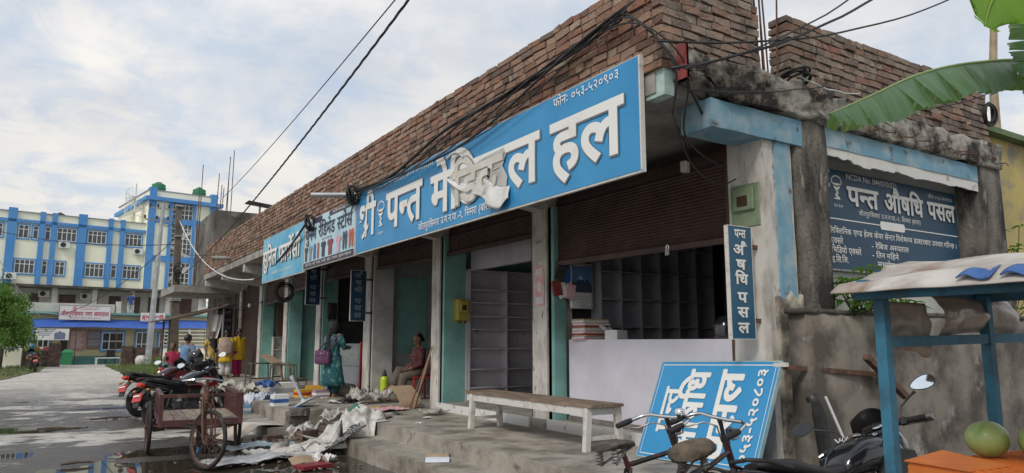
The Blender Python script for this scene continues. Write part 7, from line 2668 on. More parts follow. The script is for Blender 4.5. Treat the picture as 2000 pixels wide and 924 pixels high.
cpart('frame', M_CF, lambda b: (b.tube([(0.0, -1.58, 0.88), (0, -1.1, 0.82), (0, -0.98, 0.55)], 0.02, 8), b.tube([(0, -1.585, 0.78), (0, -1.25, 0.40), (0, -0.95, 0.36), (0, 0.0, 0.36)], 0.022, 8), b.tube([(0, -1.12, 0.86), (0, -1.22, 0.36)], 0.018, 8),
                                b.tube([(-0.62, 0, 0.35), (0.62, 0, 0.35)], 0.022, 8), b.tube([(-0.42, -0.9, 0.44), (-0.42, 0.5, 0.44)], 0.02, 6), b.tube([(0.42, -0.9, 0.44), (0.42, 0.5, 0.44)], 0.02, 6), b.tube([(-0.45, -0.92, 0.45), (0.45, -0.92, 0.45)], 0.02, 6), b.tube([(-0.45, 0, 0.40), (0.45, 0, 0.40)], 0.03, 6),
                                b.tube([(-0.42, 0, 0.36), (-0.42, 0, 0.46)], 0.03, 6), b.tube([(0.42, 0, 0.36), (0.42, 0, 0.46)], 0.03, 6), b.tube([(0, -0.95, 0.4), (-0.4, -0.95, 0.42)], 0.015, 6), b.tube([(0, -0.95, 0.4), (0.4, -0.95, 0.42)], 0.015, 6)))
cpart('saddle', mat('pale worn saddle', (0.42, 0.36, 0.34), 0.5, c2=(0.2, 0.15, 0.14), scale=8, mix=(0.5, 0.65)), lambda b: b.loft([[(p[1], -1.12 + (0.15 - p[0]), p[2]) for p in superring(x, 0, z, w_, h, 16, 2.3)] for (x, z, w_, h) in ((0.0, 1.0, 0.07, 0.02), (0.03, 1.005, 0.105, 0.035), (0.1, 1.007, 0.11, 0.036), (0.18, 1.003, 0.07, 0.03), (0.3, 0.99, 0.03, 0.02))]))
cpart('seat_post', M_STEEL, lambda b: b.tube([(0, -1.12, 0.84), (0, -1.115, 0.98)], 0.014, 8))
# chain wheel and pedals
cpart('chain_wheel', M_RUST, lambda b: (b.torus((0.045, -1.22, 0.36), 0.09, 0.008, (1, 0, 0), 24, 5), [b.beam((0.045, -1.22, 0.36), (0.045, -1.22 + 0.09 * math.cos(a), 0.36 + 0.09 * math.sin(a)), 0.015, 0.006) for a in (0.3, 1.56, 2.8, 4.1, 5.3)]))
for s in (-1, 1):
    cpart('crank', M_STEEL, lambda b: b.tube([(s * 0.06, -1.22, 0.36), (s * 0.08, -1.22 + s * 0.1, 0.36 - s * 0.13)], 0.009, 6))
    cpart('pedal', M_RUBBER, lambda b: b.cbox((s * 0.14, -1.22 + s * 0.1, 0.36 - s * 0.13), (0.1, 0.08, 0.025)))
# bed
BX, BY0, BY1 = 0.46, -0.98, 0.58


def planks(b):
    for k in range(6):
        x0 = -BX + 2 * BX * k / 6
        b.box(x0 + 0.004, x0 + 2 * BX / 6 - 0.004, BY0, BY1, 0.492, 0.515)
    b.split(0.3).rough(0.003, 5)


cpart('bed_planks', mat('worn cart planks', (0.30, 0.235, 0.18), 0.8, c2=(0.18, 0.13, 0.10), scale=3, stretch=(6, 1, 6), bump=0.25), planks)
cpart('bed_edge', M_MAROON, lambda b: (b.box(-BX - 0.02, BX + 0.02, BY0 - 0.03, BY0 - 0.001, 0.44, 0.52), b.box(-BX - 0.03, -BX - 0.001, BY0, BY1, 0.44, 0.52), b.box(BX + 0.001, BX + 0.03, BY0, BY1, 0.44, 0.52), b.box(-BX, BX, BY1 + 0.001, BY1 + 0.03, 0.44, 0.52)))
for (x, y) in ((-BX - 0.015, BY0 - 0.015), (BX + 0.015, BY0 - 0.015), (-BX - 0.015, BY1), (BX + 0.015, BY1)):
    cpart('corner_post', M_MAROON, lambda b: b.box(x - 0.024, x + 0.024, y - 0.024, y + 0.024, 0.44, 0.80))
for (a, c) in (((-BX - 0.015, BY0 - 0.015), (BX + 0.015, BY0 - 0.015)), ((-BX - 0.015, BY0), (-BX - 0.015, BY1)), ((BX + 0.015, BY0), (BX + 0.015, BY1))):
    cpart('top_rail', M_MAROON, lambda b: b.beam((a[0], a[1], 0.82), (c[0], c[1], 0.82), 0.05, 0.04))
for x in (-BX - 0.015, BX + 0.015):
    for k in range(11):
        y = BY0 + 0.1 + (BY1 - BY0 - 0.2) * k / 10
        cpart('slat', M_MAROON, lambda b: b.box(x - 0.008, x + 0.008, y - 0.016, y + 0.016, 0.50, 0.80))
cpart('mud_flap', M_RUBBER, lambda b: b.cbox((-0.03, -1.36, 0.36), (0.10, 0.012, 0.28), rot=Matrix.Rotation(0.3, 3, 'X')))


# ------------------------------------------------------------------ people
def capsule(mb, a, b_, ra, rb, seg=12):
    """tapered limb with round ends"""
    a, b_ = Vector(a), Vector(b_)
    d = (b_ - a)
    ln = d.length
    if ln < 1e-5:
        return
    q = Vector((0, 0, 1)).rotation_difference(d.normalized()).to_matrix().to_4x4()
    prof = [(max(1e-3, ra * math.sin(t)), -ra * math.cos(t)) for t in (0.08, 0.5, 1.0, 1.4)] + [(rb * math.cos(t), ln + rb * math.sin(t)) for t in (0.15, 0.6, 1.1, 1.5)]
    mb.lathe(prof, seg, Matrix.Translation(a) @ q)


def remeshed(mb, name, m, parent, voxel):
    bmesh.ops.recalc_face_normals(mb.bm, faces=mb.bm.faces[:])
    me = bpy.data.meshes.new(name)
    mb.bm.to_mesh(me)
    mb.bm.free()
    o = bpy.data.objects.new(name, me)
    COL.objects.link(o)
    r_ = o.modifiers.new('r', 'REMESH')
    r_.mode = 'VOXEL'
    r_.voxel_size = voxel
    s_ = o.modifiers.new('s', 'SMOOTH')
    s_.factor = 0.5
    s_.iterations = 3
    bpy.context.view_layer.update()
    me2 = bpy.data.meshes.new_from_object(o.evaluated_get(bpy.context.evaluated_depsgraph_get()))
    o.modifiers.clear()
    o.data = me2
    bpy.data.meshes.remove(me)
    me2.name = name
    me2.polygons.foreach_set('use_smooth', [True] * len(me2.polygons))
    me2.materials.clear()
    me2.materials.append(m)
    o.parent = parent
    return o


def hand(mb, wrist, d, palm_n, k=1.0, curl=0.5):
    """palm, four unequal bent fingers and a thumb; d along the hand, palm_n out of the palm"""
    wrist, d = Vector(wrist), Vector(d).normalized()
    n = Vector(palm_n)
    n = (n - d * n.dot(d)).normalized()
    side = d.cross(n)
    for s in (-0.026, -0.009, 0.009, 0.026):
        capsule(mb, wrist + side * s * 0.6 * k, wrist + d * 0.075 * k + side * s * k, 0.014 * k, 0.012 * k, 8)
    for i, (s, ln) in enumerate(((-0.033, 0.058), (-0.012, 0.075), (0.011, 0.07), (0.033, 0.055))):
        p = wrist + d * 0.08 * k + side * s * k
        d1 = (d * math.cos(curl * 0.5) + n * math.sin(curl * 0.5))
        d2 = (d * math.cos(curl * 1.5) + n * math.sin(curl * 1.5))
        p1 = p + d1 * ln * 0.5 * k
        capsule(mb, p, p1, 0.0088 * k, 0.0082 * k, 8)
        capsule(mb, p1, p1 + d2 * ln * 0.5 * k, 0.0082 * k, 0.007 * k, 8)
    tb = wrist + d * 0.02 * k - side * 0.03 * k
    t1 = tb + (d * 0.55 - side * 0.6 + n * 0.3).normalized() * 0.035 * k
    capsule(mb, tb, t1, 0.0115 * k, 0.0095 * k, 8)
    capsule(mb, t1, t1 + (d * 0.85 - side * 0.2 + n * 0.4).normalized() * 0.03 * k, 0.0095 * k, 0.008 * k, 8)


def bent(a, b_, l1, l2, hint):
    """two-bone joint: position of the middle joint"""
    a, b_, h = Vector(a), Vector(b_), Vector(hint)
    d = b_ - a
    L_ = min(d.length, (l1 + l2) * 0.999)
    dn = d.normalized()
    x = (l1 * l1 - l2 * l2 + L_ * L_) / (2 * L_)
    y = math.sqrt(max(0, l1 * l1 - x * x))
    h = (h - dn * h.dot(dn)).normalized()
    return a + dn * x + h * y, a + dn * L_


def ringz(z, cx, cy, rx, ry, n=28, fold=0.0, k=9, ph=0.0, skew=0.0):
    out = []
    for i in range(n):
        a = 2 * math.pi * i / n
        f = 1 + fold * (math.sin(k * a + ph) * 0.6 + 0.4 * math.sin((k + 4) * a + ph * 2))
        out.append((cx + rx * f * math.cos(a), cy + ry * f * math.sin(a), z + skew * math.sin(a)))
    return out


def person(label, loc, rz, H, hands, feet=None, seat=None, lean=0.0, turn=0.0, tilt=0.0, top=None, bottom=None, hem=0.42, hair='bun', scarf=None, voxel=0.010, female=True, sleeve=0.55, skirt_flare=1.25, shoes=None, group=None, trousers_wide=1.0, belly=1.0, hairm=None):
    """local axes: faces -y, x is the figure's left. hands: (right, left) wrist targets in units of H; seat: height of the hips when sitting"""
    t = thing('person', label, 'person', loc, rz, group)
    hipz = (seat if seat is not None else 0.52 * H)
    hip = Vector((0, 0.0, hipz))
    up_ = Vector((0, -math.sin(lean), math.cos(lean)))
    chest = hip + up_ * 0.20 * H
    neck = hip + up_ * 0.315 * H
    headc = neck + Vector((0, -math.sin(lean) * 0.03 * H - 0.010 * H, 0.098 * H))
    sw = (0.098 if female else 0.115) * H
    b = MB()
    # trunk
    capsule(b, hip + Vector((-0.045 * H, 0, 0)), hip + Vector((0.045 * H, 0, 0)), 0.062 * H, 0.062 * H)
    capsule(b, hip, hip + up_ * 0.12 * H, 0.072 * H, 0.066 * H)
    capsule(b, hip + up_ * 0.12 * H, chest, 0.068 * H, 0.07 * H)
    sh = [neck + Vector((s * sw, 0, -0.022 * H)) for s in (-1, 1)]
    for s, p in zip((-1, 1), sh):
        capsule(b, chest + Vector((s * 0.03 * H, 0, 0)), p, 0.062 * H, 0.036 * H)
    if female:
        for s in (-1, 1):
            b.ball(chest + Vector((s * 0.036 * H, -0.052 * H, 0.01 * H)), 0.036 * H, 10, 8)
    capsule(b, neck - Vector((0, 0, 0.04 * H)), headc - Vector((0, -0.008 * H, 0.03 * H)), 0.034 * H, 0.03 * H)
    # head
    HM = Matrix.Translation(headc) @ Matrix.Rotation(turn, 4, 'Z') @ Matrix.Rotation(tilt, 4, 'X')
    hs = H / 1.6 * 1.0

    def hp(x, y, z):
        return HM @ Vector((x * hs, y * hs, z * hs))
    b.lathe([(0.012, -0.118), (0.036, -0.108), (0.054, -0.075), (0.066, -0.035), (0.073, 0.0), (0.077, 0.04), (0.072, 0.075), (0.055, 0.103), (0.028, 0.118), (0.005, 0.121)], 18, HM @ Matrix.Diagonal((hs, hs * 1.2, hs, 1)))
    capsule(b, hp(0, -0.05, -0.098), hp(0, -0.068, -0.09), 0.024 * hs, 0.02 * hs)
    capsule(b, hp(0, -0.086, 0.012), hp(0, -0.106, -0.022), 0.009 * hs, 0.014 * hs)
    for s in (-1, 1):
        b.ball(hp(s * 0.074, 0.008, -0.005), (0.010 * hs, 0.018 * hs, 0.028 * hs), 8, 6)
        capsule(b, hp(s * 0.048, -0.072, 0.024), hp(s * 0.018, -0.086, 0.022), 0.010 * hs, 0.010 * hs)
        b.ball(hp(s * 0.036, -0.066, -0.03), 0.022 * hs, 8, 6)
    # arms
    arms = []
    for s, p, w_, nn in zip((-1, 1), sh, hands, ((1, 0, 0), (-1, 0, 0))):
        tgt = Vector(w_) * H
        e, wr = bent(p, tgt, 0.178 * H, 0.15 * H, (s * 0.5, 0.9, -0.4))
        capsule(b, p, e, 0.034 * H, 0.026 * H)
        capsule(b, e, wr, 0.026 * H, 0.018 * H)
        dd = (wr - e).normalized()
        hand(b, wr, dd + Vector((0, -0.1, -0.15)), (-s * 0.8, -0.2, 0.3), H / 1.6, 0.6)
        arms.append((p, e, wr))
    # legs
    legs = []
    feet = feet or ((-0.055, -0.01, 0.0), (0.055, 0.015, 0.0))
    for s, f in zip((-1, 1), feet):
        hj = hip + Vector((s * 0.052 * H, 0, -0.01 * H))
        an = Vector((f[0] * H, f[1] * H, f[2] * H + 0.042 * H))
        kn, an = bent(hj, an, 0.245 * H, 0.24 * H, (s * 0.12, -1, 0.12))
        capsule(b, hj, kn, 0.056 * H, 0.036 * H)
        capsule(b, kn, an, 0.036 * H, 0.022 * H)
        toe = an + Vector((s * 0.012 * H, -0.085 * H, -0.028 * H))
        capsule(b, an + Vector((0, 0.016 * H, -0.024 * H)), toe, 0.020 * H, 0.016 * H)
        capsule(b, an, an + Vector((0, -0.03 * H, -0.018 * H)), 0.022 * H, 0.02 * H)
        legs.append((hj, kn, an, toe))
    body = remeshed(b, 'body', M_SKIN, t, voxel)
    # eyes, brows and mouth
    for s in (-1, 1):
        q = MB()
        q.ball(hp(s * 0.031, -0.080, 0.004), (0.013 * hs, 0.007 * hs, 0.008 * hs), 10, 6)
        e_ = q.build('eye', mat('eye white', (0.6, 0.58, 0.55), 0.3), t, smooth='all')
        q = MB()
        q.ball(hp(s * 0.031, -0.0855, 0.004), (0.006 * hs, 0.004 * hs, 0.006 * hs), 8, 6)
        q.build('iris', M_HAIR, e_, smooth='all')
        q = MB()
        q.tube([hp(s * 0.014, -0.094, 0.026), hp(s * 0.032, -0.091, 0.032), hp(s * 0.05, -0.078, 0.026)], 0.0035 * hs, 5)
        q.build('eyebrow', M_HAIR, t)
    q = MB()
    q.tube([hp(-0.024, -0.080, -0.056), hp(0, -0.092, -0.058), hp(0.024, -0.080, -0.056)], [0.003 * hs, 0.007 * hs, 0.003 * hs], 6)
    q.build('mouth', mat('lips', (0.20, 0.07, 0.06), 0.5), t, smooth='all')
    # hair
    hm = hairm or M_HAIR
    q = MB()
    if True:
        rings = []
        for (lat, grow) in ((88, 1.05), (70, 1.08), (50, 1.09), (30, 1.10), (12, 1.10), (-5, 1.10), (-24, 1.08)):
            z = 0.122 * math.sin(R(lat))
            rr = math.cos(R(lat)) * 0.078 + 0.003
            ring = []
            for k in range(24):
                a = 2 * math.pi * k / 24
                x, y = rr * grow * math.cos(a), rr * grow * 1.2 * math.sin(a)
                zz = z
                if y < -0.02 and zz < 0.058:
                    zz = 0.058 + 0.012 * math.cos(a * 2)
                    y = max(y, -0.088)
                elif zz < 0.0 and abs(x) > 0.06 and y < 0.015:
                    zz = 0.02
                ring.append(hp(x, y + 0.004, zz + 0.004))
            rings.append(ring)
        q.loft(rings[::-1], cap=True)
        if hair == 'bun':
            q.ball(hp(0, 0.105, -0.01), (0.038 * hs, 0.034 * hs, 0.036 * hs), 12, 8)
        if hair == 'plait':
            q.tube([hp(0, 0.09, 0.0), hp(0, 0.105, -0.08), hp(0.01, 0.11, -0.2), hp(0.0, 0.115, -0.33), hp(0, 0.12, -0.42)], [0.04 * hs, 0.03 * hs, 0.024 * hs, 0.02 * hs, 0.008 * hs], 10)
        q.rough(0.003, 40)
    q.build('hair', hm, t, smooth='all')
    # clothes
    if bottom:
        for (hj, kn, an, toe) in legs:
            q = MB()
            wv = trousers_wide
            q.tube([hj + Vector((0, 0, 0.03 * H)), hj.lerp(kn, 0.5), kn, kn.lerp(an, 0.5), an + Vector((0, 0, 0.01 * H))], [0.070 * H, 0.058 * H, 0.046 * H * wv, 0.042 * H * wv, 0.036 * H * wv], 16)
            q.rough(0.004 * H, 14)
            q.build('trouser_leg', bottom, t, smooth='all')
    if top:
        q = MB()
        tx = lambda f: hip + up_ * f * H
        rings = []
        if seat is None:
            n_low = 6
            for k in range(n_low):
                f = k / n_low
                z = hem * H + (hipz - hem * H) * f
                fl = skirt_flare + (1.0 - skirt_flare) * f
                rings.append(ringz(z, 0, 0, 0.108 * H * fl, 0.082 * H * fl, fold=0.07 * (1 - f), k=8, ph=H * 9))
        for (f, rx, ry, cy) in ((-0.03 if seat is not None else 0.0, 0.108, 0.084, 0.0), (0.06, 0.092 * belly, 0.078 * belly, -0.004), (0.12, 0.084 * belly, 0.074 * belly, -0.004), (0.18, 0.098, 0.086 if female else 0.076, -0.012 if female else 0), (0.225, 0.104, 0.088 if female else 0.076, -0.012 if female else 0), (0.27, 0.115 if female else 0.132, 0.066, 0), (0.296, 0.088, 0.052, 0.002), (0.318, 0.045, 0.042, 0.004)):
            c = tx(f)
            rings.append(ringz(c.z, c.x, c.y + cy * H, rx * H, ry * H, fold=0.012, k=7, ph=f * 30))
        q.loft(rings)
        q.rough(0.0035 * H, 9)
        q.build('kurta' if female else 'shirt', top, t, smooth='all')
        for (p, e, wr) in arms:
            q = MB()
            end = e if sleeve < 0.55 else e.lerp(wr, (sleeve - 0.5) * 2)
            pts = [p + Vector((0, 0, 0.006 * H)), p.lerp(e, 0.5), e if sleeve >= 0.55 else p.lerp(e, 0.9)]
            rs = [0.046 * H, 0.041 * H, 0.036 * H]
            if sleeve >= 0.55:
                pts.append(end)
                rs.append(0.030 * H)
            q.tube(pts, rs, 14)
            q.rough(0.003 * H, 16)
            q.build('sleeve', top, t, smooth='all')
    for (hj, kn, an, toe) in legs:
        q = MB()
        q.loft([[(an.x + (toe.x - an.x) * f + w_ * H * sx, an.y + 0.03 * H + (toe.y - an.y - 0.05 * H) * f, max(0.002, an.z - 0.042 * H) + z) for (f, w_, sx) in ((0, 0.018, -1), (0.5, 0.022, -1), (0.95, 0.018, -1), (1.05, 0.0, 1), (0.95, 0.018, 1), (0.5, 0.022, 1), (0, 0.018, 1))] for z in (0.0, 0.012)])
        q.build('sandal', shoes or M_BLACK, t)
    t_info = dict(neck=neck, head=headc, hip=hip, chest=chest, sh=sh, arms=arms, legs=legs, HM=HM, hs=hs)
    return t, t_info


def shawl(t, info, H, m, kind, name='shawl'):
    """length of cloth: 'front' hangs as a V in front, 'wrap' goes round the shoulders, 'hood' covers the head as well"""
    q = MB()
    nk = info['neck']
    if kind == 'front':
        def fn(u, v):
            a = R(-200 + 220 * u)
            s = abs(2 * u - 1)
            x = math.cos(a) * 0.10 * H
            y = math.sin(a) * 0.075 * H
            drop = 0.05 + 0.20 * (1 - s) ** 0.7
            return (nk.x + x * (1 - 0.3 * v * (1 - s)), nk.y + y - 0.02 * H * v - (0.055 * H * v * (1 - s)), nk.z + 0.012 * H - drop * H * v + 0.006 * math.sin(u * 30))
        q.grid(fn, 30, 10, 0.008)
    elif kind != 'cap':
        def fn(u, v):
            a = R(-80 + 340 * u) + R(90)
            rx = (0.075 + 0.085 * min(1, v * 2.2)) * H * (1 + 0.03 * math.sin(u * 40))
            ry = (0.065 + 0.055 * min(1, v * 2.2)) * H * (1 + 0.03 * math.sin(u * 34))
            z = nk.z + 0.03 * H - (0.02 + (0.30 + 0.06 * math.sin(u * 7)) * v) * H
            return (nk.x + rx * math.cos(a), nk.y + ry * math.sin(a) + 0.01 * H, z)
        q.grid(fn, 44, 12, 0.008)
    if kind in ('hood', 'cap'):
        if True:
            HM, hs = info['HM'], info['hs']

            def hd(u, v):
                a = R(200 - 220 * u) + R(0)
                lat = R(86 - 150 * v)
                rr = 0.094 * max(0.12, math.cos(lat * 0.8))
                return HM @ Vector((rr * math.cos(a) * hs * 1.05, (rr * 1.2 * math.sin(a) + 0.012) * hs, (0.132 * math.sin(lat) - 0.02 * v) * hs))
            q.grid(hd, 26, 14, 0.006)
    q.rough(0.004, 12)
    return q.build(name, m, t, smooth='all')


F_YEL = fabric('mustard flowered cloth', (0.50, 0.36, 0.08), (0.38, 0.24, 0.06), 30)
F_YEL2 = fabric('bright yellow cloth', (0.62, 0.40, 0.02))
F_YELP = fabric('pale yellow cloth', (0.50, 0.42, 0.17))
F_BLK = fabric('black scarf cloth', (0.018, 0.018, 0.02))
F_BEI = fabric('beige shawl', (0.36, 0.27, 0.22))
F_WHT = fabric('grey white cotton', (0.52, 0.50, 0.48))
F_PNK = fabric('magenta cloth', (0.42, 0.015, 0.12))
F_TEALF = fabric('teal cloth with pale flowers', (0.008, 0.075, 0.09), (0.11, 0.22, 0.21), 13, (0.55, 0.60))
F_NAVYT = fabric('dark teal trousers', (0.008, 0.05, 0.075))
F_BLUE = fabric('light blue shirt', (0.13, 0.24, 0.42))
F_JEAN = fabric('grey green jeans', (0.08, 0.11, 0.11))
F_CRIM = fabric('crimson shawl', (0.30, 0.012, 0.05))
F_AQUA = fabric('aqua child clothes', (0.22, 0.42, 0.42))
F_MAR = fabric('maroon printed cloth', (0.11, 0.025, 0.03), (0.3, 0.2, 0.18), 34, (0.58, 0.64))
F_TAUP = fabric('taupe trousers', (0.13, 0.105, 0.085))
F_BSHIRT = fabric('royal blue shirt', (0.03, 0.07, 0.25))

HG = 'women talking by the old doors'
rest = ((-0.15, -0.03, 0.50), (0.15, -0.03, 0.50))
# three women on the platform
t, i_ = person('woman in a mustard tunic with a black scarf, facing the road', (4.36, 25.3, P_TOP), R(12), 1.46, ((-0.15, -0.06, 0.52), (0.05, -0.13, 0.60)), top=F_YEL, bottom=F_YELP, hem=0.30, hair='bun', group=HG, sleeve=0.5, trousers_wide=1.1)
shawl(t, i_, 1.46, F_BLK, 'front')
t, i_ = person('woman wrapped in a beige shawl with grey white trousers, seen from behind', (4.62, 24.4, P_TOP), R(160), 1.50, ((-0.06, -0.13, 0.62), (0.06, -0.14, 0.60)), top=F_YEL2, bottom=F_WHT, hem=0.33, hair='plait', group=HG, sleeve=0.9, trousers_wide=1.6, turn=0.3)
shawl(t, i_, 1.50, F_BEI, 'wrap')
t, i_ = person('woman in a bright yellow tunic and magenta trousers turned to the others', (5.05, 24.6, P_TOP), R(215), 1.54, ((-0.12, -0.10, 0.58), (0.06, -0.14, 0.62)), top=F_YEL2, bottom=F_PNK, hem=0.36, hair='plait', group=HG, sleeve=0.8, trousers_wide=1.3, turn=-0.4)
q = MB()
q.grid(lambda u, v: (-0.15 + 0.10 * u + 0.03 * math.sin(v * 5), 0.11 + 0.02 * math.sin(u * 7 + v * 3), 1.28 - 0.75 * v), 6, 16, 0.006)
q.build('scarf_end', F_YEL2, t, smooth='all')
# mother and child on the road
t, i_ = person('woman in a crimson shawl standing in the road behind the motorcycles', (2.86, 22.6, 0.0), R(-28), 1.46, ((-0.05, -0.12, 0.58), (0.08, -0.13, 0.56)), top=F_CRIM, bottom=F_CRIM, hem=0.10, hair='bun', sleeve=0.9, skirt_flare=1.15)
shawl(t, i_, 1.46, F_CRIM, 'wrap')
person('small child in aqua clothes held in front of the crimson shawl', (2.62, 21.9, 0.0), R(-120), 1.12, ((-0.14, -0.04, 0.52), (0.12, -0.06, 0.52)), top=F_AQUA, bottom=F_AQUA, hem=0.42, hair='short', female=False, sleeve=0.52, skirt_flare=1.05)
# man on the motorcycle
mn, mi = person('man in a light blue shirt sitting on a parked motorcycle with his back half turned', (3.02, 21.55, 0.0), R(118), 1.68, ((-0.16, -0.20, 0.52), (0.15, -0.19, 0.50)), feet=((-0.17, -0.10, 0.0), (0.16, -0.11, 0.0)), seat=0.90, lean=0.12, top=F_BLUE, bottom=F_JEAN, hair='short', female=False, sleeve=0.5)
# woman with the bag, seen from behind at the glass counter
H = 1.53
t, i_ = person('woman in a dark teal flowered dress and black headscarf, seen from behind', (4.92, 14.75, P_TOP), R(118), H, ((-0.13, -0.16, 0.66), (0.10, -0.06, 0.53)), top=F_TEALF, bottom=F_NAVYT, hem=0.15, hair='bun', sleeve=0.9, skirt_flare=1.75, voxel=0.008, feet=((-0.06, 0.03, 0.0), (0.06, -0.03, 0.0)), trousers_wide=1.35, shoes=mat('pinkish sandal', (0.35, 0.2, 0.18), 0.6))
shawl(t, i_, H, F_BLK, 'cap', 'headscarf')
q = MB()
q.grid(lambda u, v: (-0.02 + 0.13 * u + 0.02 * math.sin(v * 6), 0.115 + 0.03 * v + 0.02 * math.sin(u * 5), 1.33 - 0.62 * v), 6, 14, 0.006)
q.build('scarf_end', F_BLK, t, smooth='all')
bag = thing('handbag', 'purple handbag slung behind the woman in the teal dress', 'handbag', (4.92, 14.75, P_TOP), R(118))
M_PUR = mat('purple bag nylon', (0.10, 0.03, 0.085), 0.5, c2=(0.14, 0.05, 0.12), scale=5)
b = MB()
b.loft([superring(x, 0, z, w_, h, 18, 3.2) for (x, z, w_, h) in ((-0.19, 0, 0.03, 0.09), (-0.175, 0, 0.055, 0.13), (0.0, 0.01, 0.075, 0.15), (0.175, 0, 0.055, 0.13), (0.19, 0, 0.03, 0.09))])
for vv in b.bm.verts:
    vv.co += Vector((0.10, 0.205, 0.80))
b.rough(0.006, 9)
b.build('bag_body', M_PUR, bag, smooth='all')
b = MB()
b.box(-0.05, 0.25, 0.27, 0.288, 0.84, 0.95).bevel(0.008)
b.build('pocket_flap', M_PUR, bag)
b = MB()
stroke(b, [(-0.02, 0.012), (0.0, 0.0), (0.035, 0.022)], 0.007, (0.08, 0.288, 0.885), (-1, 0, 0), (0, 0, 1), 0.004)
b.build('pocket_emblem', M_LETTER, bag, recalc=False)
b = MB()
b.tube([(-0.04, 0.20, 0.94), (-0.11, 0.13, 1.10), (-0.13, 0.06, 1.24), (-0.12, -0.02, 1.265), (-0.08, -0.10, 1.18)], 0.014, 8)
b.tube([(0.26, 0.20, 0.92), (0.10, 0.14, 1.12), (-0.10, 0.07, 1.25), (-0.13, -0.02, 1.26)], 0.014, 8)
b.build('strap', M_PUR, bag, smooth='all')
# person sitting just inside the doorway
person('person in a maroon printed top sitting with crossed legs in the doorway', (6.0, 12.85, 0.405), R(-92), 1.58, ((-0.07, -0.15, 0.37), (0.06, -0.16, 0.37)), feet=((0.03, -0.36, 0.13), (0.06, -0.28, 0.0)), seat=0.50, lean=0.05, top=F_MAR, bottom=F_TAUP, hair='bun', sleeve=0.9, trousers_wide=1.35, shoes=mat('brown sandal', (0.14, 0.08, 0.05), 0.6))
# far away on the hospital balcony
p = local_to(ent, (4.55, 0.8, 3.42))
person('distant person in a royal blue shirt standing on the hospital balcony', tuple(p), HR + R(180), 1.62, rest, top=F_BSHIRT, bottom=F_WHT, hem=0.47, hair='short', female=False, sleeve=0.5, voxel=0.014)


# ------------------------------------------------------------------ cables
def sag_pts(a, b_, sag, n=18, wob=0.0, seed=0):
    a, b_ = Vector(a), Vector(b_)
    out = []
    for k in range(n + 1):
        f = k / n
        p = a.lerp(b_, f)
        p.z -= sag * 4 * f * (1 - f)
        if wob:
            p += Vector((noise.noise(Vector((f * 6, seed, 1))), noise.noise(Vector((f * 6, seed, 5))), noise.noise(Vector((f * 6, seed, 9))))) * wob
        out.append(p)
    return out


def cable(label, pts, r, m=M_CABLE, name='cable', group=None, twist=False):
    b = MB()
    b.tube(pts, r, 6)
    if twist:
        P = [Vector(p) for p in pts]
        fine_ = []
        for p, q in zip(P, P[1:]):
            for k in range(14):
                fine_.append(p.lerp(q, k / 14))
        for ph in (0, 2.1, 4.2):
            tw = [p + Vector((math.cos(i * 0.55 + ph), 0, math.sin(i * 0.55 + ph))) * r * 0.9 for i, p in enumerate(fine_)]
            b.tube(tw, r * 0.62, 5)
    o = b.build(name, m, None, smooth='all')
    return tag(o, label, 'cable', group)


GW = 'overhead cables'
tw = cable('thick twisted black power cable sweeping from the concrete pole up over the shop row', sag_pts((4.12, 32.9, 4.15), (2.62, 4.6, 5.0), 0.42, 26), 0.0105, group=GW, twist=True)
cable('thin straight wire rising from the roof rods high into the sky', sag_pts((5.05, 29.0, 7.0), (3.4, 7.2, 6.0), 0.12, 14), 0.010, group=GW)
cable('white cable hanging from the concrete pole in a deep curve to the left sign', sag_pts((4.08, 32.9, 6.6), (4.33, 19.6, 3.14), 0.75, 20), 0.02, M_CABLEW, group=GW)
cable('black cable drooping under the left blue sign to the coil on the clothing sign', sag_pts((4.33, 19.6, 3.14), (4.08, 14.2, 3.86), 0.18, 16), 0.025, group=GW)
cable('black wire crossing in front of the hospital from the left edge to the concrete pole', sag_pts((-3.6, 45.0, 7.3), (4.1, 33.0, 5.6), 0.35, 16), 0.018, group=GW)
cable('white wire drooping from the left edge down to the blue awning', sag_pts((-3.0, 40.0, 6.2), (-0.9, 55.6, 3.1), 0.25, 14), 0.018, M_CABLEW, group=GW)
cable('low black wire sagging above the hospital name board to the concrete pole', sag_pts((-0.9, 55.6, 3.1), (4.1, 33.0, 6.0), 0.9, 20), 0.016, group=GW)
cable('pale wire hanging over the tree at the left edge', sag_pts((-3.8, 47.0, 4.6), (0.9, 56.0, 3.3), 0.5, 14), 0.014, M_CABLEW, group=GW)
cable('short black wire between the steel pole and the concrete pole', sag_pts((5.25, 51.2, 9.4), (4.05, 33.0, 6.9), 0.5, 14), 0.02, group=GW)
cable('second short wire between the steel pole and the concrete pole', sag_pts((5.9, 51.2, 9.6), (4.1, 33.0, 7.1), 0.3, 14), 0.016, group=GW)
cable('black wire along the far parapet to the concrete pole', sag_pts((4.08, 32.9, 5.3), (4.15, 14.6, 4.2), 0.5, 18), 0.014, group=GW)
GN = 'thin wires hanging at the old building'
for k, (a, c, s_) in enumerate((((4.3, 26.5, 3.3), (5.3, 22.0, 2.7), 0.25), ((4.35, 25.6, 3.4), (5.2, 23.0, 2.5), 0.35), ((3.6, 27.1, 3.4), (5.4, 22.6, 2.75), 0.45), ((4.3, 24.0, 3.4), (5.45, 20.8, 2.7), 0.3))):
    cable(('thin wire drooping lowest under the far canopy', 'thin wire looping by the white bulb', 'long thin wire from the canopy edge to the teal shop', 'thin wire between two whitewashed beams')[k], sag_pts(a, c, s_, 14, 0.04, k), 0.007, group=GN)
GR = 'wires spreading from the near corner'
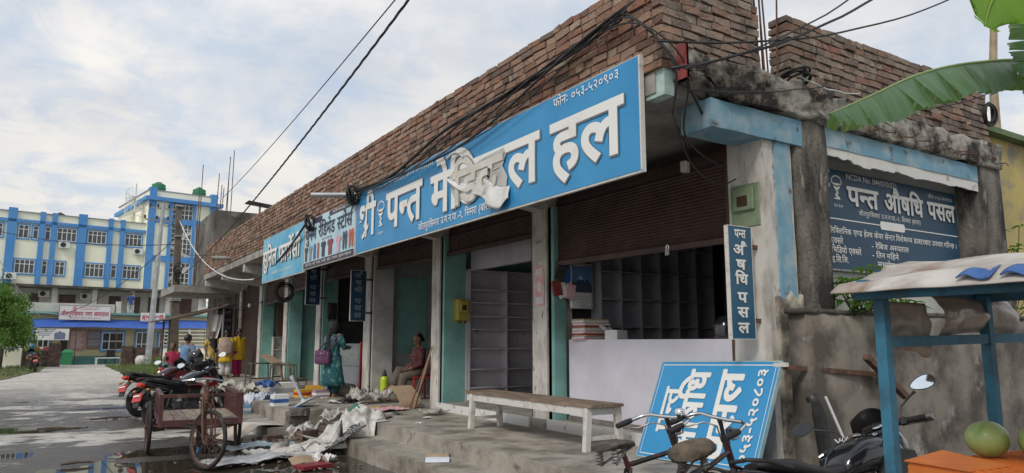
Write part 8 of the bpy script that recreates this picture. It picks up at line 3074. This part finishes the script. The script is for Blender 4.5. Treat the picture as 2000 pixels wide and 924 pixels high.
for (a, c, s_, r, lb) in (((4.1, 4.05, 3.72), (7.4, 3.9, 5.35), 0.16, 0.014, 'thick black wire from the near corner rising past the rods, lowest at its start'),
                          ((4.2, 4.0, 3.72), (7.6, 3.9, 5.75), 0.20, 0.009, 'black wire from the near corner rising steepest to the upper edge'),
                          ((4.0, 4.1, 3.95), (8.9, 3.9, 5.65), 0.22, 0.010, 'long black wire crossing in front of the second brick wall'),
                          ((4.16, 4.9, 4.45), (4.9, 3.9, 5.3), 0.02, 0.010, 'wire leaving the parapet bundle upward at the brick corner'),
                          ((4.16, 5.0, 4.42), (5.6, 3.9, 5.6), 0.03, 0.008, 'second wire leaving the parapet bundle upward'),
                          ((5.2, 4.1, 4.98), (9.2, 3.9, 5.72), 0.05, 0.007, 'nearly level thin wire between the two brick walls at the top'),
                          ((5.95, 4.15, 4.06), (7.0, 4.2, 4.1), 0.05, 0.008, 'pale wire lying along the second brick wall'),
                          ((6.9, 4.05, 3.86), (10.6, 3.6, 5.2), 0.25, 0.008, 'thin wire passing behind the banana leaf'),
                          ((4.35, 4.1, 3.6), (6.2, 4.05, 3.98), 0.04, 0.006, 'thin wire along the broken slab edge')):
    cable(lb, sag_pts(a, c, s_, 16, 0.015, r * 999), r, M_CABLEW if 'pale' in lb else M_CABLE, group=GR)
# bundle strapped along the brick parapet above the long sign
GB = 'cables strapped along the parapet'
bl = ['thickest black cable of the bundle along the brick parapet', 'black cable sagging lowest under the parapet bundle', 'thin black cable highest in the parapet bundle', 'loose black cable crossing the parapet bundle', 'black cable of the bundle running into the coil by the clothing sign', 'thin wire of the bundle drooping over the sign top']
for k in range(6):
    y0, y1 = 4.9 - 0.1 * k, 11.55 + 0.12 * k
    pts = []
    for j in range(25):
        f = j / 24
        y = y0 + (y1 - y0) * f
        z = 4.50 - 0.34 * min(1, f * 1.35) - 0.10 * f - 0.05 * k * (0.3 + math.sin(f * 3.1)) - (0.06 * math.sin(f * 9 + k))
        pts.append((4.17 - 0.015 * k + 0.02 * math.sin(f * 11 + k), y, z))
    cable(bl[k], pts, (0.022, 0.012, 0.009, 0.010, 0.014, 0.007)[k], group=GB)
b = MB()
for k in range(9):
    a = k * 0.9
    b.torus((4.10 + 0.03 * math.cos(a), 11.62 + 0.05 * math.sin(a), 3.98 + 0.02 * math.cos(a * 2)), 0.15 + 0.02 * math.sin(a * 3), 0.014, (0.7 + 0.3 * math.sin(a), 0.5 * math.cos(a), 0.2), 18, 5)
tag(b.build('cable_coil', M_CABLE, smooth='all'), 'tangled black cable coil where the clothing sign meets the long blue sign', 'cable')
b = MB()
for k in range(7):
    a = k * 0.9
    b.torus((4.12 + 0.03 * math.cos(a), 14.15 + 0.05 * math.sin(a), 3.86 + 0.02 * math.cos(a * 2)), 0.14 + 0.02 * math.sin(a * 3), 0.014, (0.7 + 0.3 * math.sin(a), 0.5 * math.cos(a), 0.2), 18, 5)
tag(b.build('cable_coil', M_CABLE, smooth='all'), 'black cable coil hanging over the left half of the clothing sign', 'cable')
b = MB()
for k in range(7):
    a = k * 0.9
    b.torus((4.7 + 0.02 * math.cos(a), 18.0 + 0.05 * math.sin(a), 2.72 + 0.04 * math.cos(a * 2)), 0.20 + 0.02 * math.sin(a * 3), 0.014, (0.3, 1, 0.1 * math.sin(a)), 18, 5)
tag(b.build('cable_coil', M_CABLE, smooth='all'), 'long black cable loop hanging below the left blue sign', 'cable')
t = thing('steel_pipe', 'grey steel pipe stub poking out of the parapet above the clothing sign', 'pipe', (4.2, 11.9, 4.06))
b = MB()
b.tube([(4.4, 11.85, 4.06), (3.62, 12.35, 4.06)], 0.045, 14)
b.build('pipe_body', M_GALV, t, world=True, smooth=True)
t = thing('drain_pipe', 'short pale pipe stub in the far end of the parapet', 'pipe', (4.2, 22.6, 3.98))
b = MB()
b.tube([(4.3, 22.5, 3.98), (3.75, 22.7, 3.98)], 0.055, 12)
b.build('pipe_body', M_CONC, t, world=True, smooth=True)
# cables round the near corner of the slab
GC = 'cables at the near corner'
for k, (pts, r, lb) in enumerate((([(4.16, 4.9, 4.5), (4.12, 4.62, 4.42), (4.18, 4.38, 4.2), (4.3, 4.22, 3.9), (4.5, 4.2, 3.62), (5.0, 4.5, 3.5)], 0.012, 'black cable looping over the near corner of the sign'), ([(4.16, 5.2, 4.4), (4.05, 4.5, 4.28), (4.2, 4.2, 4.05), (4.4, 4.15, 3.75), (4.6, 4.4, 3.3), (5.3, 4.6, 3.15)], 0.008, 'thin cable dropping from the near corner to the green meter box'), ([(4.16, 5.0, 4.45), (4.08, 4.55, 4.36), (4.15, 4.3, 4.12), (4.28, 4.18, 3.8), (4.35, 4.3, 3.45)], 0.010, 'short cable hanging at the near end of the sign'), ([(4.35, 4.3, 3.45), (4.7, 4.45, 3.1), (5.2, 4.6, 2.98), (5.42, 4.55, 3.05)], 0.007, 'wire swinging to the white pillar under the slab'))):
    P = [Vector(p) for p in pts]
    sm = []
    for i in range(len(P) - 1):
        p0, p1, p2, p3 = P[max(0, i - 1)], P[i], P[i + 1], P[min(len(P) - 1, i + 2)]
        for j in range(6):
            f = j / 6
            sm.append(0.5 * ((2 * p1) + (p2 - p0) * f + (2 * p0 - 5 * p1 + 4 * p2 - p3) * f * f + (3 * p1 - p0 - 3 * p2 + p3) * f ** 3))
    sm.append(P[-1])
    cable(lb, sm, r, group=GC)
b = MB()
for k in range(5):
    a = k * 1.1
    b.torus((5.95 + 0.04 * math.cos(a), 4.22 + 0.02 * math.sin(a), 4.04 + 0.01 * k), 0.13 + 0.02 * math.sin(a * 2), 0.012, (0.1 * math.sin(a), 0.35, 1), 18, 5)
tag(b.build('cable_coil', M_CABLE, smooth='all'), 'flat black cable coil lying on the broken concrete ledge', 'cable')
b = MB()
for k in range(5):
    a = k * 1.1
    b.torus((10.02 + 0.02 * math.cos(a), 4.28, 4.42 + 0.02 * math.sin(a * 3)), 0.13 + 0.02 * math.sin(a * 2), 0.014, (0.2 * math.sin(a), 1, 0.1), 18, 5)
tag(b.build('cable_coil', M_CABLE, smooth='all'), 'black cable coil hung on the rods at the far right corner', 'cable')

# ------------------------------------------------------------------ plants
def leaf_fan(mb, c, d, n, ln, w_, up=0.3):
    """simple pointed leaves around a stem tip"""
    for k in range(n):
        a = 2 * math.pi * k / n + random.uniform(-.3, .3)
        dirv = (Vector((math.cos(a), math.sin(a), up + random.uniform(-.3, .3)))).normalized()
        side = dirv.cross(Vector((0, 0, 1))).normalized()
        l_ = ln * random.uniform(0.7, 1.1)
        p0 = Vector(c)
        p1 = p0 + dirv * l_ * 0.45
        p2 = p0 + dirv * l_ + Vector((0, 0, -0.25 * l_))
        for s in (-1, 1):
            mid = p1 + side * s * w_ * 0.5 + Vector((0, 0, 0.02))
            mb.bm.faces.new([mb._v(q) for q in (p0, p1, mid)])
            mb.bm.faces.new([mb._v(q) for q in (p1, p2, mid)])


t = thing('leafy_plant', 'young leafy plant growing up behind the stall roof in front of the dark sign', 'plant', (7.0, 4.32, 1.6))
b, s_ = MB(), MB()
for k in range(15):
    x, z = random.uniform(-0.55, 0.8), random.uniform(0.25, 0.72)
    z -= abs(x - 0.15) * 0.25
    s_.tube([(0.1, 0, -0.3), (x * 0.5, -0.05, z * 0.5), (x, -0.1, z)], 0.008, 5)
    leaf_fan(b, (x, -0.1, z), None, 6, 0.26, 0.075, 0.15)
s_.build('stem', M_BARK, t)
b.build('foliage', M_LEAF, t, recalc=False)
t = thing('leafy_plant', 'small leafy plant hanging over the grey wall under the stall roof', 'plant', (6.55, 3.98, 1.75))
b, s_ = MB(), MB()
for k in range(8):
    x, z = random.uniform(-0.4, 0.4), random.uniform(0.0, 0.25)
    s_.tube([(0, 0.1, 0), (x, -0.05, z)], 0.006, 5)
    leaf_fan(b, (x, -0.06, z), None, 5, 0.22, 0.07, -0.1)
s_.build('stem', M_BARK, t)
b.build('foliage', M_LEAFD, t, recalc=False)
t = thing('climbing_plant', 'thin weeds climbing beside the yellow house at the right edge', 'plant', (10.6, 4.5, 1.8))
b, s_ = MB(), MB()
for k in range(12):
    x, z = random.uniform(-.25, .7), random.uniform(0.0, 1.4)
    s_.tube([(0.1, 0, 0), (x, 0, z)], 0.006, 5)
    leaf_fan(b, (x, -0.03, z), None, 5, 0.15, 0.06, 0.2)
s_.build('stem', M_BARK, t)
b.build('foliage', M_LEAFD, t, recalc=False)


# banana leaves: midrib curve, blade torn between the veins
def banana_leaf(parent, rib, widths, m, droop=0.55, tears=(), nrm=(0, -1, 0.3), seed=0, name='leaf', nu=90, sides=None, whole=False):
    rib = [Vector(p) for p in rib]

    def at(f):
        x = f * (len(rib) - 1)
        i = min(int(x), len(rib) - 2)
        p0, p1, p2, p3 = rib[max(0, i - 1)], rib[i], rib[i + 1], rib[min(len(rib) - 1, i + 2)]
        q = x - i
        return 0.5 * ((2 * p1) + (p2 - p0) * q + (2 * p0 - 5 * p1 + 4 * p2 - p3) * q * q + (3 * p1 - p0 - 3 * p2 + p3) * q ** 3)

    b = MB()
    rr = random.Random(seed)
    for side in (-1, 1):
        # the blade is cut into strips between the veins; every strip hangs and folds a little differently
        cuts = [0.0]
        while cuts[-1] < 1:
            cuts.append(cuts[-1] + (0.97 if whole else rr.uniform(0.03, 0.11)))
        cuts[-1] = 1.0
        sdv = Vector(sides[0 if side < 0 else 1]) if sides else None
        for c0, c1 in zip(cuts, cuts[1:]):
            n_ = max(3, int((c1 - c0) * nu))
            yaw, out_, split = rr.uniform(-.35, .35), rr.uniform(-.10, .12), rr.uniform(0.25, 1.0) if rr.random() < 0.6 else 1.0
            vs = []
            for k in range(n_ + 1):
                f = c0 + (c1 - c0) * k / n_
                p = at(f)
                tg = (at(min(1, f + 0.01)) - at(max(0, f - 0.01))).normalized()
                if sides:
                    sd = (sdv - tg * sdv.dot(tg)).normalized()
                else:
                    sd = tg.cross(Vector(nrm)).normalized() * side
                upv = sd.cross(tg).normalized()
                if upv.dot(Vector(nrm)) < 0:
                    upv = -upv
                wf = widths[0 if side < 0 else 1] * (math.sin(min(1, f * 0.97 + 0.03) * math.pi) ** 0.5)
                row = []
                g = (k / n_ - 0.5) * (c1 - c0)
                for j in range(8):
                    v = j / 7
                    shrink = 1.0 if v < split * 0.6 else 1.0 - 0.22 * (v - split * 0.6)
                    q = p + sd * wf * v * (1 - 0.2 * droop * v)
                    q += tg * (0.35 * wf * v * (1 - f) + g * (shrink - 1.0) * 2.0 + 0.10 * wf * yaw * v)
                    q += upv * (out_ * wf * v * v - droop * wf * v * v + 0.10 * wf * v * math.sin((k / n_) * 3.1 + yaw * 4) + 0.010 * math.sin(f * 210) * v)
                    row.append(q)
                vs.append([b._v(q) for q in row])
            for r0, r1 in zip(vs, vs[1:]):
                for j in range(7):
                    b.bm.faces.new((r0[j], r1[j], r1[j + 1], r0[j + 1]))
    bmesh.ops.remove_doubles(b.bm, verts=b.bm.verts, dist=0.0004)
    o = b.build(name, m, parent, world=True, smooth='all', recalc=False)
    b = MB()
    b.tube([at(k / 24) for k in range(25)], [0.016 - 0.013 * k / 24 for k in range(25)], 7)
    b.build('midrib', mat('pale leaf rib', (0.22, 0.30, 0.10), 0.5), o, world=True, smooth='all')
    return o


M_BAN = mat('banana leaf', (0.07, 0.14, 0.062), 0.36, c2=(0.10, 0.18, 0.085), scale=2.0, stretch=(12, 1, 1), c3=(0.16, 0.13, 0.05), scale3=5, mix3=(0.68, 0.78))
M_BANL = mat('backlit banana leaf', (0.10, 0.24, 0.03), 0.4, c2=(0.13, 0.28, 0.04), scale=2.0, stretch=(12, 1, 1))  # brighter yellow-green than the other leaf: backlight put into the colour
soft_leaf(M_BAN, 0.22, (0.22, 0.42, 0.05))
soft_leaf(M_BANL, 0.55, (0.45, 0.75, 0.06))
t = thing('banana_plant', 'banana plant leaning in from the right with a long torn leaf over the brick wall', 'banana plant', (6.6, 1.2, 0))
b = MB()
b.tube([(6.75, 1.0, 0), (6.7, 1.05, 1.5), (6.62, 1.15, 2.6), (6.55, 1.25, 3.3)], [0.14, 0.12, 0.09, 0.05], 14)
b.build('stem', mat('banana stem', (0.14, 0.17, 0.06), 0.6, c2=(0.12, 0.09, 0.05), scale=4), t, world=True, smooth='all')
banana_leaf(t, [(6.5, 2.05, 3.45), (6.0, 2.25, 3.57), (5.22, 2.3, 3.41), (4.53, 2.3, 3.19), (3.94, 2.3, 2.93), (3.53, 2.3, 2.75)], (0.30, 0.26), M_BAN, 0.12, nrm=(0.0, -0.8, 0.5), seed=2, sides=((0, 0.55, -0.75), (0, -0.5, -0.85)))
banana_leaf(t, [(6.55, 1.25, 4.0), (5.9, 1.6, 4.25), (5.3, 1.85, 4.05), (4.95, 2.0, 3.72), (4.78, 2.02, 3.46)], (0.34, 0.34), M_BANL, 0.02, nrm=(-0.55, -0.55, -0.55), seed=5, whole=True)
banana_leaf(t, [(6.6, 1.25, 3.9), (6.1, 1.75, 4.1), (5.75, 2.0, 3.85), (5.58, 2.05, 3.5), (5.5, 2.05, 3.25)], (0.16, 0.2), M_BAN, 0.2, nrm=(-0.6, -0.7, 0.2), seed=8)
banana_leaf(t, [(6.55, 1.2, 3.5), (6.3, 1.7, 3.75), (5.98, 2.0, 3.6), (5.8, 2.1, 3.25), (5.75, 2.1, 3.05)], (0.14, 0.18), M_BANL, 0.2, nrm=(-0.6, -0.7, 0.2), seed=11)
t = thing('bamboo_pole', 'dry bamboo pole standing on the yellow house roof beside the banana leaves', 'pole', (16.6, 7.0, 5.46))
b = MB()
b.tube([(0, 0, 0), (0.1, 0, 1.6), (0.5, 0, 3.4)], [0.10, 0.09, 0.07], 8)
b.build('pole_body', mat('dry bamboo', (0.34, 0.27, 0.18), 0.7, c2=(0.25, 0.19, 0.12), scale=5), t)


def tree(label, base, h, cr, n, m, tw=0.12, droop=0.5, low=0.25):
    """trunk with limbs; leaf sprays spread through an uneven crown"""
    t = thing('tree', label, 'tree', base)
    b = MB()
    b.tube([(0, 0, -0.1), (0.08, 0.03, h * 0.3), (0.02, -0.05, h * 0.62), (0.0, 0, h * 0.92)], [tw, tw * 0.8, tw * 0.5, tw * 0.15], 10)
    tips = []
    for k in range(16):
        a = k * 2.4
        f = low + (0.9 - low) * k / 15
        ln = cr * (1.15 - 0.75 * abs(f - 0.45)) * random.uniform(0.75, 1.15)
        p0 = Vector((0.04, 0, h * f))
        p1 = p0 + Vector((math.cos(a) * ln * 0.6, math.sin(a) * ln * 0.6, ln * 0.25))
        p2 = p0 + Vector((math.cos(a) * ln, math.sin(a) * ln, ln * (0.25 - droop * 0.4)))
        b.tube([p0, p1, p2], [tw * 0.3, tw * 0.18, tw * 0.05], 5)
        tips += [p0.lerp(p1, 0.6), p1, p1.lerp(p2, 0.5), p2]
    tips += [Vector((0, 0, h * 0.95)), Vector((0.1, 0, h * 0.85)), Vector((-0.15, 0.1, h * 0.8))]
    b.build('trunk', M_BARK, t, smooth='all')
    b = MB()
    for _ in range(n):
        c = random.choice(tips) + Vector((random.gauss(0, 0.17), random.gauss(0, 0.17), random.gauss(0, 0.16))) * cr
        l_ = random.uniform(0.10, 0.22)
        d = Vector((random.uniform(-1, 1), random.uniform(-1, 1), random.uniform(-1, 0.5) - droop)).normalized()
        sd = d.cross(Vector((random.uniform(-1, 1), random.uniform(-1, 1), 0.3))).normalized() * l_ * 0.26
        vs = [b._v(q) for q in (c, c + d * l_ * 0.5 + sd, c + d * l_, c + d * l_ * 0.5 - sd)]
        b.bm.faces.new(vs)
    b.build('crown', m, t, recalc=False)
    return t


tree('dense drooping green tree behind the white railing at the left edge', (-2.5, 48.6, 0), 4.35, 1.4, 8000, M_LEAF, 0.14, 0.6, 0.3)
tree('dark green tree cut by the left picture edge', (-4.0, 49.5, 0), 5.6, 1.6, 6500, M_LEAFD, 0.16, 0.6, 0.25)
t = thing('roadside_weeds', 'leafy weeds at the foot of the right gate wall', 'weeds', (5.0, 44.0, 0))
b = MB()
for k in range(90):
    x, y = random.gauss(0.1, 0.42), random.gauss(0, 3.2)
    leaf_fan(b, (x, y, random.uniform(0.08, 0.62) * math.exp(-x * x)), None, 5, 0.24, 0.08, 0.4)
b.build('foliage', M_LEAF, t, recalc=False)
t = thing('roadside_weeds', 'weeds growing against the cream wall behind the man in blue', 'weeds', (5.4, 38.0, 0))
b = MB()
for k in range(60):
    x, y = random.gauss(0.2, 0.3), random.gauss(0, 2.0)
    leaf_fan(b, (x, y, random.uniform(0.08, 0.85)), None, 5, 0.24, 0.08, 0.4)
b.build('foliage', M_LEAF, t, recalc=False)
